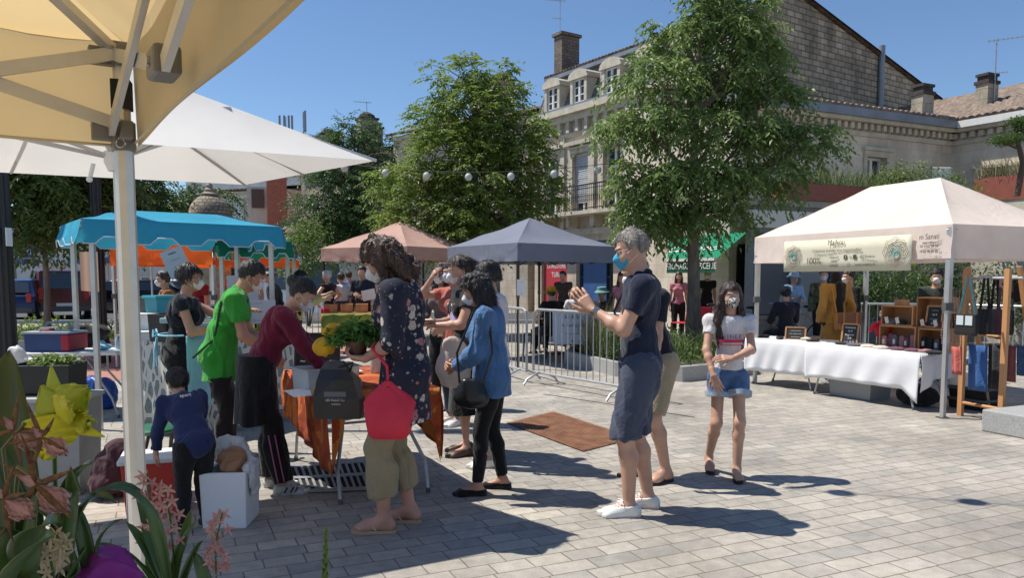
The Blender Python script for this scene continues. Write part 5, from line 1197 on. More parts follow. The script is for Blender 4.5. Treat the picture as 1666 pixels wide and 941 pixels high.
  def part(s, name, prims, m, k=.03, cuts=(), g=0, wr=0, wf=9, ws=(1, 1, .45), h=None, parent=None, rl=1, seed=1, smooth=True):
    if g: prims = [grow(p, g) for p in prims]
    v, f = sdf_mesh(prims, h or s.h, k*s.s, cuts)
    if rl: v = relax(v, f, rl, .4)
    if wr:
      N = vnormals(v, f); q = v*np.array(ws)*wf; wq = q+vnoise(q*.6+3, 5)[:, None]*1.2
      n1 = 1-2.6*np.abs(vnoise(wq, seed)); n2 = vnoise(wq*2.1+9, seed+1)
      v = v+N*np.maximum(wr*1.35*(n1*.8-.15+n2*.5), -.0045)[:, None]
    return npmesh(name, v, f, m, parent or s.root, smooth)
  def zcut(s, z, below=False):
    return (lambda X, Y, Z: (Z-z)+0*X+0*Y) if below else (lambda X, Y, Z: (z-Z)+0*X+0*Y)
  def plane(s, p, n): n = nv(n); return lambda X, Y, Z: (X-p[0])*n[0]+(Y-p[1])*n[1]+(Z-p[2])*n[2]
  def top(s, m, sleeve=.45, hem=None, g=.014, name='shirt', neck=.0, wr=.006, belly=0, flare=0, sg=.012, collar=None, seed=1, neckr=.062):
    k = s.s; pr = s.torso(belly); arms = []
    for i in (0, 1): arms += s.arm(i, sleeve, sg+.0)
    hz = hem if hem is not None else s.hip[2]-.06*k
    if flare > 0: e1 = np.array([s.hip[0], s.hip[1], hz-.12]); pr += [('f', s.waist+np.array([0, 0, .04*k]), e1, .125*k*s.b, .158*k*s.b+flare, .02, nv((0, 1, 0)), .80)]
    ncut = s.neck+s.up*(.012+neck)*k; base = s.neck
    hole = lambda X, Y, Z: neckr*k-np.sqrt((X-base[0]-s.fw[0]*.02)**2+(Y-base[1]-s.fw[1]*.02)**2+((Z-base[2]-.03*k)*.8)**2)
    cuts = [s.zcut(hz), s.plane(ncut, s.up+s.fw*.25), hole]
    for i in (0, 1):
      a, b = (s.sh[i], s.el[i]) if sleeve <= 1 else (s.el[i], s.wr[i]); t = sleeve if sleeve <= 1 else sleeve-1
      e = a+(b-a)*t; n = nv(b-a)
      def cut(X, Y, Z, e=e, n=n, rr=.088*k):
        d = (X-e[0])*n[0]+(Y-e[1])*n[1]+(Z-e[2])*n[2]; r = np.sqrt(np.maximum(0, (X-e[0])**2+(Y-e[1])**2+(Z-e[2])**2))
        return np.where(r < rr, d, -1.)
      cuts.append(cut)
    return s.part(name, [grow(p, g) for p in pr]+arms, m, .035, cuts, wr=wr, seed=seed)
  def trousers(s, m, hem=1.9, top=None, g=.012, w=1.0, wr=.006, flare=0, name='trousers', seed=2, blend=.018):
    k = s.s; pr = [grow(p, min(g, .013)) for p in s.torso()[:2]]
    for i in (0, 1):
      q = s.leg(i, hem, g, w)
      if flare: a = q[-1]; q[-1] = (a[0], a[1], a[2], a[3]+flare*.5, a[4]+flare)
      pr += q
    cuts = [s.zcut(top or s.waist[2]+.02*k, True)]
    for i in (0, 1):
      t = hem-1 if hem > 1 else hem; a, b = (s.knee[i], s.ank[i]) if hem > 1 else (s.hipj[i], s.knee[i]); e = a+(b-a)*t; n = nv(b-a)
      def cut(X, Y, Z, e=e, n=n, rr=.15*k):
        d = (X-e[0])*n[0]+(Y-e[1])*n[1]+(Z-e[2])*n[2]; r = np.sqrt((X-e[0])**2+(Y-e[1])**2+(Z-e[2])**2)
        return np.where(r < rr, d, -1.)
      cuts.append(cut)
    return s.part(name, pr, m, blend, cuts, wr=wr, seed=seed)
  def skirt(s, m, z0, z1, r0, r1, dep=.75, folds=9, amp=.012, name='skirt', cy=None, n=64):
    mb = MB(); c = s.hip if cy is None else cy; rings = []
    for j in range(13):
      t = j/12; z = z0+(z1-z0)*t; r = r0+(r1-r0)*t**.8
      rings.append([(c[0]+(r+amp*t*math.sin(folds*a+1.5*math.sin(2*a)))*math.cos(a), c[1]-.005+(r+amp*t*math.sin(folds*a+1.5*math.sin(2*a)))*dep*math.sin(a), z+.008*math.sin(5*a)*t) for a in [2*math.pi*i/n for i in range(n)]])
    mb.loft(rings); return mb.build(name, m, s.root, smooth=True, local=True)
  def hair(s, m, prims=(), cap=.016, line=.055, back=-.045, wr=.004, name='hair', side=.02, k=.02, extra_cuts=(), low=None, seed=3):
    hs = s.hs; pr = [s.E(s.hp(0, -.014, .036), [(.074+cap)*hs, (.094+cap*.9)*hs, (.088+cap)*hs])]+[(p[0], s.hp(*p[1]), s.hp(*p[2]), p[3]*hs, p[4]*hs) if p[0] == 'c' else ('e', s.hp(*p[1]), s.M, [q*hs for q in p[2]]) for p in prims]
    hd, r_, f_, u_ = s.head, s.hr, s.hf, s.hu
    def face(X, Y, Z):
      b = ((X-hd[0])*f_[0]+(Y-hd[1])*f_[1]+(Z-hd[2])*f_[2])/hs; c = ((X-hd[0])*u_[0]+(Y-hd[1])*u_[1]+(Z-hd[2])*u_[2])/hs; a = ((X-hd[0])*r_[0]+(Y-hd[1])*r_[1]+(Z-hd[2])*r_[2])/hs
      d1 = np.minimum(b-side-.03*np.clip((c+.0)/.06, 0, 1)-np.abs(a)*0, line-c+.35*np.maximum(0, .0-b))      # face window
      return np.where(np.sqrt(a*a+b*b+c*c) < .16, d1*hs, -1.)
    cuts = [face]
    if low is not None:
      cuts.append(lambda X, Y, Z: (low*hs-((X-hd[0])*u_[0]+(Y-hd[1])*u_[1]+(Z-hd[2])*u_[2])))
    o = s.part(name, pr, m, k, cuts+list(extra_cuts), wr=wr, wf=28, ws=(1, 1, .3), h=s.h*.7, seed=seed)
    if s.h < .0125: s.strands(o, m, 2600 if len(prims) > 1 else 1700, .05 if len(prims) > 1 else (.018 if cap < .013 else .028), curl=wr*1.6 if len(prims) > 1 else .001)
    return o
  def strands(s, o, m, n, ln, curl=.01):
    nv_ = len(o.data.vertices); co = np.empty(nv_*3, np.float32); o.data.vertices.foreach_get('co', co); co = co.reshape(-1, 3).astype(float); no = np.empty(nv_*3, np.float32); o.data.vertices.foreach_get('normal', no); no = no.reshape(-1, 3)
    g = np.random.default_rng(5); i = g.integers(0, nv_, n); p = co[i]; N = no[i]; d = np.tile(-s.hu*.9-s.hf*.35, (n, 1))+g.normal(size=(n, 3))*.18; rel = (p-s.head)@s.hu; d = np.where((rel > .085*s.hs)[:, None], d-s.hu*0+s.hf*.6*np.sign(((p-s.head)@s.hf))[:, None], d)
    L_ = ln*(.6+.8*g.random((n, 1)))*s.hs; seg = 5; pts = []; q = p+N*.001; fl = g.normal(size=(n, 3))*.35
    for k in range(seg):
      pts.append(q); t = d-N*(d*N).sum(1)[:, None]; t /= np.linalg.norm(t, axis=1)[:, None]+1e-9; q = q+t*L_/seg+N*.0015+fl*curl*.35*math.sin(k*1.7)
    sd = np.cross(t, N); sd /= np.linalg.norm(sd, axis=1)[:, None]+1e-9; v = [];
    for k in range(seg): w_ = .0013*(1-.75*k/seg)*s.hs; v += [pts[k]-sd*w_, pts[k]+sd*w_]
    v = np.stack(v, 1).reshape(-1, 3); b = np.arange(n)[:, None]*(2*seg); f = np.concatenate([np.concatenate([b+2*k, b+2*k+1, b+2*k+3, b+2*k+2], 1) for k in range(seg-1)])
    npmesh('strands', v, f, m, o, smooth=True)['kind'] = 'stuff'
  def mask(s, m, name='face_mask', strap=PAPER, up=.002):
    hs = s.hs; pr = [s.E(s.hp(0, .030, -.036), [.064*hs, .072*hs, .070*hs]), ('c', s.hp(0, .085, -.01), s.hp(0, .105, -.035), .014*hs, .018*hs), ('c', s.hp(0, .10, -.035), s.hp(0, .08, -.075), .02*hs, .022*hs)]
    o = s.part(name, pr, m, .03, [s.plane(s.hp(0, .1, up), s.hu+s.hf*-.15), s.plane(s.hp(0, .035, 0), -s.hf-s.hu*.15), s.plane(s.hp(0, 0, -.098), -s.hu)], wr=.0015, wf=30, ws=(.2, .2, 1), h=s.h*.55)
    mb = MB()
    for q in (-1, 1):
      mb.tube([s.hp(.064*q, .038, -.01), s.hp(.080*q, .01, .006), s.hp(.083*q, -.018, .016)], .0018, 4); mb.tube([s.hp(.060*q, .038, -.07), s.hp(.079*q, .0, -.045), s.hp(.083*q, -.018, -.03)], .0018, 4)
    mb.build('ear_loop', strap, o, local=True); return o
  def eyes(s, brow=H_DBR):
    for q in (-1, 1):
      mb = MB(); mb.sphere(s.hp(.031*q, .082, .009), .0115*s.hs, 10, 8); e = mb.build('eye', EYEW, s.root, local=True, smooth=True)
      mb = MB(); mb.sphere(s.hp(.031*q, .0895, .008), .0058*s.hs, 8, 6); mb.build('iris', EYED, e, local=True, smooth=True)
      mb = MB(); mb.tube([s.hp(.016*q, .094, .026), s.hp(.032*q, .093, .032), s.hp(.047*q, .083, .027)], [.0025, .003, .0015], 5); mb.build('eyebrow', brow, s.root, local=True)
    return s
  def glasses(s, m, dark=False, fr=.0018):
    mb = MB(); ln = MB()
    for q in (-1, 1):
      c = [(.032*q+.024*math.cos(t), .103-.012*abs(.032*q+.024*math.cos(t))/.05, .008+.017*math.sin(t)) for t in np.linspace(0, 2*math.pi, 17)]
      mb.tube([s.hp(*p) for p in c], fr, 5, False); ln.poly([s.hp(*p) for p in c[:-1]]); mb.tube([s.hp(.056*q, .09, .015), s.hp(.078*q, .02, .012), s.hp(.08*q, -.015, .002)], fr, 5)
    mb.tube([s.hp(-.009, .107, .012), s.hp(.009, .107, .012)], fr, 5); o = mb.build('glasses', m, s.root, local=True)
    if dark: ln.build('lens', mat('dark_lens', (.01, .01, .012), .1), o, local=True, solid=.002)
  def shoes(s, m, sole, g=.009, name='shoe', low=.075, lace=None, espadrille=False, sh=.03):
    for i in (0, 1):
      p, t, P = s.footp(i, g); k = s.s; pr = p+[(q[0], q[1], q[2], .017*k, .014*k) for q in t[:1]]+[(q[0], q[1], q[2], .014*k, .012*k) for q in t[1:]]
      z0 = s.ank[i][2]-.085*k-s.heel[i]; f = s.fdir(i); a0 = P(-.02, 0, low); nn = np.array([0, 0, 1.])+f*(.15 if not espadrille else -.35)
      cuts = [s.plane(a0, nn)] if not espadrille else [s.plane(P(.02, 0, .052), np.array([0, 0, 1.])+f*.0)]
      o = s.part(name, pr, m, .02, cuts, h=s.h*.6, wr=.001)
      out = [(-.078, .0), (-.07, .028), (-.03, .034), (.04, .036), (.10, .050), (.15, .048), (.185, .034), (.198, .014), (.185, -.012), (.15, -.034), (.10, -.044), (.04, -.036), (-.03, -.034), (-.07, -.028)]
      mb = MB(); rings = []
      for zz, sc_ in ((0.0, .97), (.006, 1.0), (sh, 1.0), (sh+.004, .97)): rings.append([P((x-.06)*sc_+.06, y*sc_, zz) for x, y in out])
      mb.loft(rings) if i == 0 else mb.loft([r[::-1] for r in rings]); mb.build('sole', sole, o, local=True, smooth=True)
      if lace:
        mb = MB()
        for j in range(5): mb.tube([P(.03+.02*j, -.02, .088-.009*j), P(.035+.02*j, .005, .098-.010*j), P(.03+.02*j, .03, .088-.009*j)], .003, 5)
        mb.tube([P(.03, .0, .10), P(.05, -.03, .10), P(.04, -.05, .085)], .003, 5); mb.tube([P(.03, .01, .10), P(.06, .04, .10), P(.05, .055, .085)], .003, 5)
        mb.build('lace', lace, o, local=True)
  def flipflops(s, sole, strap, name='flip_flop'):
    for i in (0, 1):
      p, t, P = s.footp(i); mb = MB(); out = [(-.075, 0), (-.06, .03), (0, .034), (.08, .045), (.15, .048), (.19, .03), (.198, .005), (.18, -.025), (.13, -.04), (.06, -.038), (0, -.032), (-.06, -.028)]
      rings = [[P(x, y, z) for x, y in out] for z in (-.016, .004)]; mb.loft(rings if i == 0 else [r[::-1] for r in rings]); o = mb.build(name, sole, s.root, local=True)
      mb = MB(); mb.tube([P(.15, .012, .016), P(.125, .012, .05), P(.08, .04, .05), P(.045, .042, .008)], .0045, 6); mb.tube([P(.125, .012, .05), P(.08, -.025, .045), P(.04, -.04, .008)], .0045, 6); mb.build('strap', strap, o, local=True)
  def put(s, x, y, face):
    """face: world heading in degrees, 0 = away (+Y), 90 = left (-X), -90 = right, 180 = towards the camera"""
    s.root.location = (x, y, 0); s.root.rotation_euler = (0, 0, R(face)); return s
def clothmat(name, col, **k):
  new = name not in MATS; k.setdefault('bump', .12); k.setdefault('bscale', 180); k.setdefault('noise', .08); m = mat(name, col, .88, sheen=.15, spec=.25, **k)
  if new: folds(m)
  return m
def folds(m, st=.5, dist=.022, sc_=6):
  n = m.node_tree.nodes; L = m.node_tree.links; b = n['Principled BSDF']; tc = n.new('ShaderNodeTexCoord'); mp = n.new('ShaderNodeMapping'); mp.inputs['Scale'].default_value = (1, 1, .55); mp.inputs['Rotation'].default_value = (.3, .35, 0); L.new(tc.outputs['Object'], mp.inputs[0])
  t = n.new('ShaderNodeTexNoise'); t.inputs['Scale'].default_value = sc_; t.inputs['Detail'].default_value = 3; t.inputs['Distortion'].default_value = 1.6; L.new(mp.outputs[0], t.inputs['Vector'])
  r = n.new('ShaderNodeMath'); r.operation = 'PINGPONG'; r.inputs[1].default_value = .12; L.new(t.outputs[0], r.inputs[0])
  bp = n.new('ShaderNodeBump'); bp.inputs['Strength'].default_value = st; bp.inputs['Distance'].default_value = dist*3; L.new(r.outputs[0], bp.inputs['Height'])
  if b.inputs['Normal'].links: L.new(b.inputs['Normal'].links[0].from_socket, bp.inputs['Normal'])
  L.new(bp.outputs[0], b.inputs['Normal'])
for _m in (CV_ECRU, CV_GREY, CV_SALM, CV_BEIGE, CV_TURQ, CV_ORNG): folds(_m, .30, .03, 1.6)
C_NAVY = clothmat('navy_pique', (.014, .019, .042)); C_SHORT = clothmat('blue_grey_cotton', (.055, .068, .105)); SOLEW = mat('white_rubber', (.62, .61, .58), .6); LEATH = mat('white_leather', (.70, .69, .66), .5, noise=.04, bump=.15)
MBLUE = mat('surgical_blue', (.06, .38, .60), .8, trans=.1); MWHITE = clothmat('white_mask_cloth', (.66, .66, .68))
fg = Fig('person', 'grey-haired man in navy polo and blue mask pressing his hands together', H=1.79, build=.98, lean=-1, hpitch=-14, hips=0, feet=((-.10, .06, 0), (.10, -.08, 0)), foot_yaw=(4, -10),
    wrists=((-.045, .30, 1.305), (.05, .29, 1.29)), elbow=((-.35, -.2, -1), (.35, -.25, -1)), h=.0085)
fg.body(SKIN, covered=False, hands=(dict(curl=.16, d=(.25, .62, .75), n=(1, .05, 0), thumb=.1), dict(curl=.22, d=(-.1, .66, .72), n=(-1, .0, 0), thumb=.1)))
fg.top(C_NAVY, .60, hem=.93, sg=.014, g=.011, wr=.009, neck=.006)
fg.part('collar', [('c', fg.neck-fg.sx*.05+fg.fw*.02+fg.up*.01, fg.neck+fg.sx*.05+fg.fw*.02+fg.up*.01, .030, .030), ('c', fg.neck-fg.sx*.045-fg.fw*.035+fg.up*.025, fg.neck+fg.sx*.045-fg.fw*.035+fg.up*.025, .028, .028)], C_NAVY, .02, wr=.002)
fg.trousers(C_SHORT, 1.02, top=1.04, g=.030, w=1.02, wr=.014, flare=.010, name='shorts')
fg.hair(H_GREY, cap=.007, line=.070, side=.012, low=-.02, wr=.002, prims=[('c', (0, .05, .105), (0, -.02, .118), .025, .03)])
fg.mask(MBLUE); fg.glasses(mat('dark_brown_frame', (.06, .015, .01), .3)); fg.eyes(H_GREY); fg.shoes(LEATH, SOLEW, lace=PAPER)
mb = MB(); w, e = fg.wr[0], fg.el[0]; q = Vector(w+(e-w)*.10); d = Vector(nv(e-w)); mb.tube([q-d*.011, q+d*.011], .0335, 16); wt = mb.build('watch_strap', mat('steel_bracelet', (.45, .36, .24), .35, .9), fg.root, local=True, smooth=True)
mb = MB(); x = Vector((-1, -.2, .3)).normalized(); mb.cyl(q+x*.025, q+x*.042, .021, n=16); mb.build('watch_face', mat('watch_face', (.4, .42, .42), .2, .6), wt, local=True)
p = G(1040, 838); fg.put(p.x-.005, p.y+.06, 86)
KHAKI = clothmat('khaki_cotton', (.36, .29, .19)); C_DNAVY = clothmat('dark_navy_jersey', (.012, .014, .024)); DKBR = mat('dark_brown_leather', (.035, .018, .012), .45, bump=.2)
f2_ = Fig('person', 'person in dark t-shirt and khaki shorts half hidden behind the man in navy polo', H=1.68, lean=15, hpitch=-22, feet=((-.13, .0, .018), (.13, .04, .018)), foot_yaw=(5, -12), wrists=((-.20, .22, .82), (.22, .06, .82)), h=.011)
f2_.body(SKIN, barefoot=True); f2_.top(C_DNAVY, .6, hem=.90, sg=.02); f2_.trousers(KHAKI, .92, g=.022, w=1.0, flare=.004, name='shorts'); f2_.hair(H_BLACK, low=-.04); f2_.mask(MWHITE); f2_.flipflops(mat('dark_rubber', (.02, .015, .012), .7), DKBR)
mb = MB(); mb.tube([f2_.sh[1]+np.array([0, .05, .07]), f2_.sh[1]+np.array([.04, .12, -.1]), (.26, .06, 1.0)], .009, 6); mb.tube([f2_.sh[1]+np.array([0, .0, .07]), f2_.sh[1]+np.array([.07, -.12, -.2]), (.26, -.06, 1.0)], .009, 6)
bg_ = mb.build('bag_strap', DKBR, f2_.root, local=True)
f2_.part('shoulder_bag', [('e', np.array([.255, .0, .90]), np.eye(3), [.05, .15, .13]), ('e', np.array([.255, .0, .85]), np.eye(3), [.06, .14, .09])], DKBR, .02, wr=.004)
p = G(1072, 780); f2_.put(p.x-.03, p.y+.02, 118)
WT = clothmat('white_jersey', (.66, .63, .64)); DEN = clothmat('blue_denim', (.075, .14, .27), noise=.25, scale=20)
DEN2 = clothmat('faded_denim_turn_up', (.30, .38, .47));
gl = Fig('person', 'girl with long brown hair, patterned black and white mask, white t-shirt and denim shorts', H=1.45, female=False, build=.74, lean=-2, hpitch=-2, hyaw=4, feet=((-.05, .13, .018), (.11, -.12, .022)), foot_yaw=(-4, -6), heel=(0, .03),
    wrists=((.02, .22, .915), (.15, .20, .79)), elbow=((-.9, -.25, -.45), (.95, -.25, -.2)), h=.0075)
gl.body(SKIN, hands=(dict(curl=.22, d=(.9, .25, .1), n=(.1, -.6, -.8)), dict(curl=.3, d=(-.35, .2, -.9), n=(-.3, -.9, -.1))), barefoot=True, leg_w=.92)
gl.top(WT, .46, hem=.815, sg=.008, g=.016, wr=.005)
gl.trousers(DEN, .42, top=.845, g=.012, w=.92, wr=.005, flare=.006, name='denim_shorts', blend=.02)
for i in (0, 1):
  a = gl.hipj[i]+(gl.knee[i]-gl.hipj[i])*.36; b = gl.hipj[i]+(gl.knee[i]-gl.hipj[i])*.46; r = .096*.83*.97+.014; mb = MB()
  mb.tube([a, b], [r+.007, r+.003], 24); mb.build('turn_up', DEN2, gl.root, local=True, smooth=True)
gl.hair(H_DBR, cap=.016, line=.060, side=.035, prims=[('c', (-.075, .0, .0), (-.105, .02, -.26), .030, .038), ('c', (.075, .0, .0), (.12, .03, -.22), .030, .045), ('c', (.07, -.02, .0), (.085, .045, -.38), .034, .028), ('c', (0, -.08, 0), (0, -.09, -.3), .05, .06), ('c', (-.07, -.03, 0), (-.10, -.04, -.34), .04, .04), ('c', (.105, .02, -.2), (.115, .05, -.44), .035, .012)], wr=.006)
def dotmat(name, c1, c2, sc=60, th=.5, mode='DISTANCE', rough=.85):
  m = bpy.data.materials.new(name); m.use_nodes = True; n = m.node_tree.nodes; L = m.node_tree.links; b = n['Principled BSDF']; b.inputs['Roughness'].default_value = rough
  tc = n.new('ShaderNodeTexCoord'); v = n.new('ShaderNodeTexVoronoi'); v.inputs['Scale'].default_value = sc; L.new(tc.outputs['Object'], v.inputs['Vector'])
  r = n.new('ShaderNodeValToRGB'); r.color_ramp.interpolation = 'CONSTANT'; r.color_ramp.elements[0].color = (*c1, 1); r.color_ramp.elements[1].color = (*c2, 1); r.color_ramp.elements[1].position = th; L.new(v.outputs['Distance'], r.inputs[0]); L.new(r.outputs[0], b.inputs['Base Color'])
  return m
gl.mask(dotmat('leopard_mask_cloth', (.02, .02, .02), (.7, .68, .62), 85, .52)); gl.eyes()
PINKI = mat('raspberry_print', (.50, .03, .09), .8); REDI = mat('dark_print', (.10, .03, .10), .8)
def chest_point(f, dx, dz, out=.03): c = f.chest+f.up*dz+f.sx*dx; return Vector(c+f.fw*(.112*f.s*f.b+out))
c = chest_point(gl, 0, -.045, .030); mb = MB()
for z0, w_, m in ((0, .19, PINKI),): mb.grid(lambda a, b: Vector((c.x+(a-.5)*w_, c.y-((a-.5)*w_)**2*3.2+.004, c.z-.03+.022*b)), 10, 1)
mb.build('printed_band', PINKI, gl.root, local=True, solid=.004)
mb = MB(); mb.grid(lambda a, b: Vector((c.x+(a-.5)*.17, c.y-((a-.5)*.17)**2*3.2+.004, c.z-.052+.006*b)), 10, 1); mb.build('printed_band', PINKI, gl.root, local=True, solid=.004)
for i_, ch in enumerate('NINEE'): text('print', ch, .042, frame(Vector((c.x-(i_-2)*.031, c.y-((i_-2)*.031)**2*3.2+.008, c.z+.014)), (-1, 0, 0), (0, 0, 1)), REDI, gl.root, extr=.002)
gl.flipflops(mat('dark_rubber', (0, 0, 0)), mat('beige_strap', (.45, .3, .2), .6))
p = G(1172, 774); gl.put(p.x+.05, p.y+.02, 176)
DSH = clothmat('chambray_denim', (.075, .17, .34), noise=.22, scale=5); LEGG = clothmat('black_leggings', (.008, .008, .009)); ESP = clothmat('black_canvas', (.01, .01, .01)); JUTE = mat('jute_sole', (.03, .025, .02), .9, bump=.5)
dw = Fig('person', 'short woman in blue denim shirt and black leggings with shoulder-length black hair', H=1.53, female=True, build=1.0, lean=6, hpitch=-22, hyaw=6, feet=((-.09, .10, 0), (.10, -.06, 0)), foot_yaw=(6, -10),
    wrists=((-.04, .26, .885), (.06, .24, .90)), elbow=((-.5, -.7, -.4), (.5, -.7, -.5)), h=.0085)
dw.body(SKINT, hands=(dict(curl=.5, d=(.5, .8, .0), n=(.5, -.6, .1)), dict(curl=.55, d=(-.5, .8, .1), n=(-.6, -.4, -.2))), barefoot=True)
dw.top(DSH, 1.72, hem=.69, g=.020, sg=.018, wr=.014, flare=.040, neck=.02, name='denim_shirt')
dw.part('collar', [('c', dw.neck-dw.sx*.05+dw.fw*.0+dw.up*.015, dw.neck+dw.sx*.05+dw.up*.015, .032, .032), ('c', dw.neck-dw.sx*.04-dw.fw*.03+dw.up*.03, dw.neck+dw.sx*.04-dw.fw*.03+dw.up*.03, .03, .03)], DSH, .02, wr=.003)
for i in (0, 1):
  w, e = dw.wr[i], dw.el[i]; q = w+(e-w)*.32; q2 = w+(e-w)*.10; mb = MB(); mb.tube([q, q2], [.052, .050], 18); mb.build('rolled_cuff', DSH, dw.root, local=True, smooth=True)
dw.trousers(LEGG, 1.93, top=.9, g=.008, w=.92, wr=.003, name='leggings')
dw.hair(H_BLACK, cap=.022, line=.062, side=.028, prims=[('c', (-.06, -.01, .02), (-.075, .02, -.13), .040, .030), ('c', (.06, -.01, .02), (.075, .02, -.13), .040, .030), ('c', (0, -.07, .03), (0, -.085, -.14), .06, .045), ('c', (.05, -.05, 0), (.06, -.05, -.15), .05, .035), ('c', (-.05, -.05, 0), (-.06, -.05, -.15), .05, .035), ('c', (0, .06, .10), (.0, .085, .07), .02, .012)], wr=.011)
dw.mask(MWHITE); dw.eyes(); dw.shoes(ESP, JUTE, g=.006, espadrille=True, name='espadrille', sh=.022)
SHB = mat('black_leather', (.012, .012, .012), .3, bump=.15)
dw.part('black_handbag', [('e', np.array([-.22, .13, .74]), np.eye(3), [.03, .10, .09]), ('e', np.array([-.22, .13, .70]), np.eye(3), [.042, .12, .075])], SHB, .02, wr=.009)
mb = MB(); mb.tube([(-.22, .20, .80), (-.20, .22, 1.0), dw.sh[0]+np.array([0, .06, .06]), dw.sh[0]+np.array([0, -.03, .06]), (-.22, -.02, 1.0), (-.22, .05, .80)], .008, 6); mb.build('bag_strap', SHB, dw.root, local=True)
p = G(797, 803); dw.put(p.x+.02, p.y+.02, 86)
folds(DSH, .5, .03, 9)
FLD = Fig
def floralmat():
  m = bpy.data.materials.new('floral_cotton'); m.use_nodes = True; n = m.node_tree.nodes; L = m.node_tree.links; b = n['Principled BSDF']; b.inputs['Roughness'].default_value = .85
  tc = n.new('ShaderNodeTexCoord'); base = (.010, .012, .030, 1)
  wn = n.new('ShaderNodeTexNoise'); wn.inputs['Scale'].default_value = 22; L.new(tc.outputs['Object'], wn.inputs['Vector'])
  wa = n.new('ShaderNodeVectorMath'); wa.operation = 'MULTIPLY_ADD'; wa.inputs[1].default_value = (.035,)*3; L.new(wn.outputs['Color'], wa.inputs[0]); L.new(tc.outputs['Object'], wa.inputs[2])
  prev = None
  for sc_, rad, cols, dens in ((11, .30, [(.50, .42, .38), (.45, .16, .18), (.6, .5, .46)], .8), (24, .28, [(.50, .45, .42), (.38, .14, .15), (.4, .36, .28)], .75), (42, .2, [(.08, .15, .12), (.3, .3, .27), (.06, .12, .11)], .6)):
    v = n.new('ShaderNodeTexVoronoi'); v.inputs['Scale'].default_value = sc_; v.inputs['Randomness'].default_value = .9; L.new(wa.outputs[0], v.inputs['Vector'])
    r = n.new('ShaderNodeValToRGB'); r.color_ramp.interpolation = 'CONSTANT'; el = r.color_ramp.elements; el[0].color = (.25, .1, .06, 1); el[1].position = rad*.22; el[1].color = (1, 1, 1, 1)
    for p_, c_ in ((rad*.52, (.45, .45, .45, 1)), (rad*.62, (1, 1, 1, 1)), (rad*.86, (.5, .5, .5, 1)), (rad, (0, 0, 0, 1))): k = el.new(p_); k.color = c_
    L.new(v.outputs['Distance'], r.inputs[0])
    cr = n.new('ShaderNodeValToRGB'); cr.color_ramp.interpolation = 'CONSTANT'; e2 = cr.color_ramp.elements; e2[0].color = (*cols[0], 1); e2[1].position = .35; e2[1].color = (*cols[1], 1); k = e2.new(.7); k.color = (*cols[2], 1)
    sp = n.new('ShaderNodeSeparateColor'); L.new(v.outputs['Color'], sp.inputs[0]); L.new(sp.outputs[0], cr.inputs[0])
    mu = n.new('ShaderNodeMix'); mu.data_type = 'RGBA'; mu.blend_type = 'MULTIPLY'; mu.inputs[0].default_value = 1; L.new(cr.outputs[0], mu.inputs[6]); L.new(r.outputs[0], mu.inputs[7])
    gt = n.new('ShaderNodeMath'); gt.operation = 'LESS_THAN'; gt.inputs[1].default_value = rad; L.new(v.outputs['Distance'], gt.inputs[0])
    g2x = n.new('ShaderNodeMath'); g2x.operation = 'LESS_THAN'; g2x.inputs[1].default_value = dens; L.new(sp.outputs[1], g2x.inputs[0])
    mm = n.new('ShaderNodeMath'); mm.operation = 'MULTIPLY'; L.new(gt.outputs[0], mm.inputs[0]); L.new(g2x.outputs[0], mm.inputs[1])
    mx = n.new('ShaderNodeMix'); mx.data_type = 'RGBA'; L.new(mm.outputs[0], mx.inputs[0]); L.new(mu.outputs[2], mx.inputs[7])
    if prev is None: mx.inputs[6].default_value = base
    else: L.new(prev, mx.inputs[6])
    prev = mx.outputs[2]
  L.new(prev, b.inputs['Base Color']); return m
FLOR = floralmat(); OLIVE = clothmat('olive_cotton', (.30, .24, .145))
fw = Fig('person', 'woman with curly brown hair in dark floral top and olive trousers holding plants and bags', H=1.74, female=True, build=1.03, lean=4, hpitch=-32, hyaw=8, feet=((-.10, .12, .018), (.10, .0, .018)), foot_yaw=(4, -4),
    wrists=((-.07, .225, 1.03), (.075, .23, 1.04)), elbow=((-.6, -.7, -.6), (.5, -.75, -.5)), h=.0085, arms=.97)
fw.body(SKINP, hands=(dict(curl=.55, d=(.15, .95, .05), n=(.35, 0, .9)), dict(curl=.55, d=(.0, .95, -.1), n=(.1, .3, .9))), barefoot=True)
fw.top(FLOR, 1.10, hem=.66, g=.020, sg=.030, wr=.016, flare=.035, neck=.01, name='floral_top', neckr=.07)
fw.trousers(OLIVE, 1.70, top=.76, g=.020, w=1.0, wr=.014, flare=.022, name='olive_trousers')
fw.hair(H_BROWN, cap=.022, line=.055, side=.045, prims=[('c', (-.055, .01, .03), (-.08, .06, -.15), .045, .032), ('c', (.06, .0, .03), (.085, .055, -.16), .05, .036), ('c', (.05, .06, .08), (.05, .085, -.02), .03, .018), ('c', (0, -.07, .03), (.02, -.11, -.11), .06, .06), ('c', (.06, -.06, .0), (.09, -.09, -.15), .055, .045), ('c', (-.05, -.06, .0), (-.06, -.08, -.13), .055, .045), ('c', (.08, -.02, -.05), (.09, .03, -.19), .045, .022), ('c', (0, .05, .10), (.0, -.03, .125), .022, .03)], wr=.016)
fw.mask(MWHITE); fw.eyes(); fw.flipflops(mat('tan_rubber', (.42, .30, .19), .7), mat('pearl_strap', (.55, .42, .32), .4))
p = G(645, 862); fw.put(p.x+.06, p.y+.03, 88); FWM = fw
BURG = clothmat('burgundy_knit', (.16, .012, .035)); BLK = clothmat('black_cotton', (.012, .011, .012)); GREENP = clothmat('bright_green_pique', (.035, .30, .035))
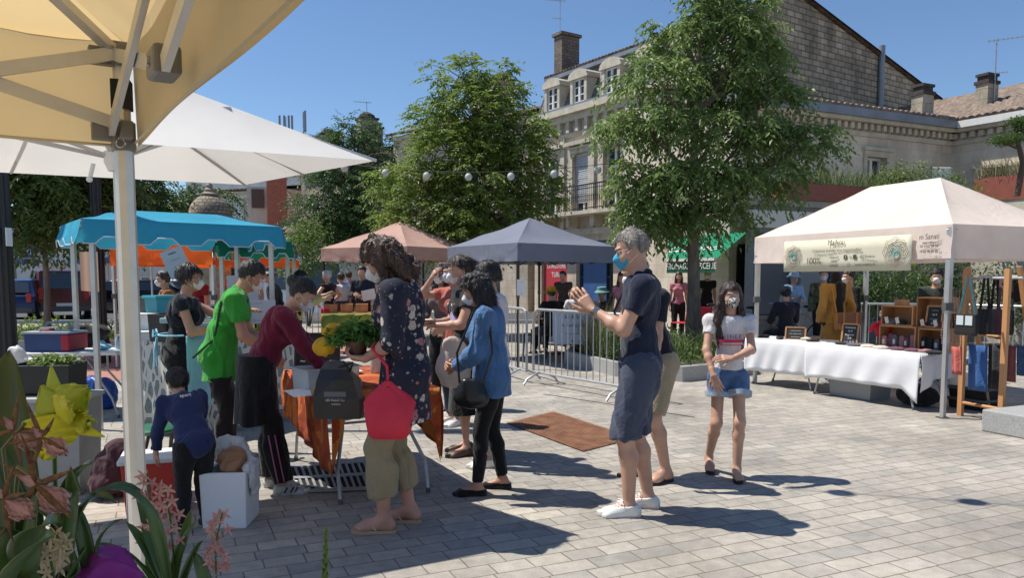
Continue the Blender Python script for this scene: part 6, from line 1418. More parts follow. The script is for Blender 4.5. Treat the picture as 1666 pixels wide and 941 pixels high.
rw = Fig('person', 'woman in burgundy jumper, black apron and white mask bending over the food table', H=1.57, female=True, build=1.0, lean=27, hpitch=-38, hyaw=-14, hips=-.06, feet=((-.11, .02, 0), (.11, .10, 0)), foot_yaw=(5, -4),
    wrists=((-.10, .46, .80), (.10, .44, .80)), elbow=((-.6, -.2, -.6), (.8, -.5, -.5)), h=.0085)
rw.body(SKIN, hands=(dict(curl=.35, d=(.1, .9, -.3), n=(.2, .0, -1)), dict(curl=.45, d=(-.1, .9, -.3), n=(-.1, -.2, -1))))
rw.top(BURG, 1.80, hem=.88, g=.010, sg=.012, wr=.012, name='jumper'); rw.trousers(BLK, 1.96, top=.92, g=.018, w=1.0, wr=.010, flare=.018)
rw.skirt(BLK, .97, .50, .152, .195, .80, 7, .010, name='apron'); rw.hair(H_BLACK, cap=.012, line=.062, side=.0, wr=.003, prims=[('e', (0, -.12, .045), (.045, .045, .045))], low=-.055); rw.mask(MWHITE); rw.eyes()
rw.shoes(mat('grey_trainer', (.45, .45, .43), .6, noise=.2, scale=30), SOLEW, lace=PAPER, name='trainer')
PNK = mat('pink_stripe', (.45, .12, .24), .8); mb = MB()
for i in (1,):
  for dy in (-.03, .012):
    a, b = rw.knee[i], rw.ank[i]; mb.tube([a+np.array([.093, dy, -.02]), (a+b)/2+np.array([.092, dy, 0]), b+np.array([.083, dy, .03])], .0045, 5)
mb.build('pink_stripes', PNK, rw.root, local=True)
mb = MB()
for dx in (-.02, .02, .05): mb.tube([Vector(rw.ank[1])+V(.045, .05+dx, -.02), Vector(rw.ank[1])+V(.05, .03+dx, -.055)], .006, 4)
mb.build('shoe_marks', mat('trainer_navy', (.01, .015, .06), .6), rw.root, local=True)
p = G(452, 806); rw.put(p.x-.09, p.y+.10, -76)
gm = Fig('person', 'man in bright green polo shirt with white mask and black trousers at the food stall', H=1.68, build=.97, lean=21, hpitch=-30, hyaw=0, hips=-.03, feet=((-.1, 0, 0), (.1, .02, 0)), wrists=((-.12, .38, .92), (.10, .36, .92)), elbow=((-.5, -.6, -.6), (.5, -.7, -.6)), h=.009)
gm.body(SKINT, hands=(dict(curl=.4, n=(0, 0, -1)), dict(curl=.4, n=(0, 0, -1)))); gm.top(GREENP, .62, hem=.70, g=.012, sg=.020, wr=.014, neck=.012, flare=.012, name='green_polo'); gm.trousers(BLK, 1.96, top=.74, g=.014, w=1.0, wr=.008, flare=.02)
gm.part('collar', [('c', gm.neck-gm.sx*.05+gm.up*.012, gm.neck+gm.sx*.05+gm.up*.012, .030, .030), ('c', gm.neck-gm.sx*.04-gm.fw*.035+gm.up*.025, gm.neck+gm.sx*.04-gm.fw*.035+gm.up*.025, .028, .028)], GREENP, .02, wr=.002)
gm.hair(H_BLACK, cap=.014, line=.060, side=.012, low=-.045, wr=.004); gm.mask(MWHITE); gm.eyes(); gm.shoes(BLK, BLACKM)
mb = MB(); mb.tube([gm.sh[1]+np.array([-.06, .09, -.02]), gm.sh[1]+np.array([-.05, .03, .078]), gm.sh[1]+np.array([-.02, -.10, -.02]), gm.sh[1]+np.array([-.05, -.16, -.3]), gm.hip+np.array([.12, -.16, .0])], .010, 6); mb.build('bag_strap', mat('dark_green_strap', (.012, .05, .02), .7), gm.root, local=True)
p = G(395, 762); gm.put(p.x-.15, p.y, -74)
NAVB = clothmat('navy_sweatshirt', (.022, .032, .10))
by = Fig('person', 'small boy with black hair in navy sweatshirt seen from behind beside the foam box', H=1.0, build=1.10, lean=38, leanside=-4, hpitch=-22, hips=-.03, feet=((-.07, 0, 0), (.07, .02, 0)), wrists=((-.17, .22, .36), (.08, .24, .42)), elbow=((-.9, -.2, .0), (.6, .0, -.3)), h=.008)
by.body(SKIN); by.top(NAVB, 1.9, hem=.43, g=.012, sg=.013, wr=.011, neck=.004, name='sweatshirt'); by.trousers(BLK, 1.97, top=.55, g=.014, w=1.05, wr=.006); by.hair(H_BLACK, cap=.020, line=.05, side=.02, low=-.06, wr=.004)
by.shoes(BLK, SOLEW); p = G(312, 866); by.put(p.x+.0, p.y+.05, 38)
text('print', 'sport', .03, frame(Vector(by.neck-by.fw*.095-by.up*.045), by.sx, by.up), PAPER, by.root, extr=.002)
APR = clothmat('pale_blue_apron', (.25, .55, .68)); SPOT = dotmat('spotted_navy', (.3, .3, .4), (.012, .014, .03), 70, .22)
aw_ = Fig('person', 'woman in navy top and pale blue apron reaching over the turquoise stall counter', H=1.60, female=True, build=1.15, lean=6, hpitch=-6, feet=((-.12, 0, 0), (.1, .06, 0)), wrists=((-.1, .50, 1.22), (.12, .34, 1.10)), elbow=((-.4, -.3, -1), (.5, -.6, -.7)), h=.009)
aw_.body(SKINP, hands=(dict(curl=.3, n=(0, 0, -1)), dict(curl=.4, n=(-.6, 0, -.7)))); aw_.top(C_DNAVY, .28, hem=.90, g=.012, sg=.018, wr=.012); aw_.trousers(BLK, 1.95, g=.02, w=1.08, wr=.010)
aw_.hair(H_BLACK, cap=.020, line=.06, side=.02, low=-.055, wr=.007); aw_.glasses(DGREY); aw_.mask(MWHITE); aw_.eyes(); aw_.shoes(BLK, BLACKM)
mb = MB(); c = aw_.hip
mb.grid(lambda a, b: Vector((.225*math.sin((a-.5)*2.3)*(1+.15*b), c[1]+.005+.205*math.cos((a-.5)*2.3)*(.92+.12*b)+.008*math.sin(a*22)*b, 1.03-.62*b)), 24, 8); ap = mb.build('apron', APR, aw_.root, local=True, smooth=True, solid=.003)
mb = MB(); mb.tube([(.195*math.sin(t), .16*math.cos(t)-.01, 1.03) for t in np.linspace(-1.1, -3.14, 9)]+[(.195*math.sin(t), .16*math.cos(t)-.01, 1.03) for t in np.linspace(3.14, 1.1, 9)], .008, 5)
for s_ in (-1, 1): mb.tube([(0, -.18, 1.03), (.05*s_, -.20, 1.07), (.07*s_, -.20, 1.02), (0, -.18, 1.02)], .009, 5); mb.tube([(0, -.18, 1.03), (.03*s_, -.20, .9), (.04*s_, -.2, .76)], .009, 5)
mb.build('apron_strings', APR, ap, local=True)
p = Wp(296, 500, 6.45); aw_.put(p.x-.02, p.y, -78)
GREYT = clothmat('grey_brown_jersey', (.12, .09, .09)); CORAL = clothmat('coral_jersey', (.40, .11, .08));
sg_w = Fig('person', 'woman with dark glasses, white mask, grey top and black trousers standing left in the queue', H=1.64, female=True, build=.98, hpitch=-8, feet=((-.1, .05, 0), (.09, 0, 0)), wrists=((-.2, .16, .95), (.18, .2, .98)), h=.010)
sg_w.body(SKINT); sg_w.top(GREYT, 1.5, g=.016, sg=.014, hem=.86); sg_w.trousers(BLK, 1.95, g=.012, wr=.006); sg_w.hair(H_BLACK, cap=.018, line=.058, side=.02, wr=.006, prims=[('c', (-.07, .0, .0), (-.09, .02, -.22), .034, .04), ('c', (.07, .0, .0), (.09, .02, -.22), .034, .04), ('c', (0, -.07, 0), (0, -.09, -.2), .05, .05)])
sg_w.glasses(BLACKM, True, .003); sg_w.mask(MWHITE); sg_w.shoes(mat('brown_trainer', (.09, .05, .04), .6), SOLEW, lace=PAPER); p = G(722, 664); sg_w.put(p.x, p.y, 150)
cw = Fig('person', 'woman in coral t-shirt and white mask raising a hand to her forehead', H=1.66, female=True, build=.95, hpitch=-6, feet=((-.09, .04, 0), (.1, 0, 0)), wrists=((-.10, .20, 1.0), (.13, .20, 1.50)), elbow=((-.5, -.5, -.5), (.8, .2, -1)), h=.010)
cw.body(SKIN, hands=(dict(), dict(curl=.3, d=(-.55, -.1, .75), n=(-.3, -.9, 0)))); cw.top(CORAL, .5, g=.018, sg=.02, hem=.86); cw.trousers(clothmat('dark_denim', (.03, .04, .07)), 1.95, g=.010, wr=.005); cw.hair(H_DBR, cap=.016, line=.058, side=.01, low=-.05, wr=.004); cw.mask(MWHITE); cw.eyes(); cw.shoes(LEATH, SOLEW); p = G(742, 690); cw.put(p.x, p.y, 128)
LAV = clothmat('lilac_print_jersey', (.45, .40, .52), col2=(.08, .10, .35), scale=6);
pw = Fig('person', 'woman with brown ponytail, printed black t-shirt and long black skirt carrying plates', H=1.68, female=True, build=1.0, lean=3, hpitch=-16, feet=((-.08, .06, 0), (.1, 0, 0)), wrists=((-.04, .33, 1.11), (.10, .28, 1.13)), elbow=((-.6, -.2, -.8), (.7, -.3, -.8)), h=.009)
pw.body(SKIN, hands=(dict(curl=.25, d=(.1, 1, .1), n=(0, 0, 1)), dict(curl=.6, d=(-.6, .7, .1), n=(-.6, -.3, -.4)))); pw.top(BLK, .5, g=.016, sg=.02, hem=.88, wr=.008)
pw.skirt(BLK, 1.0, .36, .165, .235, .8, 8, .012, name='long_skirt'); pw.hair(H_DBR, cap=.012, line=.068, side=.0, low=-.05, wr=.003, prims=[('c', (0, -.11, .06), (0, -.15, .0), .03, .04), ('c', (0, -.15, .0), (0, -.15, -.22), .04, .03)]); pw.mask(MWHITE); pw.eyes()
pw.shoes(mat('brown_shoe_leather', (.07, .035, .025), .5), BLACKM); c = chest_point(pw, .02, .0, .025); text('print', 'ROMA', .075, frame(c, (-1, 0, 0), (0, 0, 1)), PAPER, pw.root, extr=.003)
mb = MB(); mb.grid(lambda a, b: Vector((c.x+(a-.5)*.17, c.y-((a-.5)*.17)**2*3+.002, c.z-.04-.1*b)), 8, 2); mb.build('shirt_print', mat('lilac_print', (.25, .2, .5), .8, col2=(.6, .5, .7), scale=30), pw.root, local=True, solid=.003)
p = G(768, 738); pw.put(p.x-.02, p.y, 112); PWF = pw
jw = Fig('person', 'dark-haired person in white shirt and light jeans almost hidden behind the woman in denim shirt', H=1.62, female=True, hpitch=-10, feet=((-.1, .04, 0), (.1, -.02, 0)), h=.011)
jw.body(SKIN); jw.top(WT, .5, g=.018, sg=.02, hem=.88); jw.trousers(clothmat('light_denim', (.26, .33, .45)), 1.93, g=.014); jw.hair(H_BLACK, low=-.05, wr=.005, prims=[('c', (0, -.08, 0), (0, -.10, -.18), .045, .04)]); jw.mask(MWHITE); jw.shoes(LEATH, SOLEW, lace=PAPER); p = G(790, 757); jw.put(p.x+.06, p.y+.02, 95)
TA, TB = V(-.46, .89), V(.89, .46); TC = V(-1.17, 4.93)
def tp(a, b, z): q = TC+TA*a+TB*b; return V(q.x, q.y, z)
LIDM = mat('tray_lid', (.55, .57, .60), .3, .3)
def folding_table(label, C, A, B, la, lb, z=.74, splay=True, top_m=WHITEP, name='folding_table', group=None):
  T = lambda a, b, z: V(*(C+A*a+B*b), z); o = thing(name, label, 'table', T(la/2, lb/2, 0), group=group); mb = MB(); r = .04
  pts = [(r, 0), (la-r, 0), (la, r), (la, lb-r), (la-r, lb), (r, lb), (0, lb-r), (0, r)]
  mb.prism(pts, z-.035, z, lambda x, y, zz: tuple(T(x, y, zz))); mb.build('tabletop', top_m, o)
  for s_, e_ in ((0, 1), (1, -1)):
    x = la*s_+e_*.05; xt = x+e_*.22
    for y in (.06, lb-.06):
      yi = .14 if y < lb/2 else lb-.14; m = MB(); m.tube([T(x, y, .012), T(x+e_*.06, y, .22), T(xt, yi, .46), T(xt, yi, z-.04)], .0125, 8)
      lg = m.build('leg', GALV, o, smooth=True); m = MB(); m.cyl(T(x, y, 0), T(x, y, .035), .016); m.build('foot_cap', DGREY, lg)
    m = MB(); m.tube([T(xt, .14, .5), T(xt, lb-.14, .5)], .009, 6); m.tube([T(xt, .14, .48), T(la/2, lb/2, z-.05), T(xt, lb-.14, .48)], .007, 6); m.build('brace', GALV, o, smooth=True)
  return o
folding_table('white folding table under the orange cloth where food is served', TC, TA, TB, 1.5, .74)
def orange():
  m = bpy.data.materials.new('orange_print_cloth'); m.use_nodes = True; n = m.node_tree.nodes; L = m.node_tree.links; b = n['Principled BSDF']; b.inputs['Roughness'].default_value = .85
  tc = n.new('ShaderNodeTexCoord'); t = n.new('ShaderNodeTexNoise'); t.inputs['Scale'].default_value = 5; t.inputs['Detail'].default_value = 6; t.inputs['Distortion'].default_value = 1.5; L.new(tc.outputs['Object'], t.inputs['Vector'])
  c = n.new('ShaderNodeValToRGB'); e = c.color_ramp.elements; e[0].position = .32; e[0].color = (.22, .028, .008, 1); e[1].position = .62; e[1].color = (.62, .14, .015, 1); k = e.new(.48); k.color = (.42, .065, .012, 1); k = e.new(.56); k.color = (.55, .20, .04, 1); k = e.new(.54); k.color = (.40, .06, .01, 1)
  L.new(t.outputs[0], c.inputs[0]); L.new(c.outputs[0], b.inputs['Base Color']); return m
ORA = orange(); mb = MB()
def cloth_drop(mb, P, N, dropf, n=40, m=8, z=.748, out=.02, amp=.02, f=17, ph=0):
  P0, P1 = P; o = Vector((N[0], N[1], 0))
  def fn(u, v):
    d = dropf(u)*v; q = P0.lerp(P1, u); r = o*(out*min(1, v*4)+amp*math.sin(u*f+ph)*v*v+.012*math.sin(u*f*2.3+v*4)*v); return q+r+V(0, 0, -d)
  mb.grid(fn, n, m)
c00, c10, c11, c01 = tp(-.01, -.01, .748), tp(1.51, -.01, .748), tp(1.51, .75, .748), tp(-.01, .75, .748)
mb.poly([c00, c01, c11, c10])
cloth_drop(mb, (c10, c00), (-TB.x, -TB.y), lambda u: .33+.20*u, amp=.010)
cloth_drop(mb, (c00, c01), (-TA.x, -TA.y), lambda u: .07+.46*max(0, 1-u/.14)+.45*max(0, (u-.84)/.16), amp=.010, n=60)
cloth_drop(mb, (c01, c11), (TB.x, TB.y), lambda u: .50-.32*min(1, u/.6), amp=.02)
cloth_drop(mb, (c11, c10), (TA.x, TA.y), lambda u: .2)
tag(mb.build('tablecloth', ORA, None, smooth=True, solid=.003), 'orange printed tablecloth with a long hanging corner on the food table', 'tablecloth')
def trayat(label, a, b, l, w_, h, rz, m, inner=None, name='food_container', cat='container', z=.75):
  c = tp(a, b, z) if a < 100 else G(a, b, z); o = thing(name, label, cat, c, rz); mb = MB(); t = .008
  def R2(l, w_, z0): r = .02; return [(x, y, z0) for x, y in ((-l/2+r, -w_/2), (l/2-r, -w_/2), (l/2, -w_/2+r), (l/2, w_/2-r), (l/2-r, w_/2), (-l/2+r, w_/2), (-l/2, w_/2-r), (-l/2, -w_/2+r))]
  mb.loft([R2(l*.92, w_*.92, 0), R2(l, w_, h), R2(l+.03, w_+.03, h), R2(l+.03, w_+.03, h-.006), R2(l-.012, w_-.012, h-.006), R2(l*.9, w_*.9, .01)]); mb.build('tray', m, o, local=True)
  if inner: mb = MB(); mb.loft([R2(l*.96, w_*.96, h*.8), R2(l*.95, w_*.95, h*.8+.005)]); mb.build('contents', inner, o, local=True)
  return o
FOOD = mat('fried_food', (.5, .3, .12), .7, noise=.5, scale=60, bump=.8, bscale=80)
ang = math.atan2(TA.y, TA.x)
CLP = mat('frosted_plastic', (.50, .53, .56), .3, spec=.6)
trayat('frosted plastic food box with lid nearest the green and burgundy servers', 510, 634, .24, .22, .15, ang+.2, CLP, FOOD)
trayat('steel food tray standing behind the brown paper bag', 552, 628, .30, .22, .15, ang, STEEL, FOOD)
trayat('white plate of food at the far end of the food table', 1.05, .35, .24, .24, .025, ang, WHITEP, FOOD, 'plate', 'plate')
trayat('white plastic tub on the middle of the food table', 545, 614, .26, .2, .10, ang, WHITEP, FOOD)
pq = G(497, 641, .75); o = thing('paper_stack', 'stack of white papers on the corner of the orange cloth', 'papers', pq); mb = MB()
for k in range(3): mb.box(pq+V(.01*k, 0, .006+.004*k), (.30, .21, .003), ang+.15*k)
mb.build('sheets', PAPER, o)
def bottle(label, p, h=.18, r=.035, m=CLP):
  o = thing('pump_bottle', label, 'bottle', p); p = Vector(p); mb = MB(); mb.lathe([(r*.9, 0), (r, .01), (r, h*.7), (r*.4, h*.82), (r*.35, h*.88)], p, 14); mb.build('bottle', m, o, smooth=True)
  mb = MB(); mb.cyl(p+V(0, 0, h*.88), p+V(0, 0, h*1.05), r*.3); mb.bar(p+V(0, 0, h*1.05), p+V(r*1.2, 0, h*1.02), .012); mb.build('pump', WHITEP, o); return o
bottle('clear pump bottle beside the chalkboard on the food table', tp(.95, .6, .75), .24, .05)
KRAFT = mat('kraft_paper', (.36, .21, .12), .85, noise=.12, scale=8, bump=.5, bscale=14)
def soft(label, name, cat, prims, m, wr=.008, h=.01, cuts=(), loc=(0, 0, 0), wf=14, k=.02, pname='bag', group=None):
  """a crumpled soft thing from distance-field primitives in world space"""
  o = thing(name, label, cat, loc, group=group); v, f = sdf_mesh(prims, h, k, cuts); v = relax(v, f, 1, .4); N = vnormals(v, f); q = v*wf
  n1 = 1-2*np.abs(vnoise(q+vnoise(q*.7, 3)[:, None], 2)); v = v+N*(wr*(n1+.4*vnoise(q*2.3, 5)))[:, None]; npmesh(pname, v-np.array(loc), f, m, o); return o
I3 = np.eye(3)
def rot2(a): c, s = math.cos(a), math.sin(a); return np.array([[c, -s, 0], [s, c, 0], [0, 0, 1.]])
p = G(546, 644, .75)
soft('crumpled brown paper bag in front of the steel tray', 'paper_bag', 'paper bag', [('e', np.array([p.x+.02, p.y, .82]), rot2(math.atan2(TB.y, TB.x)), [.15, .07, .085]), ('e', np.array([p.x-.02, p.y, .78]), rot2(math.atan2(TB.y, TB.x)), [.14, .08, .05])], KRAFT, .012, .01, loc=p, wf=16)
def chalkboard(label, c, w_, h, rz, lines, tilt=12, frame_m=None, sz=.07, name='chalkboard', back=True, style='board'):
  o = thing(name, label, 'chalkboard', c, rz); T = Matrix.Rotation(R(-tilt), 3, 'X'); mb = MB(); fm = frame_m or WOOD
  q = lambda x, z, y=0: T @ V(x, y, z)
  B = mat('chalkboard_slate', (.02, .022, .024), .7, noise=.2, scale=6); mb.faces([q(-w_/2, .01), q(w_/2, .01), q(w_/2, h), q(-w_/2, h), q(-w_/2, .01, .012), q(w_/2, .01, .012), q(w_/2, h, .012), q(-w_/2, h, .012)], [(0, 1, 2, 3), (7, 6, 5, 4), (0, 4, 5, 1), (2, 6, 7, 3), (1, 5, 6, 2), (3, 7, 4, 0)]); mb.build('board', B, o, local=True)
  f = MB(); t = .02
  for a, b in ((q(-w_/2, 0, 0), q(-w_/2, h+.01, 0)), (q(w_/2, 0, 0), q(w_/2, h+.01, 0)), (q(-w_/2, .0, 0), q(w_/2, .0, 0)), (q(-w_/2, h+.01, 0), q(w_/2, h+.01, 0))): f.bar(a, b, t, t*.9, up=(0, 1, 0))
  f.build('frame', fm, o, local=True)
  if back:
    s_ = MB(); s_.bar(q(-w_/2+.03, h*.9, .02), V(-w_/2+.03, h*math.sin(R(tilt))*2.0, .0), .015); s_.bar(q(w_/2-.03, h*.9, .02), V(w_/2-.03, h*math.sin(R(tilt))*2.0, .0), .015); s_.build('back_stand', fm, o, local=True)
  for i, s in enumerate(lines):
    M = T.to_4x4(); M.translation = q(0, h*(1-(i+.8)/(len(lines)+.6)), -.004); text('chalk_writing', s, sz, M @ Matrix.Rotation(R(90), 4, 'X'), PAPER, o, extr=.0006)
  return o
c = G(516, 606, .75); chalkboard('small black chalkboard with white lettering at the far end of the food table', c, .34, .30, .12, ['de KENZA', '~  thé  ~'], 14, BLACKM, .075)
fx, fy = fw.root.location.x, fw.root.location.y
def fwp(x, y, z): a = fw.root.rotation_euler.z; return np.array([fx+x*math.cos(a)-y*math.sin(a), fy+x*math.sin(a)+y*math.cos(a), z])
Rm = rot2(fw.root.rotation_euler.z)
BLKB = mat('black_shiny_paper', (.014, .013, .014), .35, bump=.15, bscale=30)
hw0 = fwp(*fw.wr[0]); hw1 = fwp(*fw.wr[1])
o = thing('carrier_bag', 'black boutique carrier bag with grey label hanging from the floral woman\'s hand', 'carrier bag', (0, 0, 0)); c = fwp(-.0, .40, .84); mb = MB()
def bagring(w_, d_, z, off=0): return [tuple(c+Rm@np.array([sx_*d_/2+(.006*math.sin(k*2+z*30)), sy_*w_/2+off, 0])+np.array([0, 0, z])) for k, (sx_, sy_) in enumerate(((-1, -1), (0, -1.02), (1, -1), (1.08, 0), (1, 1), (0, 1.02), (-1, 1), (-1.08, 0)))]
mb.loft([bagring(.27, .12, -.17), bagring(.275, .13, -.05), bagring(.22, .10, .06, .01), bagring(.16, .05, .125, .02)]); mb.build('bag', BLKB, o); mb = MB()
mb.loft([bagring(.165, .055, .122, .02), bagring(.13, .04, .15, .02), bagring(.10, .03, .17, .02)]); mb.build('grey_fold', mat('dark_grey_card', (.06, .06, .065), .6), o)
mb = MB(); a = c+Rm@np.array([0, .05, 0])+np.array([0, 0, .11]); b = c+Rm@np.array([0, -.07, 0])+np.array([0, 0, .11]); t = hw0+Rm@np.array([0, .07, -.02]); mb.tube([a, (a+t)/2, t, (b+t)/2, b], .006, 6); mb.build('handle', BLKB, o)
fr = frame(Vector(c+Rm@np.array([-.069, 0, 0])+np.array([0, 0, -.035])), Rm@np.array([0, -1, 0]), (0, 0, 1))
fl = frame(Vector(c+Rm@np.array([.0695, 0, 0])+np.array([0, 0, -.035])), Rm@np.array([0, 1., 0]), (0, 0, 1))
side = fr if (fr.translation.y < fl.translation.y) else fl
mb = MB(); xx, yy, oo = side.col[0].xyz, side.col[1].xyz, side.translation+side.col[2].xyz*.001; mb.poly([oo-xx*.07-yy*.0, oo+xx*.06-yy*.0, oo+xx*.06+yy*.03, oo-xx*.07+yy*.03]); mb.build('grey_label', mat('grey_label', (.12, .12, .13), .5), o)
s2 = side.copy(); s2.translation = oo-yy*.02+xx*-.005; text('lettering', 'LES VIOLETTES', .018, s2, PAPER, o, sx=.95, extr=.0004)
s2 = side.copy(); s2.translation = oo-yy*.045; text('lettering', 'BORDEAUX', .010, s2, PAPER, o, extr=.0004)
REDB = mat('coral_red_canvas', (.72, .035, .07), .7, noise=.08, scale=8, trans=.12)
o = thing('tote_bag', 'bright coral red fabric tote hanging from the floral woman\'s forearm', 'tote bag', (0, 0, 0)); el = fwp(*(fw.wr[0]*.62+fw.el[0]*.38)); tq = Wp(632, 600, fy-.17); c = np.array([tq.x, tq.y, .0])
mb = MB(); rings = []
for z, w_, d_ in ((.585, .10, .05), (.605, .118, .07), (.68, .135, .085), (.77, .150, .07), (.81, .125, .05), (.86, .065, .033), (.90, .020, .018)):
  rings.append([tuple(c+np.array([w_*math.copysign(abs(math.cos(t))**.7, math.cos(t))*(1+.05*math.sin(t*5+z*9)), d_*math.copysign(abs(math.sin(t))**.7, math.sin(t))*(1+.10*math.sin(t*7+z*20)), z+(.02*math.cos(2*t) if z > .7 else 0)])) for t in np.linspace(0, 2*math.pi, 37)[:-1]])
mb.loft(rings); mb.build('bag', REDB, o, smooth=True); mb = MB()
mb.tube([c+np.array([0, 0, .89]), c+np.array([-.008, 0, 1.0]), el+np.array([-.01, -.045, .03]), el+np.array([0, 0, .055]), el+np.array([.0, .045, .02]), c+np.array([.01, .03, 1.0]), c+np.array([.005, .0, .89])], .010, 6); mb.build('handle', REDB, o)
mb = MB(); mb.cyl(c+np.array([0, 0, .885]), c+np.array([0, 0, .915]), .022); mb.build('knot_ring', REDB, o)
cc = (hw0+hw1)/2+Rm@np.array([0, .06, .0]); o = thing('potted_plant', 'leafy green potted plant carried by the floral woman', 'potted plant', tuple(cc)); mb = MB(); mb.lathe([(.05, -.03), (.065, .06), (.072, .065), (.06, .06)], cc+np.array([0, 0, .03]), 16); mb.build('pot', mat('brown_pot', (.12, .05, .035), .6), o, smooth=True)
leaf_cloud('foliage', [cc+np.array([0, 0, .15]), cc+np.array([-.09, -.03, .12]), cc+np.array([.09, 0, .13])], [(.11, .11, .07), (.08, .08, .06), (.08, .08, .06)], 620, .055, mat('fern_leaf', (.06, .17, .03), .5, col2=(.14, .30, .06), scale=9, isl=.7, trans=.3), o, flat=.4, droop=.1)
YEL = mat('yellow_tissue', (.75, .42, .02), .8, trans=.2)
p = tuple(cc+Rm@np.array([0, .09, .12])); soft('yellow crumpled cloth bundle behind the carried plant', 'cloth_bundle', 'cloth', [('e', np.array(p)+Rm@np.array([.03, .03, .03]), I3, [.09, .07, .045]), ('e', np.array(p)+Rm@np.array([-.02, .10, -.06]), I3, [.06, .06, .05])], YEL, .012, .008, loc=p, wf=22)
a = pw.root.rotation_euler.z; Rp_ = rot2(a); P_ = lambda x, y, z: np.array([pw.root.location.x, pw.root.location.y, 0])+Rp_@np.array([x, y, z])
o = thing('plate', 'pale plates held by the ponytail woman', 'plate', tuple(P_(-.02, .42, 1.12))); mb = MB()
for k in range(2): mb.lathe([(.05, 0), (.115, .02), (.12, .024), (.05, .006)], P_(-.02, .44, 1.125+.012*k), 20)
mb.build('plate_stack', mat('brown_cream_card', (.5, .4, .3), .7), o)
TOTE = clothmat('natural_cotton', (.55, .47, .40)); q = P_(-.20, .20, .80)
soft('natural cotton tote bag hanging beside the ponytail woman', 'tote_bag', 'tote bag', [('e', q+np.array([0, 0, -.03]), Rp_, [.06, .15, .17]), ('e', q+np.array([0, 0, .12]), Rp_, [.035, .11, .11])], TOTE, .010, .012, loc=tuple(q), wf=10)
def qbox(label, name, cat, c, size, rz, m, lidm=None, wall=.02, inner=None, pn='box', taper=.94, lip=0, group=None):
  o = thing(name, label, cat, c, rz, group=group); l, w_, h = size; mb = MB(); r4 = lambda l, w_, z: [(-l/2, -w_/2, z), (l/2, -w_/2, z), (l/2, w_/2, z), (-l/2, w_/2, z)]
  rings = [r4(l*taper, w_*taper, 0), r4(l, w_, h)]
  if lip: rings = [r4(l*taper, w_*taper, 0), r4(l, w_, h-lip), r4(l+.03, w_+.03, h-lip), r4(l+.03, w_+.03, h)]
  rings += [r4(l-2*wall, w_-2*wall, h), r4((l-2*wall)*taper, (w_-2*wall)*taper, .03)]; mb.loft(rings); mb.build(pn, m, o, local=True, bevel=.006)
  if lidm: mb = MB(); mb.box((0, 0, h+.012), (l+.035, w_+.035, .03)); mb.build('lid', lidm, o, local=True, bevel=.006)
  if inner: mb = MB(); mb.box((0, 0, h*.8), (l-2*wall-.01, w_-2*wall-.01, .01)); mb.build('contents', inner, o, local=True)
  return o
FOAM = mat('white_foam', (.74, .74, .76), .8, bump=.3, bscale=150)
fb = G(362, 862); qbox('white polystyrene box on the ground beside the small boy', 'foam_box', 'box', (fb.x, fb.y+.15, 0), (.275, .30, .34), .05, FOAM, None, .03)
soft('brown paper bread bag sticking out of the polystyrene box', 'paper_bag', 'paper bag', [('e', np.array([fb.x+.02, fb.y+.14, .40]), rot2(.6), [.075, .055, .055]), ('e', np.array([fb.x+.03, fb.y+.10, .36]), I3, [.07, .05, .045])], mat('brown_bread_paper', (.33, .17, .09), .85, bump=.4), .020, .009, loc=(fb.x, fb.y+.14, .35), wf=20)
soft('white plastic bag draped over the rim of the polystyrene box', 'plastic_bag', 'plastic bag', [('e', np.array([fb.x-.03, fb.y+.26, .44]), I3, [.10, .07, .08]), ('e', np.array([fb.x+.14, fb.y+.12, .35]), I3, [.03, .10, .03]), ('e', np.array([fb.x+.165, fb.y+.10, .27]), I3, [.015, .07, .09]), ('c', np.array([fb.x-.0, fb.y+.28, .42]), np.array([fb.x+.12, fb.y+.18, .36]), .05, .03)], mat('white_film', (.72, .72, .72), .4, trans=.3), .012, .009, loc=(fb.x, fb.y+.2, .35), wf=22)
REDC = mat('red_cool_box', (.62, .045, .03), .4, noise=.05); cbp = G(232, 842);
qbox('red cool box with white rim behind the foreground tent leg', 'cool_box', 'cool box', (cbp.x-.0, cbp.y+.16, 0), (.34, .30, .34), .35, REDC, WHITEP, .02, taper=.88)
stp = G(222, 822); o = thing('stool', 'green topped black folding stool behind the red cool box', 'stool', (stp.x, stp.y+.25, 0)); mb = MB(); c = V(stp.x, stp.y+.25, 0)
mb.lathe([(.15, .44), (.158, .45), (.158, .465), (.14, .475), (.01, .475)], c, 28); mb.build('seat', mat('green_plastic', (.02, .13, .07), .4), o, smooth=True)
for k in range(4):
  a = k*math.pi/2+.5; mb = MB(); mb.bar(c+V(.13*math.cos(a), .13*math.sin(a), .44), c+V(.15*math.cos(a+.9), .15*math.sin(a+.9), 0), .02); mb.build('leg', DGREY, o)
RUCK = clothmat('maroon_nylon', (.06, .025, .035)); rp = G(178, 815)
soft('dark maroon rucksack leaning beside the stool', 'rucksack', 'rucksack', [('e', np.array([rp.x, rp.y+.1, .17]), rot2(.3), [.15, .12, .17]), ('e', np.array([rp.x+.03, rp.y+.1, .30]), rot2(.3), [.10, .09, .10]), ('e', np.array([rp.x-.04, rp.y+.0, .10]), I3, [.10, .06, .08])], RUCK, .010, .012, loc=(rp.x, rp.y+.1, 0), wf=14)
def grating(label, poly, rust=False):
  c = sum((Vector(p) for p in poly), Vector((0, 0, 0)))/4; o = thing('drain_grate', label, 'grate', (c.x, c.y, 0)); P = lambda u, v, z=0: (poly[0].lerp(poly[1], u)).lerp(poly[3].lerp(poly[2], u), v)+V(0, 0, z)
  return o, P
gp = [G(452, 800), G(628, 792), G(612, 752), G(470, 762)]
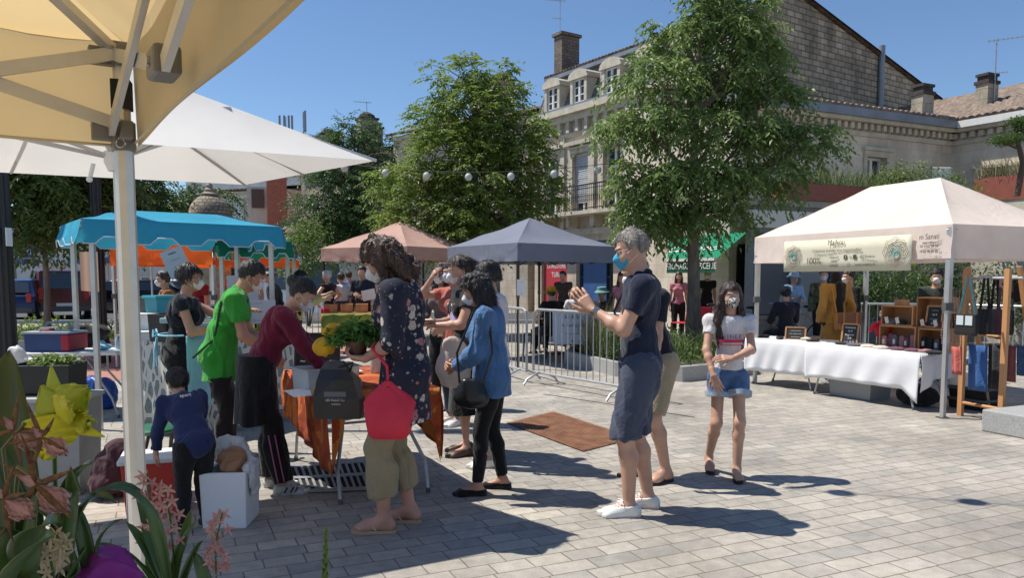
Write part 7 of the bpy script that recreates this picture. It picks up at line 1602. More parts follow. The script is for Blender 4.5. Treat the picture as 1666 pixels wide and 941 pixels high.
gp = [V(-1.83, 5.32, 0), V(-.55, 5.90, 0), V(-.80, 6.45, 0), V(-2.08, 5.87, 0)]
gp = [G(463, 804), G(640, 796), G(622, 752), G(448, 763)]
o, P = grating('slotted grey steel drain grating under the food table', gp); mb = MB(); D1 = mat('drain_dark', (.006, .006, .006), .9); mb.poly([P(0, 0, .004), P(1, 0, .004), P(1, 1, .004), P(0, 1, .004)]); mb.build('pit', D1, o); mb = MB(); n_ = 17
for r0 in (0, .5):
  for k in range(n_+1):
    u = k/n_; mb.faces([P(max(0, u-.011), r0, .010), P(min(1, u+.011), r0, .010), P(min(1, u+.011), r0+.5, .010), P(max(0, u-.011), r0+.5, .010)], [(0, 1, 2, 3)])
for v0, v1 in ((-.04, .05), (.455, .545), (.95, 1.04)): mb.faces([P(-.02, v0, .013), P(1.02, v0, .013), P(1.02, v1, .013), P(-.02, v1, .013)], [(0, 1, 2, 3)])
mb.build('bars', mat('worn_steel', (.30, .30, .31), .55, .3, noise=.2, scale=20), o, solid=.008)
RUST = mat('rusty_steel', (.22, .095, .05), .9, col2=(.45, .22, .12), scale=7, bump=.4)
gp = [G(832, 668+32), G(945, 735), G(1030, 722+2), G(905, 672)]; gp = [G(824, 690), G(948, 736), G(1034, 714), G(900, 671)]
o, P = grating('large rusty tree grate panel set in the paving behind the denim-shirt woman', gp); mb = MB(); mb.poly([P(0, 0, .004), P(1, 0, .004), P(1, 1, .004), P(0, 1, .004)]); mb.build('pit', mat('rust_dark', (.03, .012, .008), .95), o); mb = MB()
nu, nv2 = 34, 30
for k in range(nu+1): mb.poly([P(k/nu-.005, 0, .010), P(k/nu+.005, 0, .010), P(k/nu+.005, 1, .010), P(k/nu-.005, 1, .010)])
for k in range(nv2+1): mb.poly([P(0, k/nv2-.007, .014), P(1, k/nv2-.007, .014), P(1, k/nv2+.007, .014), P(0, k/nv2+.007, .014)])
mb.build('mesh_bars', RUST, o)
a, b = G(885, 642), G(1130, 680); o = thing('slot_drain', 'long thin black slot drain running across the paving behind the man in navy polo', 'drain', (a.x, a.y, 0)); mb = MB(); d = (b-a).normalized(); n_ = V(-d.y, d.x, 0)*.010; mb.poly([a-n_+V(0, 0, .004), b-n_+V(0, 0, .004), b+n_+V(0, 0, .004), a+n_+V(0, 0, .004)]); mb.build('slot', D1, o)
LT = G(60, 660); C = V(-4.35, 6.05)
def P6(u, v, Y): return Wp(u, v, Y)
ltc = P6(46, 573, 8.0); A_ = V(.97, .25); B_ = V(-.25, .97); lz = .72
lt0 = V(ltc.x, ltc.y)
folding_table('white folding table with the cool bag at the left', lt0+V(.0, -.1), A_, B_, .92, .75, .72)
LTp = lambda a, b, z=.72: V(*(lt0+V(0, -.1)+A_*a+B_*b), z)
CB = mat('cool_bag_blue', (.02, .045, .14), .6, bump=.2);
o = thing('cool_bag', 'blue and red cool bag with grey straps on the left folding table', 'cool bag', LTp(.22, .3)); c = LTp(.22, .3)
mb = MB(); mb.loft([[tuple(c+V(x*s_*1.25, y*s_*1.25, z*1.25)) for x, y in ((-.19, -.12), (-.17, -.14), (.17, -.14), (.19, -.12), (.19, .12), (.17, .14), (-.17, .14), (-.19, .12))] for z, s_ in ((.0, .96), (.01, 1.0), (.15, 1.02), (.16, 1.0))]); mb.build('body', CB, o)
mb = MB(); mb.box(c+V(.21, -.0, .10), (.085, .37, .17)); mb.build('red_side', mat('cool_bag_red', (.35, .01, .03), .6), o, bevel=.01); mb = MB(); mb.box(c+V(0, 0, .205), (.50, .37, .02)); mb.build('grey_rim', mat('pale_grey_trim', (.4, .42, .45), .6), o)
mb = MB(); mb.tube([c+V(-.12, -.1, .17), c+V(-.08, -.1, .25), c+V(.1, -.1, .26), c+V(.15, -.1, .17)], .012, 6); mb.tube([c+V(-.16, .05, .17), c+V(-.10, .05, .30), c+V(.12, .05, .31), c+V(.17, .05, .17)], .016, 6); mb.build('strap', mat('strap_grey', (.25, .3, .33), .7), o)
v, f = sdf_mesh([('e', np.array(c)+np.array([-.08, .0, .20]), I3, [.09, .07, .06])], .01, .02); npmesh('red_flap', v-np.array(o.location), f, MATS['cool_bag_red'], o)
q = LTp(.45, .62); soft('large dark duffel bag behind the cool bag', 'duffel_bag', 'bag', [('e', np.array([q.x-.1, q.y+.1, .84]), rot2(.2), [.24, .11, .12]), ('e', np.array([q.x+.10, q.y+.1, .90]), I3, [.10, .08, .07])], BLK, .014, .013, loc=q, wf=12)
q = LTp(.68, .28); soft('pale blue wipes pack on the left folding table', 'wipes_pack', 'packet', [('e', np.array([q.x, q.y, .755]), rot2(.3), [.10, .07, .03]), ('e', np.array([q.x-.03, q.y+.02, .79]), I3, [.05, .04, .035])], mat('pale_blue_film', (.30, .52, .62), .4), .006, .009, loc=q, wf=26)
bottle('clear gel pump bottle on the right end of the left folding table', LTp(.82, .35), .15, .025, mat('clear_gel', (.45, .55, .58), .2))
q = P6(45, 590, 5.6); FILM = MATS['white_film']
soft('bunched white plastic carrier bag at the left edge', 'plastic_bag', 'plastic bag', [('e', np.array([q.x-.02, q.y, .78]), I3, [.14, .12, .12]), ('e', np.array([q.x-.07, q.y, .93]), I3, [.06, .05, .09]), ('c', np.array([q.x, q.y, .85]), np.array([q.x+.12, q.y, .80]), .06, .03)], FILM, .022, .011, loc=(q.x, q.y, .7), wf=15)
GREYB = mat('grey_plastic_bin', (.27, .28, .29), .5, noise=.08)
q = P6(112, 700, 5.35); qbox('large grey lidded storage bin at the left', 'storage_bin', 'storage bin', (q.x-.1, q.y, 0), (.50, .38, .66), .12, GREYB, mat('light_grey_lid', (.40, .41, .41), .5), .02, taper=.9)
zc = .70; CRT = mat('black_crate_plastic', (.018, .018, .018), .5)
qbox('black plastic crate of leafy plants standing on the grey storage bin', 'crate', 'crate', (q.x-.16, q.y+.05, zc), (.42, .3, .20), .12, CRT, None, .012, SOIL, pn='crate')
leaf_cloud('salad_plants', [(q.x-.12, q.y+.05, zc+.22)], [(.19, .12, .05)], 260, .055, LEAFB)['category'] = 'plants'; bpy.data.objects['salad_plants']['label'] = 'green leafy seedlings filling the black crate'; bpy.data.objects['salad_plants']['kind'] = 'stuff'
o = thing('bowl', 'small shallow bowl on the lid of the grey storage bin', 'bowl', (q.x+.12, q.y-.05, .70)); mb = MB(); mb.lathe([(.03, 0), (.05, .03), (.052, .03), (.03, .006)], (q.x+.12, q.y-.05, .69), 16); mb.build('dish', mat('beige_ceramic', (.5, .4, .33), .5), o, smooth=True)
BLUEB = mat('blue_tarpaulin_bag', (.008, .06, .30), .35, bump=.3, bscale=20)
q = G(163, 668); soft('bright blue plastic bag on the ground behind the grey bin', 'blue_bag', 'bag', [('e', np.array([q.x, q.y+.1, .17]), I3, [.15, .12, .19]), ('e', np.array([q.x-.14, q.y+.15, .24]), I3, [.14, .10, .14])], BLUEB, .012, .013, loc=(q.x, q.y+.1, 0), wf=12)
q = G(240, 652); soft('blue plastic bag on the ground behind the apron woman', 'blue_bag', 'bag', [('e', np.array([q.x, q.y+.1, .17]), I3, [.13, .12, .19])], BLUEB, .012, .015, loc=(q.x, q.y+.1, 0), wf=12)
def leafpat():
  m = bpy.data.materials.new('leaf_print_cloth'); m.use_nodes = True; n = m.node_tree.nodes; L = m.node_tree.links; b = n['Principled BSDF']; b.inputs['Roughness'].default_value = .8
  tc = n.new('ShaderNodeTexCoord'); mp = n.new('ShaderNodeMapping'); mp.inputs['Scale'].default_value = (12, 12, 6); mp.inputs['Rotation'].default_value = (.5, .6, .2); L.new(tc.outputs['Object'], mp.inputs[0])
  v2 = n.new('ShaderNodeTexVoronoi'); v2.inputs['Scale'].default_value = 1.0; v2.feature = 'DISTANCE_TO_EDGE'; v2.inputs['Randomness'].default_value = .75; L.new(mp.outputs[0], v2.inputs['Vector'])
  r = n.new('ShaderNodeValToRGB'); r.color_ramp.interpolation = 'CONSTANT'; e = r.color_ramp.elements; e[0].color = (.56, .55, .50, 1); e[1].position = .13; e[1].color = (.03, .045, .055, 1); k = e.new(.16); k.color = (.17, .22, .23, 1); k = e.new(.36); k.color = (.04, .055, .06, 1); k = e.new(.39); k.color = (.22, .27, .27, 1)
  L.new(v2.outputs['Distance'], r.inputs[0]); L.new(r.outputs[0], b.inputs['Base Color']); return m
LPC = leafpat(); ca = Wp(302, 560, 7.0); cbb = Wp(455, 540, 7.9); ct = V(ca.x, ca.y); cd_ = (V(cbb.x, cbb.y)-ct).normalized(); cn_ = V(-cd_.y, cd_.x)
o = thing('stall_counter', 'turquoise stall counter covered by a leaf-print cloth', 'stall counter', (ct.x, ct.y, 0)); T = lambda a, b, z: V(*(ct+cd_*a+cn_*b), z); mb = MB()
mb.prism([(0, 0), (1.5, 0), (1.5, .7), (0, .7)], .86, .9, lambda x, y, z: tuple(T(x, y, z))); mb.build('tabletop', DGREY, o); mb = MB()
for P0, P1, N in ((T(0, 0, .905), T(1.5, 0, .905), -cn_), (T(0, .7, .905), T(0, 0, .905), -cd_), (T(1.5, 0, .905), T(1.5, .7, .905), cd_)): cloth_drop(mb, (P0, P1), N, lambda u: .84, amp=.03, f=21)
mb.build('cloth', LPC, o, smooth=True)
TQ = mat('turquoise_plastic', (.02, .30, .38), .4);
for k, (a, b, z, sz, m, lab) in enumerate(((.15, .35, .905, (.42, .3, .26), BLACKC, 'dark crate on the turquoise stall counter'), (.1, .5, 1.17, (.24, .2, .14), TQ, 'turquoise box on top of the dark crate'), (.62, .4, .905, (.3, .26, .30), DGREY, 'grey box in the middle of the stall counter'))):
  qbox(lab, 'display_box', 'box', T(a, b, z), sz, math.atan2(cd_.y, cd_.x), m, m if k else None, .012, TQ if k == 0 else None)
for k, (a, b, z) in enumerate(((.02, .2, 1.11), (.2, .22, 1.12), (.38, .25, 1.1), (.28, .1, 1.06), (.5, .15, 1.05))):
  trayat_ = thing('glass_tray', ('clear plastic tray of snacks at the left end of the counter', 'clear plastic tray second along the counter', 'clear plastic tray in the middle of the counter', 'clear plastic tray at the counter front', 'clear plastic tray at the right end of the counter')[k], 'tray', T(a, b, z)); mb = MB(); mb.box(T(a, b, z), (.2, .16, .05), .3*k); mb.build('tray', mat('pale_aqua_plastic', (.3, .48, .52), .25), trayat_, bevel=.01)
  mb = MB(); mb.bar(T(a-.08, b, z+.03), T(a+.08, b, z+.03), .05, .02); mb.build('contents', FOOD, trayat_)
def sheet_sign(label, p, w_, h, rz, roll, lines, m=PAPER, sz=.04, tilt=0, ink=INK):
  o = thing('paper_sign', label, 'paper sign', p); Q = (Matrix.Rotation(rz, 4, 'Z') @ Matrix.Rotation(R(90-tilt), 4, 'X') @ Matrix.Rotation(R(roll), 4, 'Z')); M = Matrix.Translation((0, 0, 0)) @ Q
  mb = MB(); q = Q.to_3x3(); mb.faces([q @ V(x*w_/2, y*h/2, z) for z in (0, .003) for x, y in ((-1, -1), (1, -1), (1, 1), (-1, 1))], [(3, 2, 1, 0), (4, 5, 6, 7), (0, 1, 5, 4), (1, 2, 6, 5), (2, 3, 7, 6), (3, 0, 4, 7)]); mb.build('sheet', m, o, local=True)
  for i, s in enumerate(lines): M2 = Q.copy(); M2.translation = q @ V(0, h*(.36-.72*i/max(1, len(lines)-1) if len(lines) > 1 else 0), .006); text('writing', s, sz, M2, ink, o, extr=.0005)
  return o
PBL = mat('pale_blue_card', (.34, .47, .55), .7)
sheet_sign('pale blue card hung askew from the stall pole beside the apron woman', Wp(287, 428, 6.9), .20, .26, .1, 22, ['menu', '~~~~~', '~~~~', '~~~~~'], PBL, .03)
sheet_sign('white price list propped on the right half of the stall counter', T(.85, .1, 1.16), .42, .24, .05, 0, ['~~~~ ~~~~~', '~~~ ~~~~~~', '~~~~~ ~~'], mat('off_white_card', (.55, .54, .56), .8), .03)
sheet_sign('tall white menu board behind the price list', T(1.25, .8, 1.32), .34, .42, .05, 0, ['MENU', '~~~~~~', '~~~~~', '~~~~~~'], mat('off_white_card', (0, 0, 0)), .035)
q = Wp(185, 440, 11);
o = thing('side_cloth', 'tan cloth panel hanging left of the black lamp post', 'cloth', Wp(143, 440, 12.3)); a, b = Wp(129, 410, 12.3), Wp(158, 410, 12.0); mb = MB(); mb.grid(lambda u, v: a.lerp(b, u)+V(0, .02*math.sin(u*9), -.62*v), 8, 4); mb.build('cloth', mat('tan_cloth', (.5, .33, .22), .8, trans=.2), o, smooth=True)
for (u, v, Y, w_, h, lab, m) in ((238, 520, 9.5, .3, .5, 'white plastic bucket stacked on the table behind the tent leg', WHITEP), (250, 490, 9.8, .28, .3, 'dark cooking pot on the rear table left of the apron woman', DGREY), (246, 545, 9.3, .26, .22, 'small white box below the dark pot', PAPER)):
  q = Wp(u, v, Y); qbox(lab, 'container', 'container', (q.x, q.y, q.z-h*.5), (w_, w_, h*.6), .2, m, m, .01)
folding_table('rear folding table behind the foreground tent leg', V(*Wp(225, 560, 9.3).xy), V(.98, .2), V(-.2, .98), 1.0, .6, .70)
def barrier_at(A, B, label, group='steel crowd barriers on the square'):
  A, B = Vector((*A, 0)), Vector((*B, 0)); L = (B-A).length; d = (B-A).normalized(); o = thing('crowd_barrier', label, 'barrier', (A+B)/2, group=group); z0, z1, r = .17, 1.06, .12; mb = MB()
  P = lambda s, z: A+d*s+V(0, 0, z)
  fr = [P(0, z0), P(0, z1-r), P(r*.3, z1-r*.3), P(r, z1), P(L-r, z1), P(L-r*.3, z1-r*.3), P(L, z1-r), P(L, z0), P(0, z0)]; mb.tube(fr, .019, 8); mb.build('frame', GALV, o, smooth=True); mb = MB(); n = int(L/.125)
  for k in range(1, n): mb.cyl(P(L*k/n, z0), P(L*k/n, z1), .0075, n=6)
  mb.build('bars', GALV, o, smooth=True); p = V(-d.y, d.x, 0)
  for s in (.18, L-.18):
    mb = MB(); mb.tube([P(s, z0+.01)-p*.30-V(0, 0, z0-.01), P(s, z0)-p*.24-V(0, 0, z0*.45), P(s, z0)-p*.06, P(s, z0)+p*.06, P(s, z0)+p*.24-V(0, 0, z0*.45), P(s, z0+.01)+p*.30-V(0, 0, z0-.01)], .015, 7); mb.build('foot', GALV, o, smooth=True)
  return o
b0, b1 = G(866, 640), G(1035, 668); b0 = Wp(868, 503, 10.9); b1 = Wp(1035, 515, 9.2)
barrier_at(b0.xy, b1.xy, 'steel crowd barrier directly behind the man in navy polo')
b2 = Wp(857, 500, 10.95); b3 = Wp(800, 500, 12.2); barrier_at(b3.xy, b2.xy, 'steel crowd barrier whose end shows right of the woman in denim shirt')
b4, b5 = Wp(1375, 500, 13.4), Wp(1510, 500, 13.0); barrier_at(b4.xy, b5.xy, 'steel crowd barrier behind the mustard coat and wooden display')
b6, b7 = Wp(1560, 500, 12.8), Wp(1700, 500, 11.8); barrier_at(b6.xy, b7.xy, 'steel crowd barrier behind the clothes rail at the right edge')
b8, b9 = Wp(478, 480, 15), Wp(545, 480, 15.6); barrier_at(b8.xy, b9.xy, 'steel crowd barrier left of the woman in red shorts')
LINEN = mat('white_table_linen', (.72, .72, .73), .85, noise=.03, bump=.25, bscale=5)
t1a, t1b = Wp(1312, 560, 9.95), Wp(1498, 575, 8.55); ta_ = V(t1a.x, t1a.y); tb_ = V(t1b.x, t1b.y); te = (tb_-ta_).normalized(); tn = V(-te.y, te.x); tn = tn if tn.y > 0 else -tn
tn = -tn if tn.x < 0 else tn
L1 = (tb_-ta_).length
folding_table('folding table under the white cloth with display crates', ta_+te*.05, te, tn, L1-.1, .68, .645)
def draped(label, A, e, n_, L, D, z, hf, hr, hl, m=LINEN, tip=0):
  T = lambda a, b: V(*(A+e*a+n_*b), z); mb = MB(); mb.poly([T(0, 0), T(L, 0), T(L, D), T(0, D)])
  cloth_drop(mb, (T(0, 0), T(L, 0)), (-n_.x, -n_.y), lambda u: hf+tip*max(0, (u-.86)/.14)+.05*max(0, (.08-u)/.08), amp=.012, n=60, f=13, z=z); cloth_drop(mb, (T(L, 0), T(L, D)), (e.x, e.y), lambda u: hr+tip*max(0, 1-u/.35), amp=.012, f=9); cloth_drop(mb, (T(0, D), T(0, 0)), (-e.x, -e.y), lambda u: hl, amp=.03, f=9)
  return tag(mb.build('tablecloth', m, None, smooth=True, solid=.003), label, 'tablecloth')
draped('white tablecloth with a pointed corner on the textile goods table', ta_, te, tn, L1, .72, .653, .42, .30, .45, tip=.14)
t2a = Wp(1213, 552, 10.9); A2 = V(t2a.x, t2a.y); e2 = (V(*Wp(1318, 560, 10.1).xy)-A2).normalized(); n2_ = V(-e2.y, e2.x); n2_ = n2_ if n2_.x > 0 else -n2_
L2_ = (V(*Wp(1318, 560, 10.1).xy)-A2).length
folding_table('folding table under the left white cloth beside the girl', A2+e2*.05, e2, n2_, L2_, .6, .645); draped('long plain white tablecloth on the left textile table beside the girl', A2, e2, n2_, L2_+.05, .62, .653, .45, .2, .4)
DZ = -.055
TT = lambda a, b, z=.712: V(*(ta_+te*a+tn*b), z+DZ); tang = math.atan2(te.y, te.x)
def crate(label, a, b, w_, d_, h, z=.712, rz=0):
  o = thing('wooden_crate', label, 'wooden crate', TT(a, b, z), tang+rz, group='wooden display crates on the textile table'); mb = MB(); t = .014
  mb.box((0, d_/2-t/2, h/2), (w_, t, h)); mb.build('back_panel', WOOD, o, local=True)
  for s in (-1, 1): mb = MB(); mb.box((s*(w_/2-t/2), -t/2, h/2), (t, d_-t-.002, h)); mb.build('side_panel', WOOD, o, local=True)
  for zz in (t/2, h-t/2): mb = MB(); mb.box((0, -t/2, zz), (w_-2*t-.002, d_-t-.004, t)); mb.build('shelf', WOOD, o, local=True)
  return o
crate('wide wooden crate at the bottom left of the display, open to the front', 1.02, .50, .48, .26, .27); crate('wooden crate at the bottom right of the display', 1.46, .50, .34, .26, .26)
crate('wooden crate stacked on the wide bottom left crate', 1.00, .50, .42, .24, .24, .984); crate('tall wooden crate stacked at the top right of the display', 1.42, .52, .38, .22, .36, .974)
crate('small wooden crate on the very right of the display', 1.66, .50, .2, .22, .2, .974)
o = thing('wooden_block', 'small wooden card holder on top of the upper left crate', 'block', TT(.98, .5, 1.225)); mb = MB(); mb.box(TT(.98, .5, 1.26), (.16, .06, .07), tang); mb.build('block', WOOD, o)
MUTED = [clothmat('plum_cloth', (.14, .06, .08)), clothmat('rose_cloth', (.34, .16, .16)), clothmat('slate_cloth', (.10, .10, .13)), clothmat('dark_cloth', (.02, .02, .022)), clothmat('teal_cloth', (.03, .10, .12)), clothmat('cream_cloth2', (.55, .5, .42))]
CARD = mat('cream_card', (.6, .55, .46), .8)
adj = ['plum', 'rose', 'slate', 'black', 'teal', 'cream']
pos = [(.84, .40), (.91, .42), (.98, .40), (1.06, .42), (1.13, .40), (1.20, .42), (1.34, .42), (1.42, .41), (1.50, .42), (1.58, .41)]
names = ['leftmost', 'second', 'third', 'fourth', 'fifth', 'sixth', 'seventh', 'eighth', 'ninth', 'tenth']
for k, (a, b) in enumerate(pos):
  ci = (1, 0, 2, 1, 0, 1, 3, 3, 2, 3)[k]; h = .11+.03*((k*7) % 4)/3; z0 = .728; p = TT(a, b, z0); o = thing('pouch', f'small {adj[ci]} cloth pouch, {names[k]} standing in the lower display crates', 'pouch', p, tang, group='small pouches in the lower crates')
  mb = MB(); mb.loft([[(x*s_, y*s_+.004*math.sin(k+z*50), z) for x, y in ((-.03, -.018), (.03, -.018), (.034, 0), (.03, .018), (-.03, .018), (-.034, 0))] for z, s_ in ((0, 1), (h*.5, 1.1), (h, .9), (h+.015, .6))]); mb.build('body', MUTED[ci], o, local=True, smooth=True)
  if k % 2 == 0: mb = MB(); mb.box((0, -.024, h*.5), (.03, .003, .055)); mb.build('card_tag', CARD, o, local=True)
for k, (a, b, z, w_, ci, lab) in enumerate(((.90, .42, 1.0, .16, 2, 'slate'), (1.04, .42, 1.0, .13, 3, 'black'), (1.34, .45, .99, .14, 3, 'black'), (1.5, .45, .99, .12, 0, 'plum'))):
  p = TT(a, b, z); soft(f'flat {lab} folded purse, ' + ('left in the upper left crate', 'right in the upper left crate', 'left in the upper right crate', 'right in the upper right crate')[k], 'purse', 'purse', [('e', np.array(p)+np.array([0, 0, .03]), rot2(tang), [w_*.5, .05, .04])], MUTED[ci], .004, .009, loc=p, pname='body')
  o = sheet_sign(f'small cream price card ' + ('left in the upper left crate', 'right in the upper left crate', 'left in the upper right crate', 'right in the upper right crate')[k], p+V(*(-tn*.08), .05), .045, .075, tang, 15, [], CARD)
for k, (a, b, ci) in enumerate(((.35, .25, 3), (.55, .2, 2), (.75, .22, 5), (.95, .18, 5), (1.15, .2, 0), (1.35, .2, 0), (1.5, .22, 1), (1.62, .18, 3))):
  p = TT(a, b); soft(f'folded {adj[ci]} fabric piece, {names[k]} from the left along the front of the goods table', 'folded_fabric', 'fabric', [('e', np.array(p)+np.array([0, 0, .012]), rot2(tang), [.10, .07, .022])], MUTED[ci], .005, .010, loc=p, pname='cloth', wf=25, group='folded fabrics on the goods table')
def slate(label, p, w_, h, rz, lines, sz): return chalkboard(label, p, w_, h, rz, lines, 14, WOOD, sz, back=True)
slate('wood-framed chalkboard at the left end of the goods table', TT(.42, .28), .19, .26, tang+.35, ['Pochettes', '12 €', 'lingettes', '3 €', 'sacs 25 €'], .032)
slate('chalkboard leaning in the upper right display crate', TT(1.44, .42, .99), .17, .24, tang+.2, ['~~~~', '18 €', '~~~~~', '22 €'], .03)
q = A2+e2*(L2_*.62)+n2_*.25; slate('wood-framed chalkboard on the left white table', V(q.x, q.y, .657), .26, .16, math.atan2(e2.y, e2.x)+.35, ['~~~~~~~', '~~ ~~~ ~~', '~~~~~~'], .034)
for k, (a, b, lab) in enumerate(((.15, .2, 'brown sunglasses case, leftmost on the left white table'), (.45, .15, 'brown leather strap second on the left white table'), (.75, .3, 'beige folded cloth third on the left white table'), (.95, .15, 'brown belt coil at the right end of the left white table'))):
  q = A2+e2*(a*L2_)+n2_*b; p = V(q.x, q.y, .66); soft(lab, 'small_good', 'accessory', [('e', np.array(p)+np.array([0, 0, .015]), rot2(k), [.09, .05, .02])], [DKBR, DKBR, MUTED[5], DKBR][k], .006, .010, loc=p, pname='item')
MUST = clothmat('mustard_wool', (.36, .19, .045)); SATCH = mat('tan_leather', (.42, .17, .04), .5, noise=.12, bump=.2)
mq = Fig('mannequin', 'headless mannequin in mustard coat and black scarf carrying a tan satchel behind the goods table', cat='mannequin', H=1.66, female=True, build=1.05, feet=((-.09, 0, 0), (.09, 0, 0)), wrists=((-.24, -.02, .86), (.24, .0, .86)), h=.012)
mq.part('torso_form', mq.torso()+mq.arm(0)+mq.arm(1)+mq.leg(0)+mq.leg(1), BLK); mq.top(MUST, 1.9, hem=.62, g=.026, sg=.022, wr=.012, flare=.035, neck=.01, name='coat')
mq.part('scarf', [('c', mq.neck+np.array([0, 0, .0]), mq.neck+np.array([0, .0, .16]), .085, .05), ('c', mq.neck+np.array([-.02, -.11, 0]), mq.chest+np.array([-.02, -.15, -.22]), .05, .045), ('c', mq.neck+np.array([.05, -.09, .0]), mq.chest+np.array([.03, -.14, -.05]), .04, .03)], BLK, wr=.01)
mb = MB(); mb.box((.05, -.22, .90), (.36, .10, .24)); mb.build('satchel_body', SATCH, mq.root, local=True, bevel=.02); mb = MB(); mb.box((.05, -.275, .955), (.37, .02, .15)); sf = mb.build('satchel_flap', mat('brown_leather2', (.20, .07, .03), .5), mq.root, local=True, bevel=.008)
for dx in (-.1, .1): mb = MB(); mb.box((.05+dx, -.288, .93), (.03, .008, .19)); mb.build('buckle_strap', SATCH, sf, local=True)
mb = MB(); mb.tube([(-.10, -.2, 1.0), (-.13, -.17, 1.2), mq.sh[0]+np.array([.05, -.05, .07]), mq.sh[0]+np.array([.05, .06, .06])], .010, 6); mb.build('satchel_strap', SATCH, mq.root, local=True)
mb = MB(); mb.cyl((0, 0, .0), (0, 0, .8), .02); mb.lathe([(.16, 0), (.16, .02), (.03, .04)], (0, 0, 0), 20); mb.build('stand', GALV, mq.root, local=True)
q = Wp(1358, 500, 10.9); mq.put(q.x, q.y, 12)
q = TT(.70, .55); o = thing('display_bust', 'small bust wearing a red child\'s top beside the wooden crates', 'display bust', q); v, f = sdf_mesh([('e', np.array(q)+np.array([0, 0, .20]), rot2(tang), [.11, .06, .13]), ('c', np.array(q)+np.array([-.10, 0, .26]), np.array(q)+np.array([-.15, 0, .2]), .035, .03), ('c', np.array(q)+np.array([.10, 0, .26]), np.array(q)+np.array([.15, 0, .2]), .035, .03)], .010); npmesh('top', v-np.array(q), f, clothmat('bright_red_cloth', (.62, .015, .05)), o)
mb = MB(); mb.cyl(q, q+V(0, 0, .1), .05); mb.box(q+V(0, 0, .01), (.24, .16, .02), tang); mb.build('stand', DGREY, o); mb = MB(); mb.sphere(q+V(0, 0, .40), (.06, .06, .05)); mb.build('helmet', STEEL, o, smooth=True)
q = TT(.55, .35, -DZ); o = qbox('clear plastic storage box under the goods table', 'storage_box', 'storage box', (q.x, q.y, 0), (.62, .4, .28), tang, mat('clear_grey_plastic', (.26, .27, .28), .3), None, .01)
q = TT(1.3, .4, -DZ); soft('black bag lying under the goods table', 'bag', 'bag', [('e', np.array([q.x, q.y, .12]), rot2(tang), [.25, .16, .13])], BLK, .012, .015, loc=q)
q = TT(1.75, .6, -DZ);
for k in range(3): qbox(('black lidded box at the bottom of the pile', 'black lidded box in the middle of the pile', 'white lidded box on top of the pile')[k]+' right of the goods table', 'lidded_box', 'box', (q.x+.15, q.y+.1, .13*k), (.42, .3, .10), tang, (BLACKC, BLACKC, WHITEP)[k], WHITEP if k == 2 else DGREY, .01, group='pile of lidded boxes')
def railpost(u, v, Y, z): q = Wp(u, v, Y); return q
r1 = G(1562, 677); r2 = G(1628, 690); r3 = G(1548, 660)
o = thing('clothes_rail', 'pine clothes rail with four uprights hung with bags and fabrics', 'clothes rail', ((r1.x+r2.x)/2, (r1.y+r2.y)/2, 0)); rk = o
rd = (r2.xy-r1.xy).normalized(); rn_ = V(-rd.y, rd.x); rn_ = rn_ if rn_.y > 0 else -rn_
for P in (r1.xy, r2.xy): mb = MB(); mb.box((P.x, P.y, .80), (.055, .04, 1.6), math.atan2(rd.y, rd.x)); mb.build('upright', WOOD, o)
for P in (r1.xy+rn_*.55-rd*.12, r2.xy+rn_*.55): mb = MB(); mb.bar((*P, 0), (*(P-rn_*.40), 1.62), .045, .035); mb.build('upright', WOOD, o)
mb = MB(); mb.cyl((*(r1.xy-rd*.1+rn_*.08), 1.50), (*(r2.xy+rd*.1+rn_*.08), 1.50), .014); mb.cyl((*(r1.xy-rd*.1+rn_*.3), 1.52), (*(r2.xy+rd*.1+rn_*.3), 1.52), .012); mb.build('rail', GALV, o)
mb = MB(); mb.cyl((*(r1.xy), .90), (*(r2.xy), .90), .012); mb.build('lower_rail', WOOD, o); mb = MB(); mb.cyl((*(r1.xy), .15), (*(r2.xy), .15), .018); mb.build('bottom_rail', WOOD, o)
def hbag(label, u, v0, v1, Y, w_, m, strap_m, hang=.42, d_=.06, flapm=None, name='hanging_bag'):
  a = Wp(u, v0, Y); b = Wp(u, v1, Y); o = thing(name, label, 'bag', b, group='bags hanging from the pine rail'); h = a.z-b.z; x = V(rd.x, rd.y, 0); y = V(rn_.x, rn_.y, 0)
  mb = MB(); mb.loft([[tuple(b+x*(w_/2*s_*cx)+y*(d_/2*s_*cy)+V(0, 0, z)) for cx, cy in ((-1, -.8), (-.8, -1), (.8, -1), (1, -.8), (1, .8), (.8, 1), (-.8, 1), (-1, .8))] for z, s_ in ((0, .9), (.03, 1.05), (h*.8, 1.0), (h, .92))]); mb.build('body', m, o)
  mb = MB(); top = V(*(b+x*0).xy, 1.50)
  for s in (-1, 1): mb.bar(b+x*(w_/2*.8*s)+V(0, 0, h), top+x*.02*s, .028, .006, up=y)
  mb.build('strap', strap_m, o)
  if flapm: mb = MB(); [mb.box(b+x*(w_*.22*s)-y*(d_*.55)+V(0, 0, h*.72), (w_*.34, .012, h*.45), math.atan2(rd.y, rd.x)) for s in (-1, 1)]; mb.build('flap', flapm, o)
hbag('black handbag with pale flaps and teal strap hanging in front of the rail', 1572, 512, 546, 7.95, .24, BLACKC, MUTED[4], flapm=mat('pale_flap', (.55, .6, .6), .5))
hbag('narrow dark bag with black straps on the rail', 1600, 503, 546, 8.1, .13, MUTED[3], BLK); hbag('grey patterned narrow bag on the rail', 1616, 503, 550, 8.2, .10, MUTED[2], BLK); hbag('plum narrow bag with plum strap on the rail', 1627, 505, 552, 8.05, .09, MUTED[0], MUTED[0]); hbag('black narrow bag near the right upright', 1639, 505, 545, 8.0, .10, BLK, BLK)
hbag('black shoulder bag at the right edge of the picture', 1660, 460, 492, 8.4, .24, BLK, BLK)
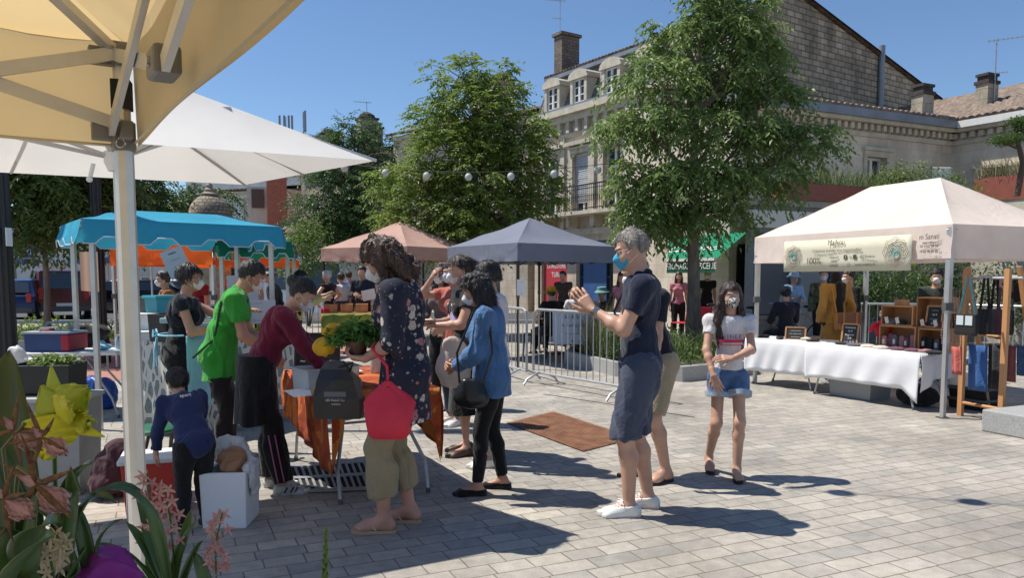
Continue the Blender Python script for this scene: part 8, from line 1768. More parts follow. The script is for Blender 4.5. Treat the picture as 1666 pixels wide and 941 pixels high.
def hfabric(label, u, v0, v1, Y, w_, m, name='hanging_fabric'):
  a = Wp(u, v0, Y); b = Wp(u, v1, Y); x = V(rd.x, rd.y, 0); y = V(rn_.x, rn_.y, 0); o = thing(name, label, 'fabric', (a+b)/2, group='fabric panels hanging from the lower rail'); mb = MB(); mb.grid(lambda s, t: a+x*(w_*(s-.5))+y*(.010*math.sin(s*9)+.02*t)+V(0, 0, -(a.z-b.z)*t), 10, 6); mb.build('cloth', m, o, smooth=True, solid=.01)
  return o
hfabric('bright blue fabric panel hanging on the pine rail', 1591, 562, 636, 8.05, .22, clothmat('cobalt_cloth', (.035, .10, .27))); hfabric('charcoal fabric panel hanging beside the blue one', 1618, 562, 634, 8.0, .14, clothmat('charcoal_cloth', (.035, .037, .042)))
hfabric('coral fabric panel hanging left of the blue one', 1556, 565, 610, 8.2, .12, clothmat('coral_cloth', (.5, .12, .10))); hfabric('dusty red fabric panel hanging right of the last upright', 1645, 563, 622, 8.05, .10, clothmat('dusty_red_cloth', (.28, .09, .09))); hfabric('denim blue fabric panel at the right edge', 1661, 563, 612, 8.2, .10, DEN)
for k in range(6):
 o = thing('bead_string', ('bead string nearest the left side', 'second bead string', 'third bead string', 'fourth bead string', 'fifth bead string', 'bead string nearest the clothes rail')[k]+' of the right tent leg', 'bead string', Wp(1536+k*5, 480, 8.3), group='bead strings at the tent leg'); mb = MB()
 if 1:
  q = Wp(1536+k*5, 470, 8.3+.05*k)
  for j in range(22): mb.sphere(q+V(.008*math.sin(j), 0, -.028*j), .010, 6, 4)
 mb.cyl(q, q-V(0, 0, .6), .002, n=4); mb.build('beads', mat('warm_beads', (.45, .30, .18), .5, col2=(.12, .10, .10), scale=40), o, smooth=True)
q = G(1652, 712); o = thing('stone_block', 'low grey granite block at the right edge of the paving', 'stone block', (q.x+.55, q.y+.32, 0)); mb = MB(); mb.box((q.x+.50, q.y+.3, .11), (1.2, .5, .22), .41); mb.build('block', GRAN, o, bevel=.015)
def bicycle(label, base, rz, col, lean=4, group='bicycles parked by the bank'):
  o = thing('bicycle', label, 'bicycle', base, rz, group=group); o.rotation_euler = (R(lean), 0, rz)
  for x in (-.5, .5):
    mb = MB(); mb.tube([(x+.33*math.cos(t), 0, .34+.33*math.sin(t)) for t in np.linspace(0, 2*math.pi, 29)], .014, 6, False); wh = mb.build('wheel', mat('tyre_rubber', (.015, .015, .015), .8), o, local=True, smooth=True); mb = MB()
    for k in range(14): mb.cyl((x, 0, .34), (x+.32*math.cos(k*.449), 0, .34+.32*math.sin(k*.449)), .002, n=3)
    mb.build('spokes', STEEL, wh, local=True)
  mb = MB(); A, B, C_, D, E_ = (-.5, 0, .34), (-.08, 0, .30), (-.18, 0, .80), (.34, 0, .82), (.5, 0, .34)
  for a, b in ((A, B), (A, C_), (B, C_), (C_, D), (B, D), (D, E_)): mb.cyl(a, b, .015, n=7)
  mb.cyl(C_, (-.21, 0, .93), .013, n=6); mb.cyl(D, (.32, 0, .98), .013, n=6); mb.build('frame', col, o, local=True, smooth=True)
  mb = MB(); mb.tube([(.24, -.26, 1.0), (.34, -.20, 1.0), (.34, .20, 1.0), (.24, .26, 1.0)], .012, 6); mb.build('handlebar', STEEL, o, local=True); mb = MB(); mb.sphere((-.22, 0, .95), (.13, .06, .03)); mb.build('saddle', BLACKM, o, local=True, smooth=True)
  return o
q = at_ground(1240, 14.6); bicycle('dark bicycle leaning left of the seated man in cap', q, .15, BLACKM)
q = at_ground(1298, 15.0); bicycle('grey bicycle parked right of the seated man in cap', q, 2.6, GALV)
q = at_ground(1170, 16.2); bicycle('pale bicycle parked behind the girl\'s head', q, .4, mat('cream_paint', (.5, .5, .45), .4))
q = at_ground(1262, 13.6); o = thing('slatted_bench', 'long wooden slatted bench behind the left white table', 'bench', q, .1); mb = MB()
for k in range(5): mb.box((0, .11*k, .45), (1.7, .08, .035))
for k in range(3): mb.box((0, .55+.02*k, .58+.1*k), (1.7, .025, .07))
mb.build('slats', mat('weathered_wood', (.33, .27, .21), .8, noise=.2, scale=9), o, local=True)
for x in (-.7, .7): mb = MB(); mb.box((x, .25, .21), (.06, .5, .42)); mb.build('leg', GALV, o, local=True)
def cafe_table(label, u, Y, group='cafe tables behind the barrier'):
  q = at_ground(u, Y); o = thing('cafe_table', label, 'table', q, group=group); mb = MB(); mb.lathe([(.35, .70), (.36, .71), (.36, .73), (.0, .73)], q, 24); mb.build('tabletop', STEEL, o, smooth=True); mb = MB(); mb.cyl(q, q+V(0, 0, .7), .025); mb.lathe([(.22, 0), (.2, .02), (.03, .04)], q, 16); mb.build('pedestal', BLACKM, o)
def cafe_chair(label, u, Y, rz, m, group='cafe chairs behind the barrier'):
  q = at_ground(u, Y); o = thing('cafe_chair', label, 'chair', q, rz, group=group); mb = MB(); mb.box((0, 0, .45), (.42, .42, .025)); mb.build('seat', m, o, local=True, bevel=.01)
  mb = MB(); mb.grid(lambda a, b: V((a-.5)*.42, -.2-.05*b-.04*(1-(2*a-1)**2), .55+.3*b), 8, 3); mb.build('backrest', m, o, local=True, solid=.02)
  for x in (-.19, .19):
    for y, t in ((.19, 0), (-.19, .06)): mb = MB(); mb.bar((x, y+(-.03 if y < 0 else .03), 0), (x, y, .45 if y > 0 else .45), .022); (mb.bar((x, y, .45), (x, y-.07, .86), .022) if y < 0 else None); mb.build('leg', BLACKM, o, local=True)
for k, (u, Y) in enumerate(((905, 15.2), (950, 14.6), (985, 16.4), (880, 17.5))): cafe_table(('round steel cafe table left behind the barrier', 'round steel cafe table behind the leaning sign board', 'round steel cafe table near the grey tent\'s right leg', 'round steel cafe table at the back under the grey tent')[k], u, Y)
RCH = mat('red_chair_plastic', (.55, .02, .05), .45)
for k, (u, Y, rz, m) in enumerate(((885, 15.6, .4, BLACKM), (925, 15.7, -.6, BLACKM), (968, 15.2, 2.2, BLACKM), (1003, 16.0, 3.0, BLACKM), (1112, 18.2, .8, RCH), (1150, 17.6, -.5, RCH), (1168, 18.4, .2, RCH), (870, 14.4, 1.5, BLACKM))):
  cafe_chair(('black cafe chair, first left behind the barrier', 'black cafe chair, second behind the barrier', 'black cafe chair, third behind the barrier', 'black cafe chair, fourth behind the barrier', 'red cafe chair left of the big tree trunk', 'red cafe chair right of the big tree trunk', 'red cafe chair farthest right behind the girl', 'black cafe chair nearest the end of the barrier')[k], u, Y, rz, m)
q = at_ground(934, 13.4); o = thing('sign_board', 'white leaning sign board with curly writing seen through the crowd barrier', 'sign board', q); mb = MB(); T_ = Matrix.Rotation(R(-14), 3, 'X'); mb.faces([q+T_ @ V(x, y, z) for y in (0, .02) for x, z in ((-.36, .35), (.36, .35), (.36, .95), (-.36, .95))], [(0, 1, 2, 3), (7, 6, 5, 4), (0, 4, 5, 1), (1, 5, 6, 2), (2, 6, 7, 3), (3, 7, 4, 0)]); mb.build('panel', mat('pale_board', (.52, .56, .60), .6), o)
mb = MB(); mb.bar(q+V(-.3, .02, 0), q+T_ @ V(-.3, .03, 1.0), .03); mb.bar(q+V(.3, .02, 0), q+T_ @ V(.3, .03, 1.0), .03); mb.bar(q+V(-.3, .6, 0), q+T_ @ V(-.3, .04, .98), .025); mb.bar(q+V(.3, .6, 0), q+T_ @ V(.3, .04, .98), .025); mb.build('easel', WOOD, o)
for i, (s, sz) in enumerate((('Ici & Là', .10), ('A. Sur. Grill', .09), ('~~~~~~~', .07))): M = T_.to_4x4() @ Matrix.Rotation(R(90), 4, 'X'); M.translation = T_ @ V(0, -.003, .84-.15*i); text('lettering', s, sz, M, INK, o, extr=.001)
sheet_sign('white paper sheet taped to the black leg of the grey tent', Wp(848, 468, 12.5), .14, .26, 0, 0, ['~~~', '~~~'], PAPER, .03)
q = at_ground(575, 15.6); o = thing('market_table', 'market table with green and yellow cloth under the salmon tent', 'table', q, .15); mb = MB(); mb.box((0, 0, .78), (1.2, .7, .04)); mb.build('tabletop', WOOD, o, local=True); mb = MB(); mb.grid(lambda a, b: V((a-.5)*1.24, -.36-.015*math.sin(a*24)*b, .80-.42*b), 24, 4); mb.build('cloth', mat('yellow_green_cloth', (.35, .36, .04), .8, col2=(.10, .22, .05), scale=5), o, local=True, solid=.004, smooth=True)
for k in range(4):
  q2 = q+V(-.45+.3*k, -.02+.045*k, .80); qbox(('wooden crate of jars, leftmost on the market table', 'wooden crate, second on the market table', 'wooden crate, third on the market table', 'wooden crate, rightmost on the market table')[k], 'wooden_crate', 'wooden crate', q2, (.24, .3, .18), .15, WOOD, None, .015, FOOD, group='crates on the market table')
def carmat(name, c): return mat(name, c, .25, .35, spec=.6)
def car(label, base, rz, L, H_, Wd, m, van=False, name='parked_car'):
  o = thing(name, label, 'van' if van else 'car', base, rz); h0 = .28; hb = .92 if not van else 1.05
  if van: prof = [(-L/2, h0+.1), (-L/2, H_*.62), (-L/2+.12, H_*.97), (-L/2+.4, H_), (L*.12, H_), (L*.25, H_*.93), (L*.36, hb+.12), (L/2-.1, hb-.1), (L/2, .62), (L/2, h0)]
  else: prof = [(-L/2, h0+.05), (-L/2-.02, .62), (-L/2+.05, hb-.05), (-L/2+.28, hb+.04), (-L/2+.62, H_*.96), (-L/2+1.0, H_), (L*.06, H_), (L*.19, H_*.94), (L*.32, hb+.06), (L/2-.25, hb-.15), (L/2, .6), (L/2, h0)]
  mb = MB(); rings = []
  for y, s in ((-Wd/2, .9), (-Wd/2+.07, 1), (Wd/2-.07, 1), (Wd/2, .9)):
    rings.append([(x, y*(1 if z < hb+.05 else .84+.0*s), z) for x, z in prof])
  mb.loft([[(x, y, (z if (s == 1 or z < hb) else z-.05)) for (x, y, z) in rg] for rg, (yy, s) in zip(rings, ((0, .9), (0, 1), (0, 1), (0, .9)))]); body = mb.build('body', m, o, local=True, smooth=True)
  top = [(x, z) for x, z in prof if z > hb]
  for s in (-1, 1):
    mb = MB(); xa, xb = (-L/2+.42, L*.24) if not van else (-L*.30, L*.28); zt = H_-.12; yb, yt = s*(Wd/2+.004), s*(Wd/2*.86+.006)
    for a, b in ((xa, (xa+xb)/2-.06), ((xa+xb)/2+.04, xb)): mb.faces([(a, yb, hb+.06), (b, yb, hb+.06), (b-(.22 if b == xb else 0), yt, zt), (a+(.18 if a == xa else 0), yt, zt)], [(0, 1, 2, 3)])
    mb.build('side_window', GLASS, body, local=True, solid=.01)
  for x0, z0, x1, z1, nm in (((-L/2+.25, hb+.08, -L/2+.58, H_-.13, 'rear_window')) if not van else (-L/2-.012, H_*.62, -L/2+.10, H_*.93, 'rear_window'), (L*.325, hb+.10, L*.20, H_-.14, 'windscreen') if not van else (L*.365, hb+.16, L*.26, H_-.18, 'windscreen')):
    d = -.03 if nm == 'rear_window' else .03; mb = MB(); mb.faces([(x0+d, -Wd*.40, z0), (x0+d, Wd*.40, z0), (x1+d, Wd*.35, z1), (x1+d, -Wd*.35, z1)], [(0, 1, 2, 3)]); mb.build(nm, GLASS, body, local=True, solid=.01)
  for x in (-L*.31, L*.31):
    for s in (-1, 1):
      mb = MB(); M = Matrix.Rotation(R(90), 3, 'X'); mb.lathe([(.30, -.1), (.315, -.08), (.315, .08), (.30, .1)], (x, s*(Wd/2-.06), .315), 20, M); wh = mb.build('wheel', mat('tyre_rubber', (0, 0, 0)), o, local=True, smooth=True); mb = MB(); mb.lathe([(.19, -.115), (.19, .115)], (x, s*(Wd/2-.06), .315), 14, M); mb.build('rim', STEEL, wh, local=True)
  for s in (-1, 1):
    mb = MB(); mb.box((-L/2-.0, s*(Wd/2-.16), .95 if van else .82), (.06, .16, .42 if van else .30)); mb.build('tail_light', mat('tail_light_red', (.45, .01, .01), .25), o, local=True, bevel=.01)
    mb = MB(); mb.box((L/2-.06, s*(Wd/2-.25), .68), (.08, .32, .14)); mb.build('headlight', mat('headlight_glass', (.6, .62, .64), .1), o, local=True, bevel=.02)
  mb = MB(); mb.box((-L/2-.03, 0, .55), (.02, .5, .11)); mb.build('number_plate', PAPER, o, local=True); mb = MB(); mb.box((-L/2-.02, 0, .40), (.08, Wd*.94, .2)); mb.build('bumper', DGREY, o, local=True, bevel=.03)
  return o
q = at_ground(28, 28); car('dark blue hatchback parked at the left edge seen from behind', (q.x, q.y, 0), R(112), 3.9, 1.48, 1.68, carmat('dark_blue_paint', (.012, .025, .08)))
q = at_ground(92, 29.5); car('maroon high-roofed van parked right of the dark blue hatchback', (q.x, q.y, 0), R(126), 4.3, 1.82, 1.75, carmat('maroon_paint', (.10, .018, .02)), True, 'parked_van')
q = at_ground(240, 34); car('black car parked behind the foreground tent leg', (q.x, q.y, 0), R(12), 4.2, 1.45, 1.7, carmat('black_paint', (.01, .01, .012)))
q = at_ground(320, 36); car('silver car parked behind the orange tent', (q.x, q.y, 0), R(8), 4.2, 1.45, 1.7, carmat('silver_paint', (.35, .36, .37)))
q = at_ground(515, 27); car('white van parked behind the woman with grey hair and red shorts', (q.x, q.y, 0), R(165), 4.8, 2.1, 1.9, carmat('white_paint', (.65, .65, .65)), True, 'parked_van')
q = at_ground(15, 19.8)
q = at_ground(393, 30); o = thing('stop_sign', 'small red octagonal stop sign behind the turquoise stall', 'road sign', q); mb = MB(); mb.cyl(q, q+V(0, 0, 2.3), .03); mb.build('post', GALV, o); mb = MB(); mb.prism([(q.x+.30*math.cos(R(22.5+45*k)), .30*math.sin(R(22.5+45*k))) for k in range(8)], 0, .02, lambda x, y, z: (x, q.y-.05-z, 2.02+y)); mb.build('plate', mat('sign_red', (.5, .01, .015), .4), o)
text('lettering', 'STOP', .2, frame((0, -.075, 2.02), (1, 0, 0), (0, 0, 1)), PAPER, o)
def bgp(label, u, Y, face, H=1.66, fem=False, top=None, legs=None, hair=H_DBR, seat=False, hat=None, mask_=True, skirt=None, shorts=None, sleeve=.5, pose=None, prims=(), mh=.017, lean=2, hpitch=-6, dress=None, glasses=False, bld=1.0):
  kw = dict(H=H, female=fem, h=mh, lean=lean, hpitch=hpitch, build=bld)
  if seat: kw.update(seat=.52, feet=((-.12, .45, 0), (.12, .45, 0)), wrists=((-.15, .35, .68), (.15, .35, .68)), knee=((0, .3, 1), (0, .3, 1)))
  if pose: kw.update(pose)
  f = Fig('person', label, **kw); f.body(SKIN, hands=(dict(), dict()), hand_h=.007); f.top(top or C_DNAVY, sleeve, g=.014, sg=.016, hem=(.50 if seat else .86)*1, wr=.008)
  if skirt: f.skirt(skirt, 1.0, .35, .16, .24)
  elif shorts: f.trousers(shorts, .55, g=.018, flare=.01, name='shorts')
  else: f.trousers(legs or BLK, 1.94, g=.014)
  f.hair(hair, wr=.006, low=None if prims else -.055, prims=prims); f.shoes(BLK if not shorts else LEATH, SOLEW)
  if mask_: f.mask(MWHITE)
  if hat:
    mb = MB(); c = f.hp(0, -.01, .065); prof = {'sun': [(.17, -.01), (.15, .0), (.095, .01), (.09, .07), (.07, .095), (.01, .10)], 'cap': [(.098, -.03), (.10, .0), (.09, .05), (.05, .075), (.01, .08)], 'bucket': [(.15, -.03), (.10, .01), (.092, .07), (.01, .08)]}[hat[0]]
    mb.lathe(prof, c, 20, Matrix(np.stack([f.hr, f.hf, f.hu], 1).tolist())); mb.build('hat', hat[1], f.root, local=True, smooth=True)
    if hat[0] == 'cap': mb = MB(); mb.sphere(f.hp(0, .11, .05), (.06, .06, .008)); mb.build('hat_peak', hat[1], f.root, local=True)
  q = at_ground(u, Y); f.put(q.x, q.y, face); return f
LONG = [('c', (-.07, .0, .0), (-.085, .0, -.2), .032, .035), ('c', (.07, .0, .0), (.085, .0, -.2), .032, .035), ('c', (0, -.07, 0), (0, -.08, -.22), .05, .05)]
REDS = clothmat('bright_red_shorts', (.62, .02, .06)); STRAW = mat('straw_hat', (.55, .45, .30), .8);
bgp('woman with short grey hair, black vest and bright red shorts, hand on hip', 535, 15.6, 60, 1.64, True, clothmat('black_vest', (.015, .012, .012)), shorts=REDS, hair=H_WHITE, sleeve=.12, mask_=False, pose=dict(wrists=((-.2, .12, .98), (.19, .12, 1.0)), elbow=((-1, -.3, 0), (1, -.3, 0))), mh=.014)
bgp('person in white t-shirt and brown skirt behind the woman in red shorts', 556, 17.0, 40, 1.6, True, WT, skirt=clothmat('brown_cloth', (.07, .045, .04)))
bgp('man in dark jacket standing under the salmon tent', 590, 16.6, 175, 1.74, top=clothmat('dark_suit', (.02, .025, .04)), sleeve=1.9, mask_=False, hair=H_BLACK, mh=.014, pose=dict(wrists=((-.12, .25, 1.12), (.12, .22, 1.15))))
o = sheet_sign('white sheet of paper held up under the salmon tent', Wp(600, 480, 16.2), .28, .22, .2, 12, [], PAPER)
bgp('person in blue shirt browsing behind the salmon tent\'s table', 568, 19.5, 20, 1.66, top=clothmat('mid_blue', (.06, .10, .25)))
bgp('person in dark blue at the far back between salmon tent legs', 640, 20.5, 200, 1.7, top=clothmat('blue_coat', (.04, .06, .15)), sleeve=1.9)
bgp('woman with long black hair in pale yellow jacket behind the burgundy woman', 478, 11.6, -70, 1.60, True, clothmat('pale_yellow', (.55, .42, .16)), hair=H_BLACK, prims=LONG, sleeve=1.9, lean=8, mh=.012, pose=dict(wrists=((-.1, .5, 1.25), (.15, .45, 1.2))))
bgp('man in black leaning over behind the green polo man', 455, 12.6, 100, 1.66, top=BLK, sleeve=1.9, lean=15, mh=.014, hair=H_BLACK, hat=('bucket', DGREY))
bgp('person in coral vest and straw-coloured cap behind the stall counter', 371, 14.5, 70, 1.68, True, clothmat('coral_vest', (.55, .16, .10)), hair=H_BLOND, hat=('cap', STRAW), sleeve=.2, mask_=False, mh=.014)
bgp('person wearing a pale sun hat behind the tall menu board', 412, 17.5, 170, 1.74, top=WT, hat=('sun', mat('pale_hat', (.6, .55, .5), .8)), mask_=False)
bgp('woman in burnt orange jacket behind the stall pole', 272, 10.8, 120, 1.58, True, clothmat('burnt_orange', (.36, .12, .025)), sleeve=1.9, hair=H_DBR, mh=.014)
bgp('person in dark red behind the apron woman\'s head', 325, 13.5, 150, 1.64, True, clothmat('dark_red', (.2, .02, .03)), hair=H_BLACK)
YH = mat('yellow_hat', (.62, .35, .03), .8)
bgp('seated person in black with a yellow hat behind the barrier', 899, 14.8, 30, 1.68, top=BLK, seat=True, hat=('bucket', YH), mask_=False, mh=.014)
bgp('standing person in dark brown at the red shop front', 917, 19.0, 150, 1.66, top=clothmat('brown_cloth', (0, 0, 0)), mask_=False)
bgp('seated blond woman in white top behind the barrier', 936, 16.4, 10, 1.62, True, WT, seat=True, hair=H_BLOND, prims=LONG, mask_=False)
bgp('seated person with teal bucket hat beside the man\'s hands', 981, 15.4, 150, 1.66, top=C_DNAVY, seat=True, hat=('bucket', mat('teal_hat', (.12, .3, .28), .8)), mask_=False, mh=.014)
bgp('woman in rose top standing behind the man\'s hands', 1013, 14.2, 160, 1.60, True, clothmat('rose_pink', (.5, .2, .24)), hair=H_DBR, prims=LONG, mask_=False, mh=.014)
bgp('woman in pink standing under the green awning', 1104, 18.8, 175, 1.64, True, clothmat('rose_pink', (0, 0, 0)), hair=H_DBR, prims=LONG, mask_=False)
bgp('dark figure in the grocery doorway', 1150, 20.0, 190, 1.7, top=BLK)
bgp('man in dark cap and navy shirt seated on the slatted bench', 1281, 13.75, 6, 1.72, top=C_DNAVY, seat=True, hat=('cap', DGREY), sleeve=1.5, mh=.012, hair=H_BLACK, mask_=False)
bgp('woman in light blue shirt and pale hat by the cash machine', 1290, 15.9, 185, 1.60, True, clothmat('light_blue_shirt', (.28, .42, .60)), sleeve=1.5, hat=('bucket', mat('pale_blue_hat', (.35, .45, .55), .8)), legs=clothmat('pale_trousers', (.4, .42, .45)), mask_=False, mh=.013, pose=dict(wrists=((-.1, .25, 1.05), (.1, .22, 1.08))))
bgp('person in camouflage jacket half hidden left of the mustard coat', 1340, 14.5, 160, 1.66, top=clothmat('camouflage', (.08, .09, .05), noise=.8, scale=12), sleeve=1.9)
bgp('woman with dark hair behind the mustard coat mannequin', 1386, 11.9, 100, 1.62, True, top=BLK, hair=H_BLACK, sleeve=1.9, mh=.013)
bgp('man with dark beard mask in dark t-shirt behind the display crates', 1524, 11.2, 150, 1.62, top=clothmat('dark_green_t', (.03, .04, .035)), hair=H_BLACK, mh=.012)
PGR = mat('orchid_leaf', (.06, .13, .025), .32, noise=.3, scale=5, trans=.12, spec=.6); PGD = mat('dark_orchid_leaf', (.035, .075, .02), .3, noise=.25, scale=6, trans=.08, spec=.6)
YO = mat('yellow_petal', (.72, .70, .05), .5, noise=.12, scale=30, trans=.35); YG = mat('yellow_green_petal', (.50, .58, .07), .5, trans=.3); DKR = mat('maroon_petal', (.07, .015, .012), .5, col2=(.22, .12, .04), scale=70, trans=.15); PKP = mat('salmon_petal', (.64, .36, .34), .5, noise=.15, scale=30, trans=.3)
WHP = mat('cream_petal', (.68, .60, .42), .5, noise=.1, trans=.3); PNP = mat('pink_petal', (.62, .28, .30), .5, col2=(.75, .55, .5), scale=60, trans=.3); SOILP = SOIL
def blade(mb, p0, p1, p2, w_, n=12, cup=.25, prof=None):
  """strap leaf along a quadratic curve"""
  p0, p1, p2 = map(Vector, (p0, p1, p2)); pv = None
  def fn(t, s):
    p = p0*(1-t)**2+p1*2*t*(1-t)+p2*t*t; d = ((p1-p0)*(1-t)+(p2-p1)*t).normalized(); sd = d.cross(V(0, -.35, 1)); sd = sd.normalized() if sd.length > .15 else V(1, 0, 0); up = sd.cross(d)
    ww = w_*(prof(t) if prof else max(.02, math.sin(math.pi*min(1, t*.93+.07))**.55)); return p+sd*(ww*s)+up*(abs(s)*ww*cup*2)
  mb.grid(lambda a, b: fn(a, b-.5), n, 4)
def petal(mb, c, d, n, L, w_, curl=.2, ruf=0, nn=8, tip=.5, fr=13):
  c, d, n = Vector(c), Vector(d).normalized(), Vector(n); n = (n-d*n.dot(d)).normalized(); s = d.cross(n)
  def fn(a, b):
    x = b-.5; ww = w_*(math.sin(math.pi*(a**tip)*.96+.03)); r = ruf*math.sin(a*fr+x*fr*1.6)*abs(x)*2*(.3+a); return c+d*(L*a)+s*(ww*x*2*.5)+n*(curl*L*a*a+r*w_-abs(x)*w_*.15)
  mb.grid(fn, nn, 10 if ruf else 4)
def pot(label, u, v, Y, r=.07, h=.12, m=None, name='orchid'):
  p = Wp(u, v, Y); o = thing(name, label, 'orchid', p); mb = MB(); mb.lathe([(r*.7, -h), (r, 0), (r*1.06, 0), (r*1.06, -.015), (r*.9, -.02), (.01, -.02)], p, 20); mb.build('pot', m or mat('brown_pot', (0, 0, 0)), o, smooth=True); return o, p
tb0 = thing('flower_table', 'low table holding the potted orchids below the viewer', 'table', (-.85, 1.45, 0)); mb = MB(); mb.box((-.75, 1.5, .60), (1.5, .8, .03)); mb.build('tabletop', WHITEP, tb0)
for x in (-1.4, -.1):
  for y in (1.15, 1.85): mb = MB(); mb.box((x, y, .292), (.035, .035, .583)); mb.build('leg', GALV, tb0)
o, p = pot('yellow cattleya orchid with broad ruffled petals in the left foreground', 80, 1010, 1.5, .075)
def W3(u, v, Y): return Wp(u, v, Y)
mb = MB()
for a, b, c, w_ in (((60, 960, 1.45), (5, 700, 1.5), (15, 570, 1.55), .085), ((70, 960, 1.45), (20, 840, 1.4), (-20, 700, 1.4), .06)): blade(mb, W3(*a), W3(*b), W3(*c), w_)
mb.build('leaf', PGD, o, smooth=True, sharp=False, solid=.002); mb = MB()
for a, b, c, w_ in (((80, 960, 1.45), (110, 760, 1.4), (150, 755, 1.35), .05), ((100, 960, 1.45), (140, 860, 1.4), (115, 760, 1.35), .045), ((60, 960, 1.4), (60, 850, 1.3), (-5, 890, 1.2), .07), ((50, 940, 1.2), (40, 850, 1.1), (100, 850, 1.1), .06)): blade(mb, W3(*a), W3(*b), W3(*c), w_)
mb.build('leaf', PGR, o, smooth=True, sharp=False, solid=.0015)
fc = W3(92, 672, 1.38); vw = V(.35, -1, .15); mb = MB()
petal(mb, fc, (.75, -.1, .55), vw, .085, .075, .1, .07, 24, .6, 18); petal(mb, fc, (-.05, -.05, .95), vw, .085, .034, -.05); petal(mb, fc, (-.75, -.1, -.45), vw, .07, .045, .1, .04); petal(mb, fc, (.8, -.1, -.15), vw, .085, .026, .1); petal(mb, fc+V(0, -.01, 0), (-.3, .0, .8), vw, .055, .05, 0, .05)
mb.build('petals', YG, o, smooth=True, sharp=False, solid=.0008); mb = MB(); petal(mb, fc+V(.0, -.012, 0), (.05, -.35, -1), vw, .085, .100, .25, .11, 34, .55, 34); petal(mb, fc+V(.01, -.02, .0), (.5, -.4, .25), vw, .09, .06, .15, .07, 24, .6, 20); mb.build('lip', YO, o, smooth=True, sharp=False, solid=.0008)
f2c = W3(138, 690, 1.36); mb = MB(); petal(mb, f2c+V(-.02, 0, .0), (.9, -.2, .3), vw, .045, .045, .3, .2, 10, .6, 20); petal(mb, f2c+V(-.02, 0, -.005), (.9, 0, -.3), vw, .06, .02, .1); mb.build('second_bloom', YO, o, smooth=True, sharp=False, solid=.0008)
mb = MB(); mb.tube([p, W3(90, 800, 1.42), W3(88, 700, 1.4), fc], .004, 6); mb.build('stem', PGR, o)
o, p = pot('spidery salmon and maroon orchid at the lower left edge', 25, 1010, 1.25, .07)
mb = MB(); mb.tube([p, W3(20, 860, 1.2), W3(30, 760, 1.15), W3(75, 790, 1.12)], .0035, 6); mb.tube([W3(20, 860, 1.2), W3(5, 730, 1.18), W3(40, 690, 1.15)], .003, 6); mb.build('stem', mat('olive_stem', (.10, .10, .03), .5), o)
for k, (u, v, Y, s) in enumerate(((22, 700, 1.16, .8), (68, 712, 1.15, .7), (58, 790, 1.10, .95), (5, 812, 1.08, .8))):
  c = W3(u, v, Y); mb = MB(); rr = random.Random(k)
  for j in range(5):
    a = j*2*math.pi/5+k*.8; d = V(math.cos(a)*.9, -.15, math.sin(a)+(.35 if j % 2 else 0)); petal(mb, c, d, V(.2, -1, .2), .085*s*rr.uniform(.7, 1.1), .010*s, rr.uniform(-.25, .25), 0, 8, .6)
  sp = mb.build('sepals', DKR, o, smooth=True, sharp=False, solid=.0006); mb = MB(); petal(mb, c, V(rr.uniform(.3, .9), -.1, -.5), V(.1, -1, .6), .060*s, .042*s, -.15, .30, 18, 1.3, 20); petal(mb, c, V(rr.uniform(-.6, .3), -.1, .35), V(.2, -1, .2), .03*s, .016*s, .1, .2, 8); mb.build('lip', PKP, o, smooth=True, sharp=False, solid=.0006)
mb = MB()
for a, b, c, w_ in (((20, 980, 1.2), (30, 880, 1.15), (-40, 850, 1.1), .07), ((0, 990, 1.15), (40, 900, 1.05), (90, 870, 1.05), .05), ((20, 990, 1.2), (-5, 830, 1.2), (-20, 790, 1.2), .05)): blade(mb, W3(*a), W3(*b), W3(*c), w_)
mb.build('leaf', PGR, o, smooth=True, sharp=False, solid=.0012)
def spray(label, u, v, Y, pts, m, flowers, fs, leaves, lm, seed, petals_=5, wd=.35, rp=.05):
  o, p = pot(label, u, v, Y, rp, .09); rr = random.Random(seed); mb = MB(); path = [p]+[W3(*q) for q in pts]; mb.tube(path, .0022, 5); mb.build('stem', PGR, o); mb = MB()
  n = len(path)
  for k in range(flowers):
    t = (k+.5)/flowers*.62+.38; x = t*(n-1); i = min(n-2, int(x)); c = path[i].lerp(path[i+1], x-i)+V(rr.uniform(-1, 1)*fs*1.1, rr.uniform(-1, 1)*fs*.6, rr.uniform(-.3, .3)*fs); nn_ = V(rr.uniform(-.6, .6), -1, rr.uniform(-.4, .4)); a0 = rr.uniform(0, 6)
    for j in range(petals_): a = a0+j*2*math.pi/petals_; petal(mb, c, V(math.cos(a), -.1, math.sin(a)), nn_, fs*rr.uniform(.8, 1.1), fs*wd, rr.uniform(-.1, .3), 0, 5, .7)
  mb.build('flowers', m, o, smooth=True, sharp=False, solid=.0005); mb = MB()
  for a, b, c, w_ in leaves: blade(mb, W3(*a), W3(*b), W3(*c), w_)
  mb.build('leaf', lm, o, smooth=True, sharp=False, solid=.001); return o
spray('cream white orchid spray at the bottom left', 90, 1010, 1.3, [(88, 940, 1.28), (80, 900, 1.26), (95, 870, 1.25)], WHP, 16, .020, [((85, 990, 1.3), (60, 940, 1.3), (40, 930, 1.3), .02)], PGR, 3, wd=.3)
spray('pink and cream orchid spike in front of the red cool box', 262, 1000, 1.75, [(250, 900, 1.75), (245, 830, 1.75), (240, 770, 1.76)], PNP, 15, .020, [((255, 990, 1.75), (250, 740, 1.8), (160, 805, 1.7), .030), ((260, 990, 1.75), (300, 900, 1.75), (310, 830, 1.8), .03), ((262, 990, 1.75), (330, 850, 1.75), (245, 760, 1.6), .0), ((258, 990, 1.72), (225, 900, 1.7), (155, 885, 1.65), .03), ((262, 990, 1.75), (245, 930, 1.75), (250, 850, 1.8), .035)], PGR, 5)
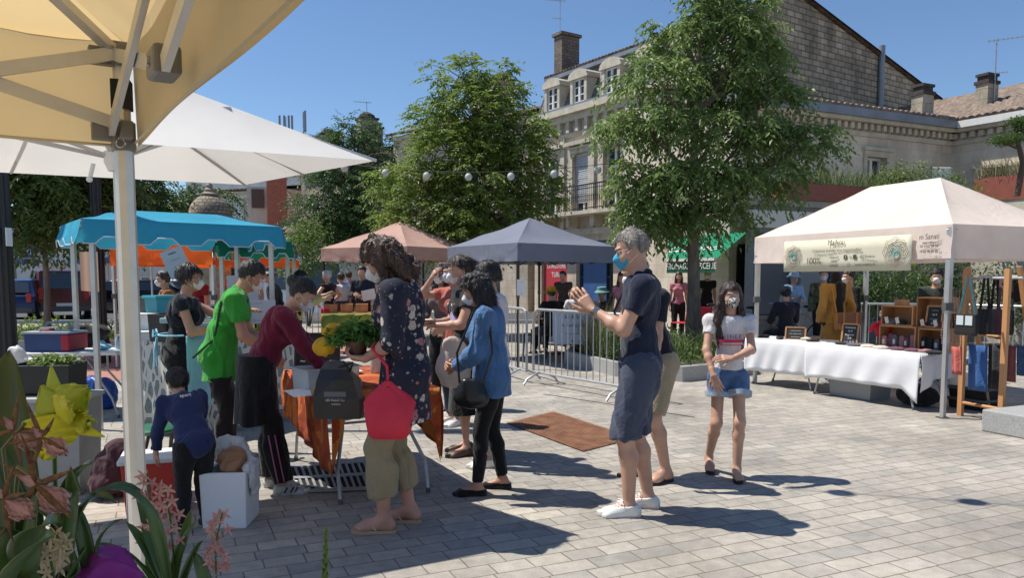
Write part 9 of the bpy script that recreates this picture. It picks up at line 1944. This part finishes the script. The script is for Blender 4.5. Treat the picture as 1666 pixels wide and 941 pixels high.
spray('pink orchid spike beside the small boy\'s legs', 285, 1005, 1.7, [(282, 900, 1.7), (278, 850, 1.7), (268, 795, 1.7)], PNP, 14, .019, [((280, 990, 1.7), (290, 900, 1.7), (318, 850, 1.7), .035), ((285, 990, 1.7), (270, 920, 1.7), (230, 860, 1.7), .035), ((288, 990, 1.7), (310, 920, 1.7), (330, 880, 1.7), .035), ((275, 990, 1.7), (215, 900, 1.65), (190, 900, 1.6), .03), ((282, 990, 1.7), (250, 900, 1.7), (205, 850, 1.7), .028)], PGR, 8)
spray('pale pink orchid spike at the right of the foreground plants', 345, 1005, 1.7, [(352, 940, 1.7), (350, 890, 1.7), (362, 835, 1.7)], PNP, 20, .018, [((345, 990, 1.7), (330, 930, 1.7), (315, 900, 1.7), .03)], PGR, 11)
spray('tiny pink orchid behind the pot wrapped in purple paper', 180, 1000, 1.6, [(190, 900, 1.6), (180, 860, 1.6), (165, 850, 1.6)], PNP, 4, .012, [], PGR, 13) if 0 else None
o, p = pot('long-leaved green orchid plant in the middle foreground', 200, 1010, 1.55, .06); mb = MB()
for a, b, c, w_ in (((215, 990, 1.6), (290, 790, 1.6), (140, 805, 1.5), .0),): pass
for a, b, c, w_ in (((275, 960, 1.6), (250, 760, 1.6), (145, 806, 1.5), .030), ((200, 990, 1.55), (120, 880, 1.5), (200, 845, 1.5), .028), ((110, 990, 1.5), (120, 760, 1.5), (190, 640+180, 1.5), .03), ((100, 990, 1.5), (100, 800, 1.5), (130, 770, 1.5), .035), ((120, 990, 1.45), (130, 880, 1.4), (60, 830, 1.35), .04), ((90, 990, 1.45), (130, 920, 1.4), (140, 890, 1.4), .03), ((60, 990, 1.4), (50, 900, 1.35), (20, 870, 1.3), .05), ((40, 1000, 1.4), (55, 880, 1.4), (62, 800, 1.4), .04), ((150, 1000, 1.5), (150, 850, 1.5), (95, 800, 1.5), .03)): blade(mb, W3(*a), W3(*b), W3(*c), w_)
mb.build('leaf', PGR, o, smooth=True, sharp=False, solid=.0012)
o, p = pot('green budding flower spike alone at the bottom centre', 530, 1010, 1.8, .05); mb = MB(); mb.tube([p, W3(528, 940, 1.8), W3(531, 865, 1.8)], .004, 6); mb.build('stem', PGR, o); mb = MB(); rr = random.Random(4)
for k in range(30):
  t = k/30; c = W3(529+2*t, 950-90*t, 1.8); a = k*2.4; petal(mb, c, V(math.cos(a)*.7, math.sin(a)*.5, .9), V(math.cos(a), math.sin(a), -.3), .020*(1.15-t*.6), .010*(1.2-t*.6), -.3, 0, 5, .6)
mb.build('buds', mat('bud_green', (.16, .24, .04), .4, trans=.2), o, smooth=True, sharp=False, solid=.002)
PUR = mat('purple_paper', (.30, .02, .30), .5, trans=.25); p = W3(150, 960, 1.5)
soft('crumpled purple wrapping paper at the bottom left', 'wrapping_paper', 'paper', [('e', np.array(p)+np.array([0, 0, .0]), I3, [.075, .07, .05]), ('c', np.array(p)+np.array([-.05, 0, -.1]), np.array(p)+np.array([.02, 0, .02]), .06, .05)], PUR, .022, .006, loc=p, wf=16, pname='sheet')
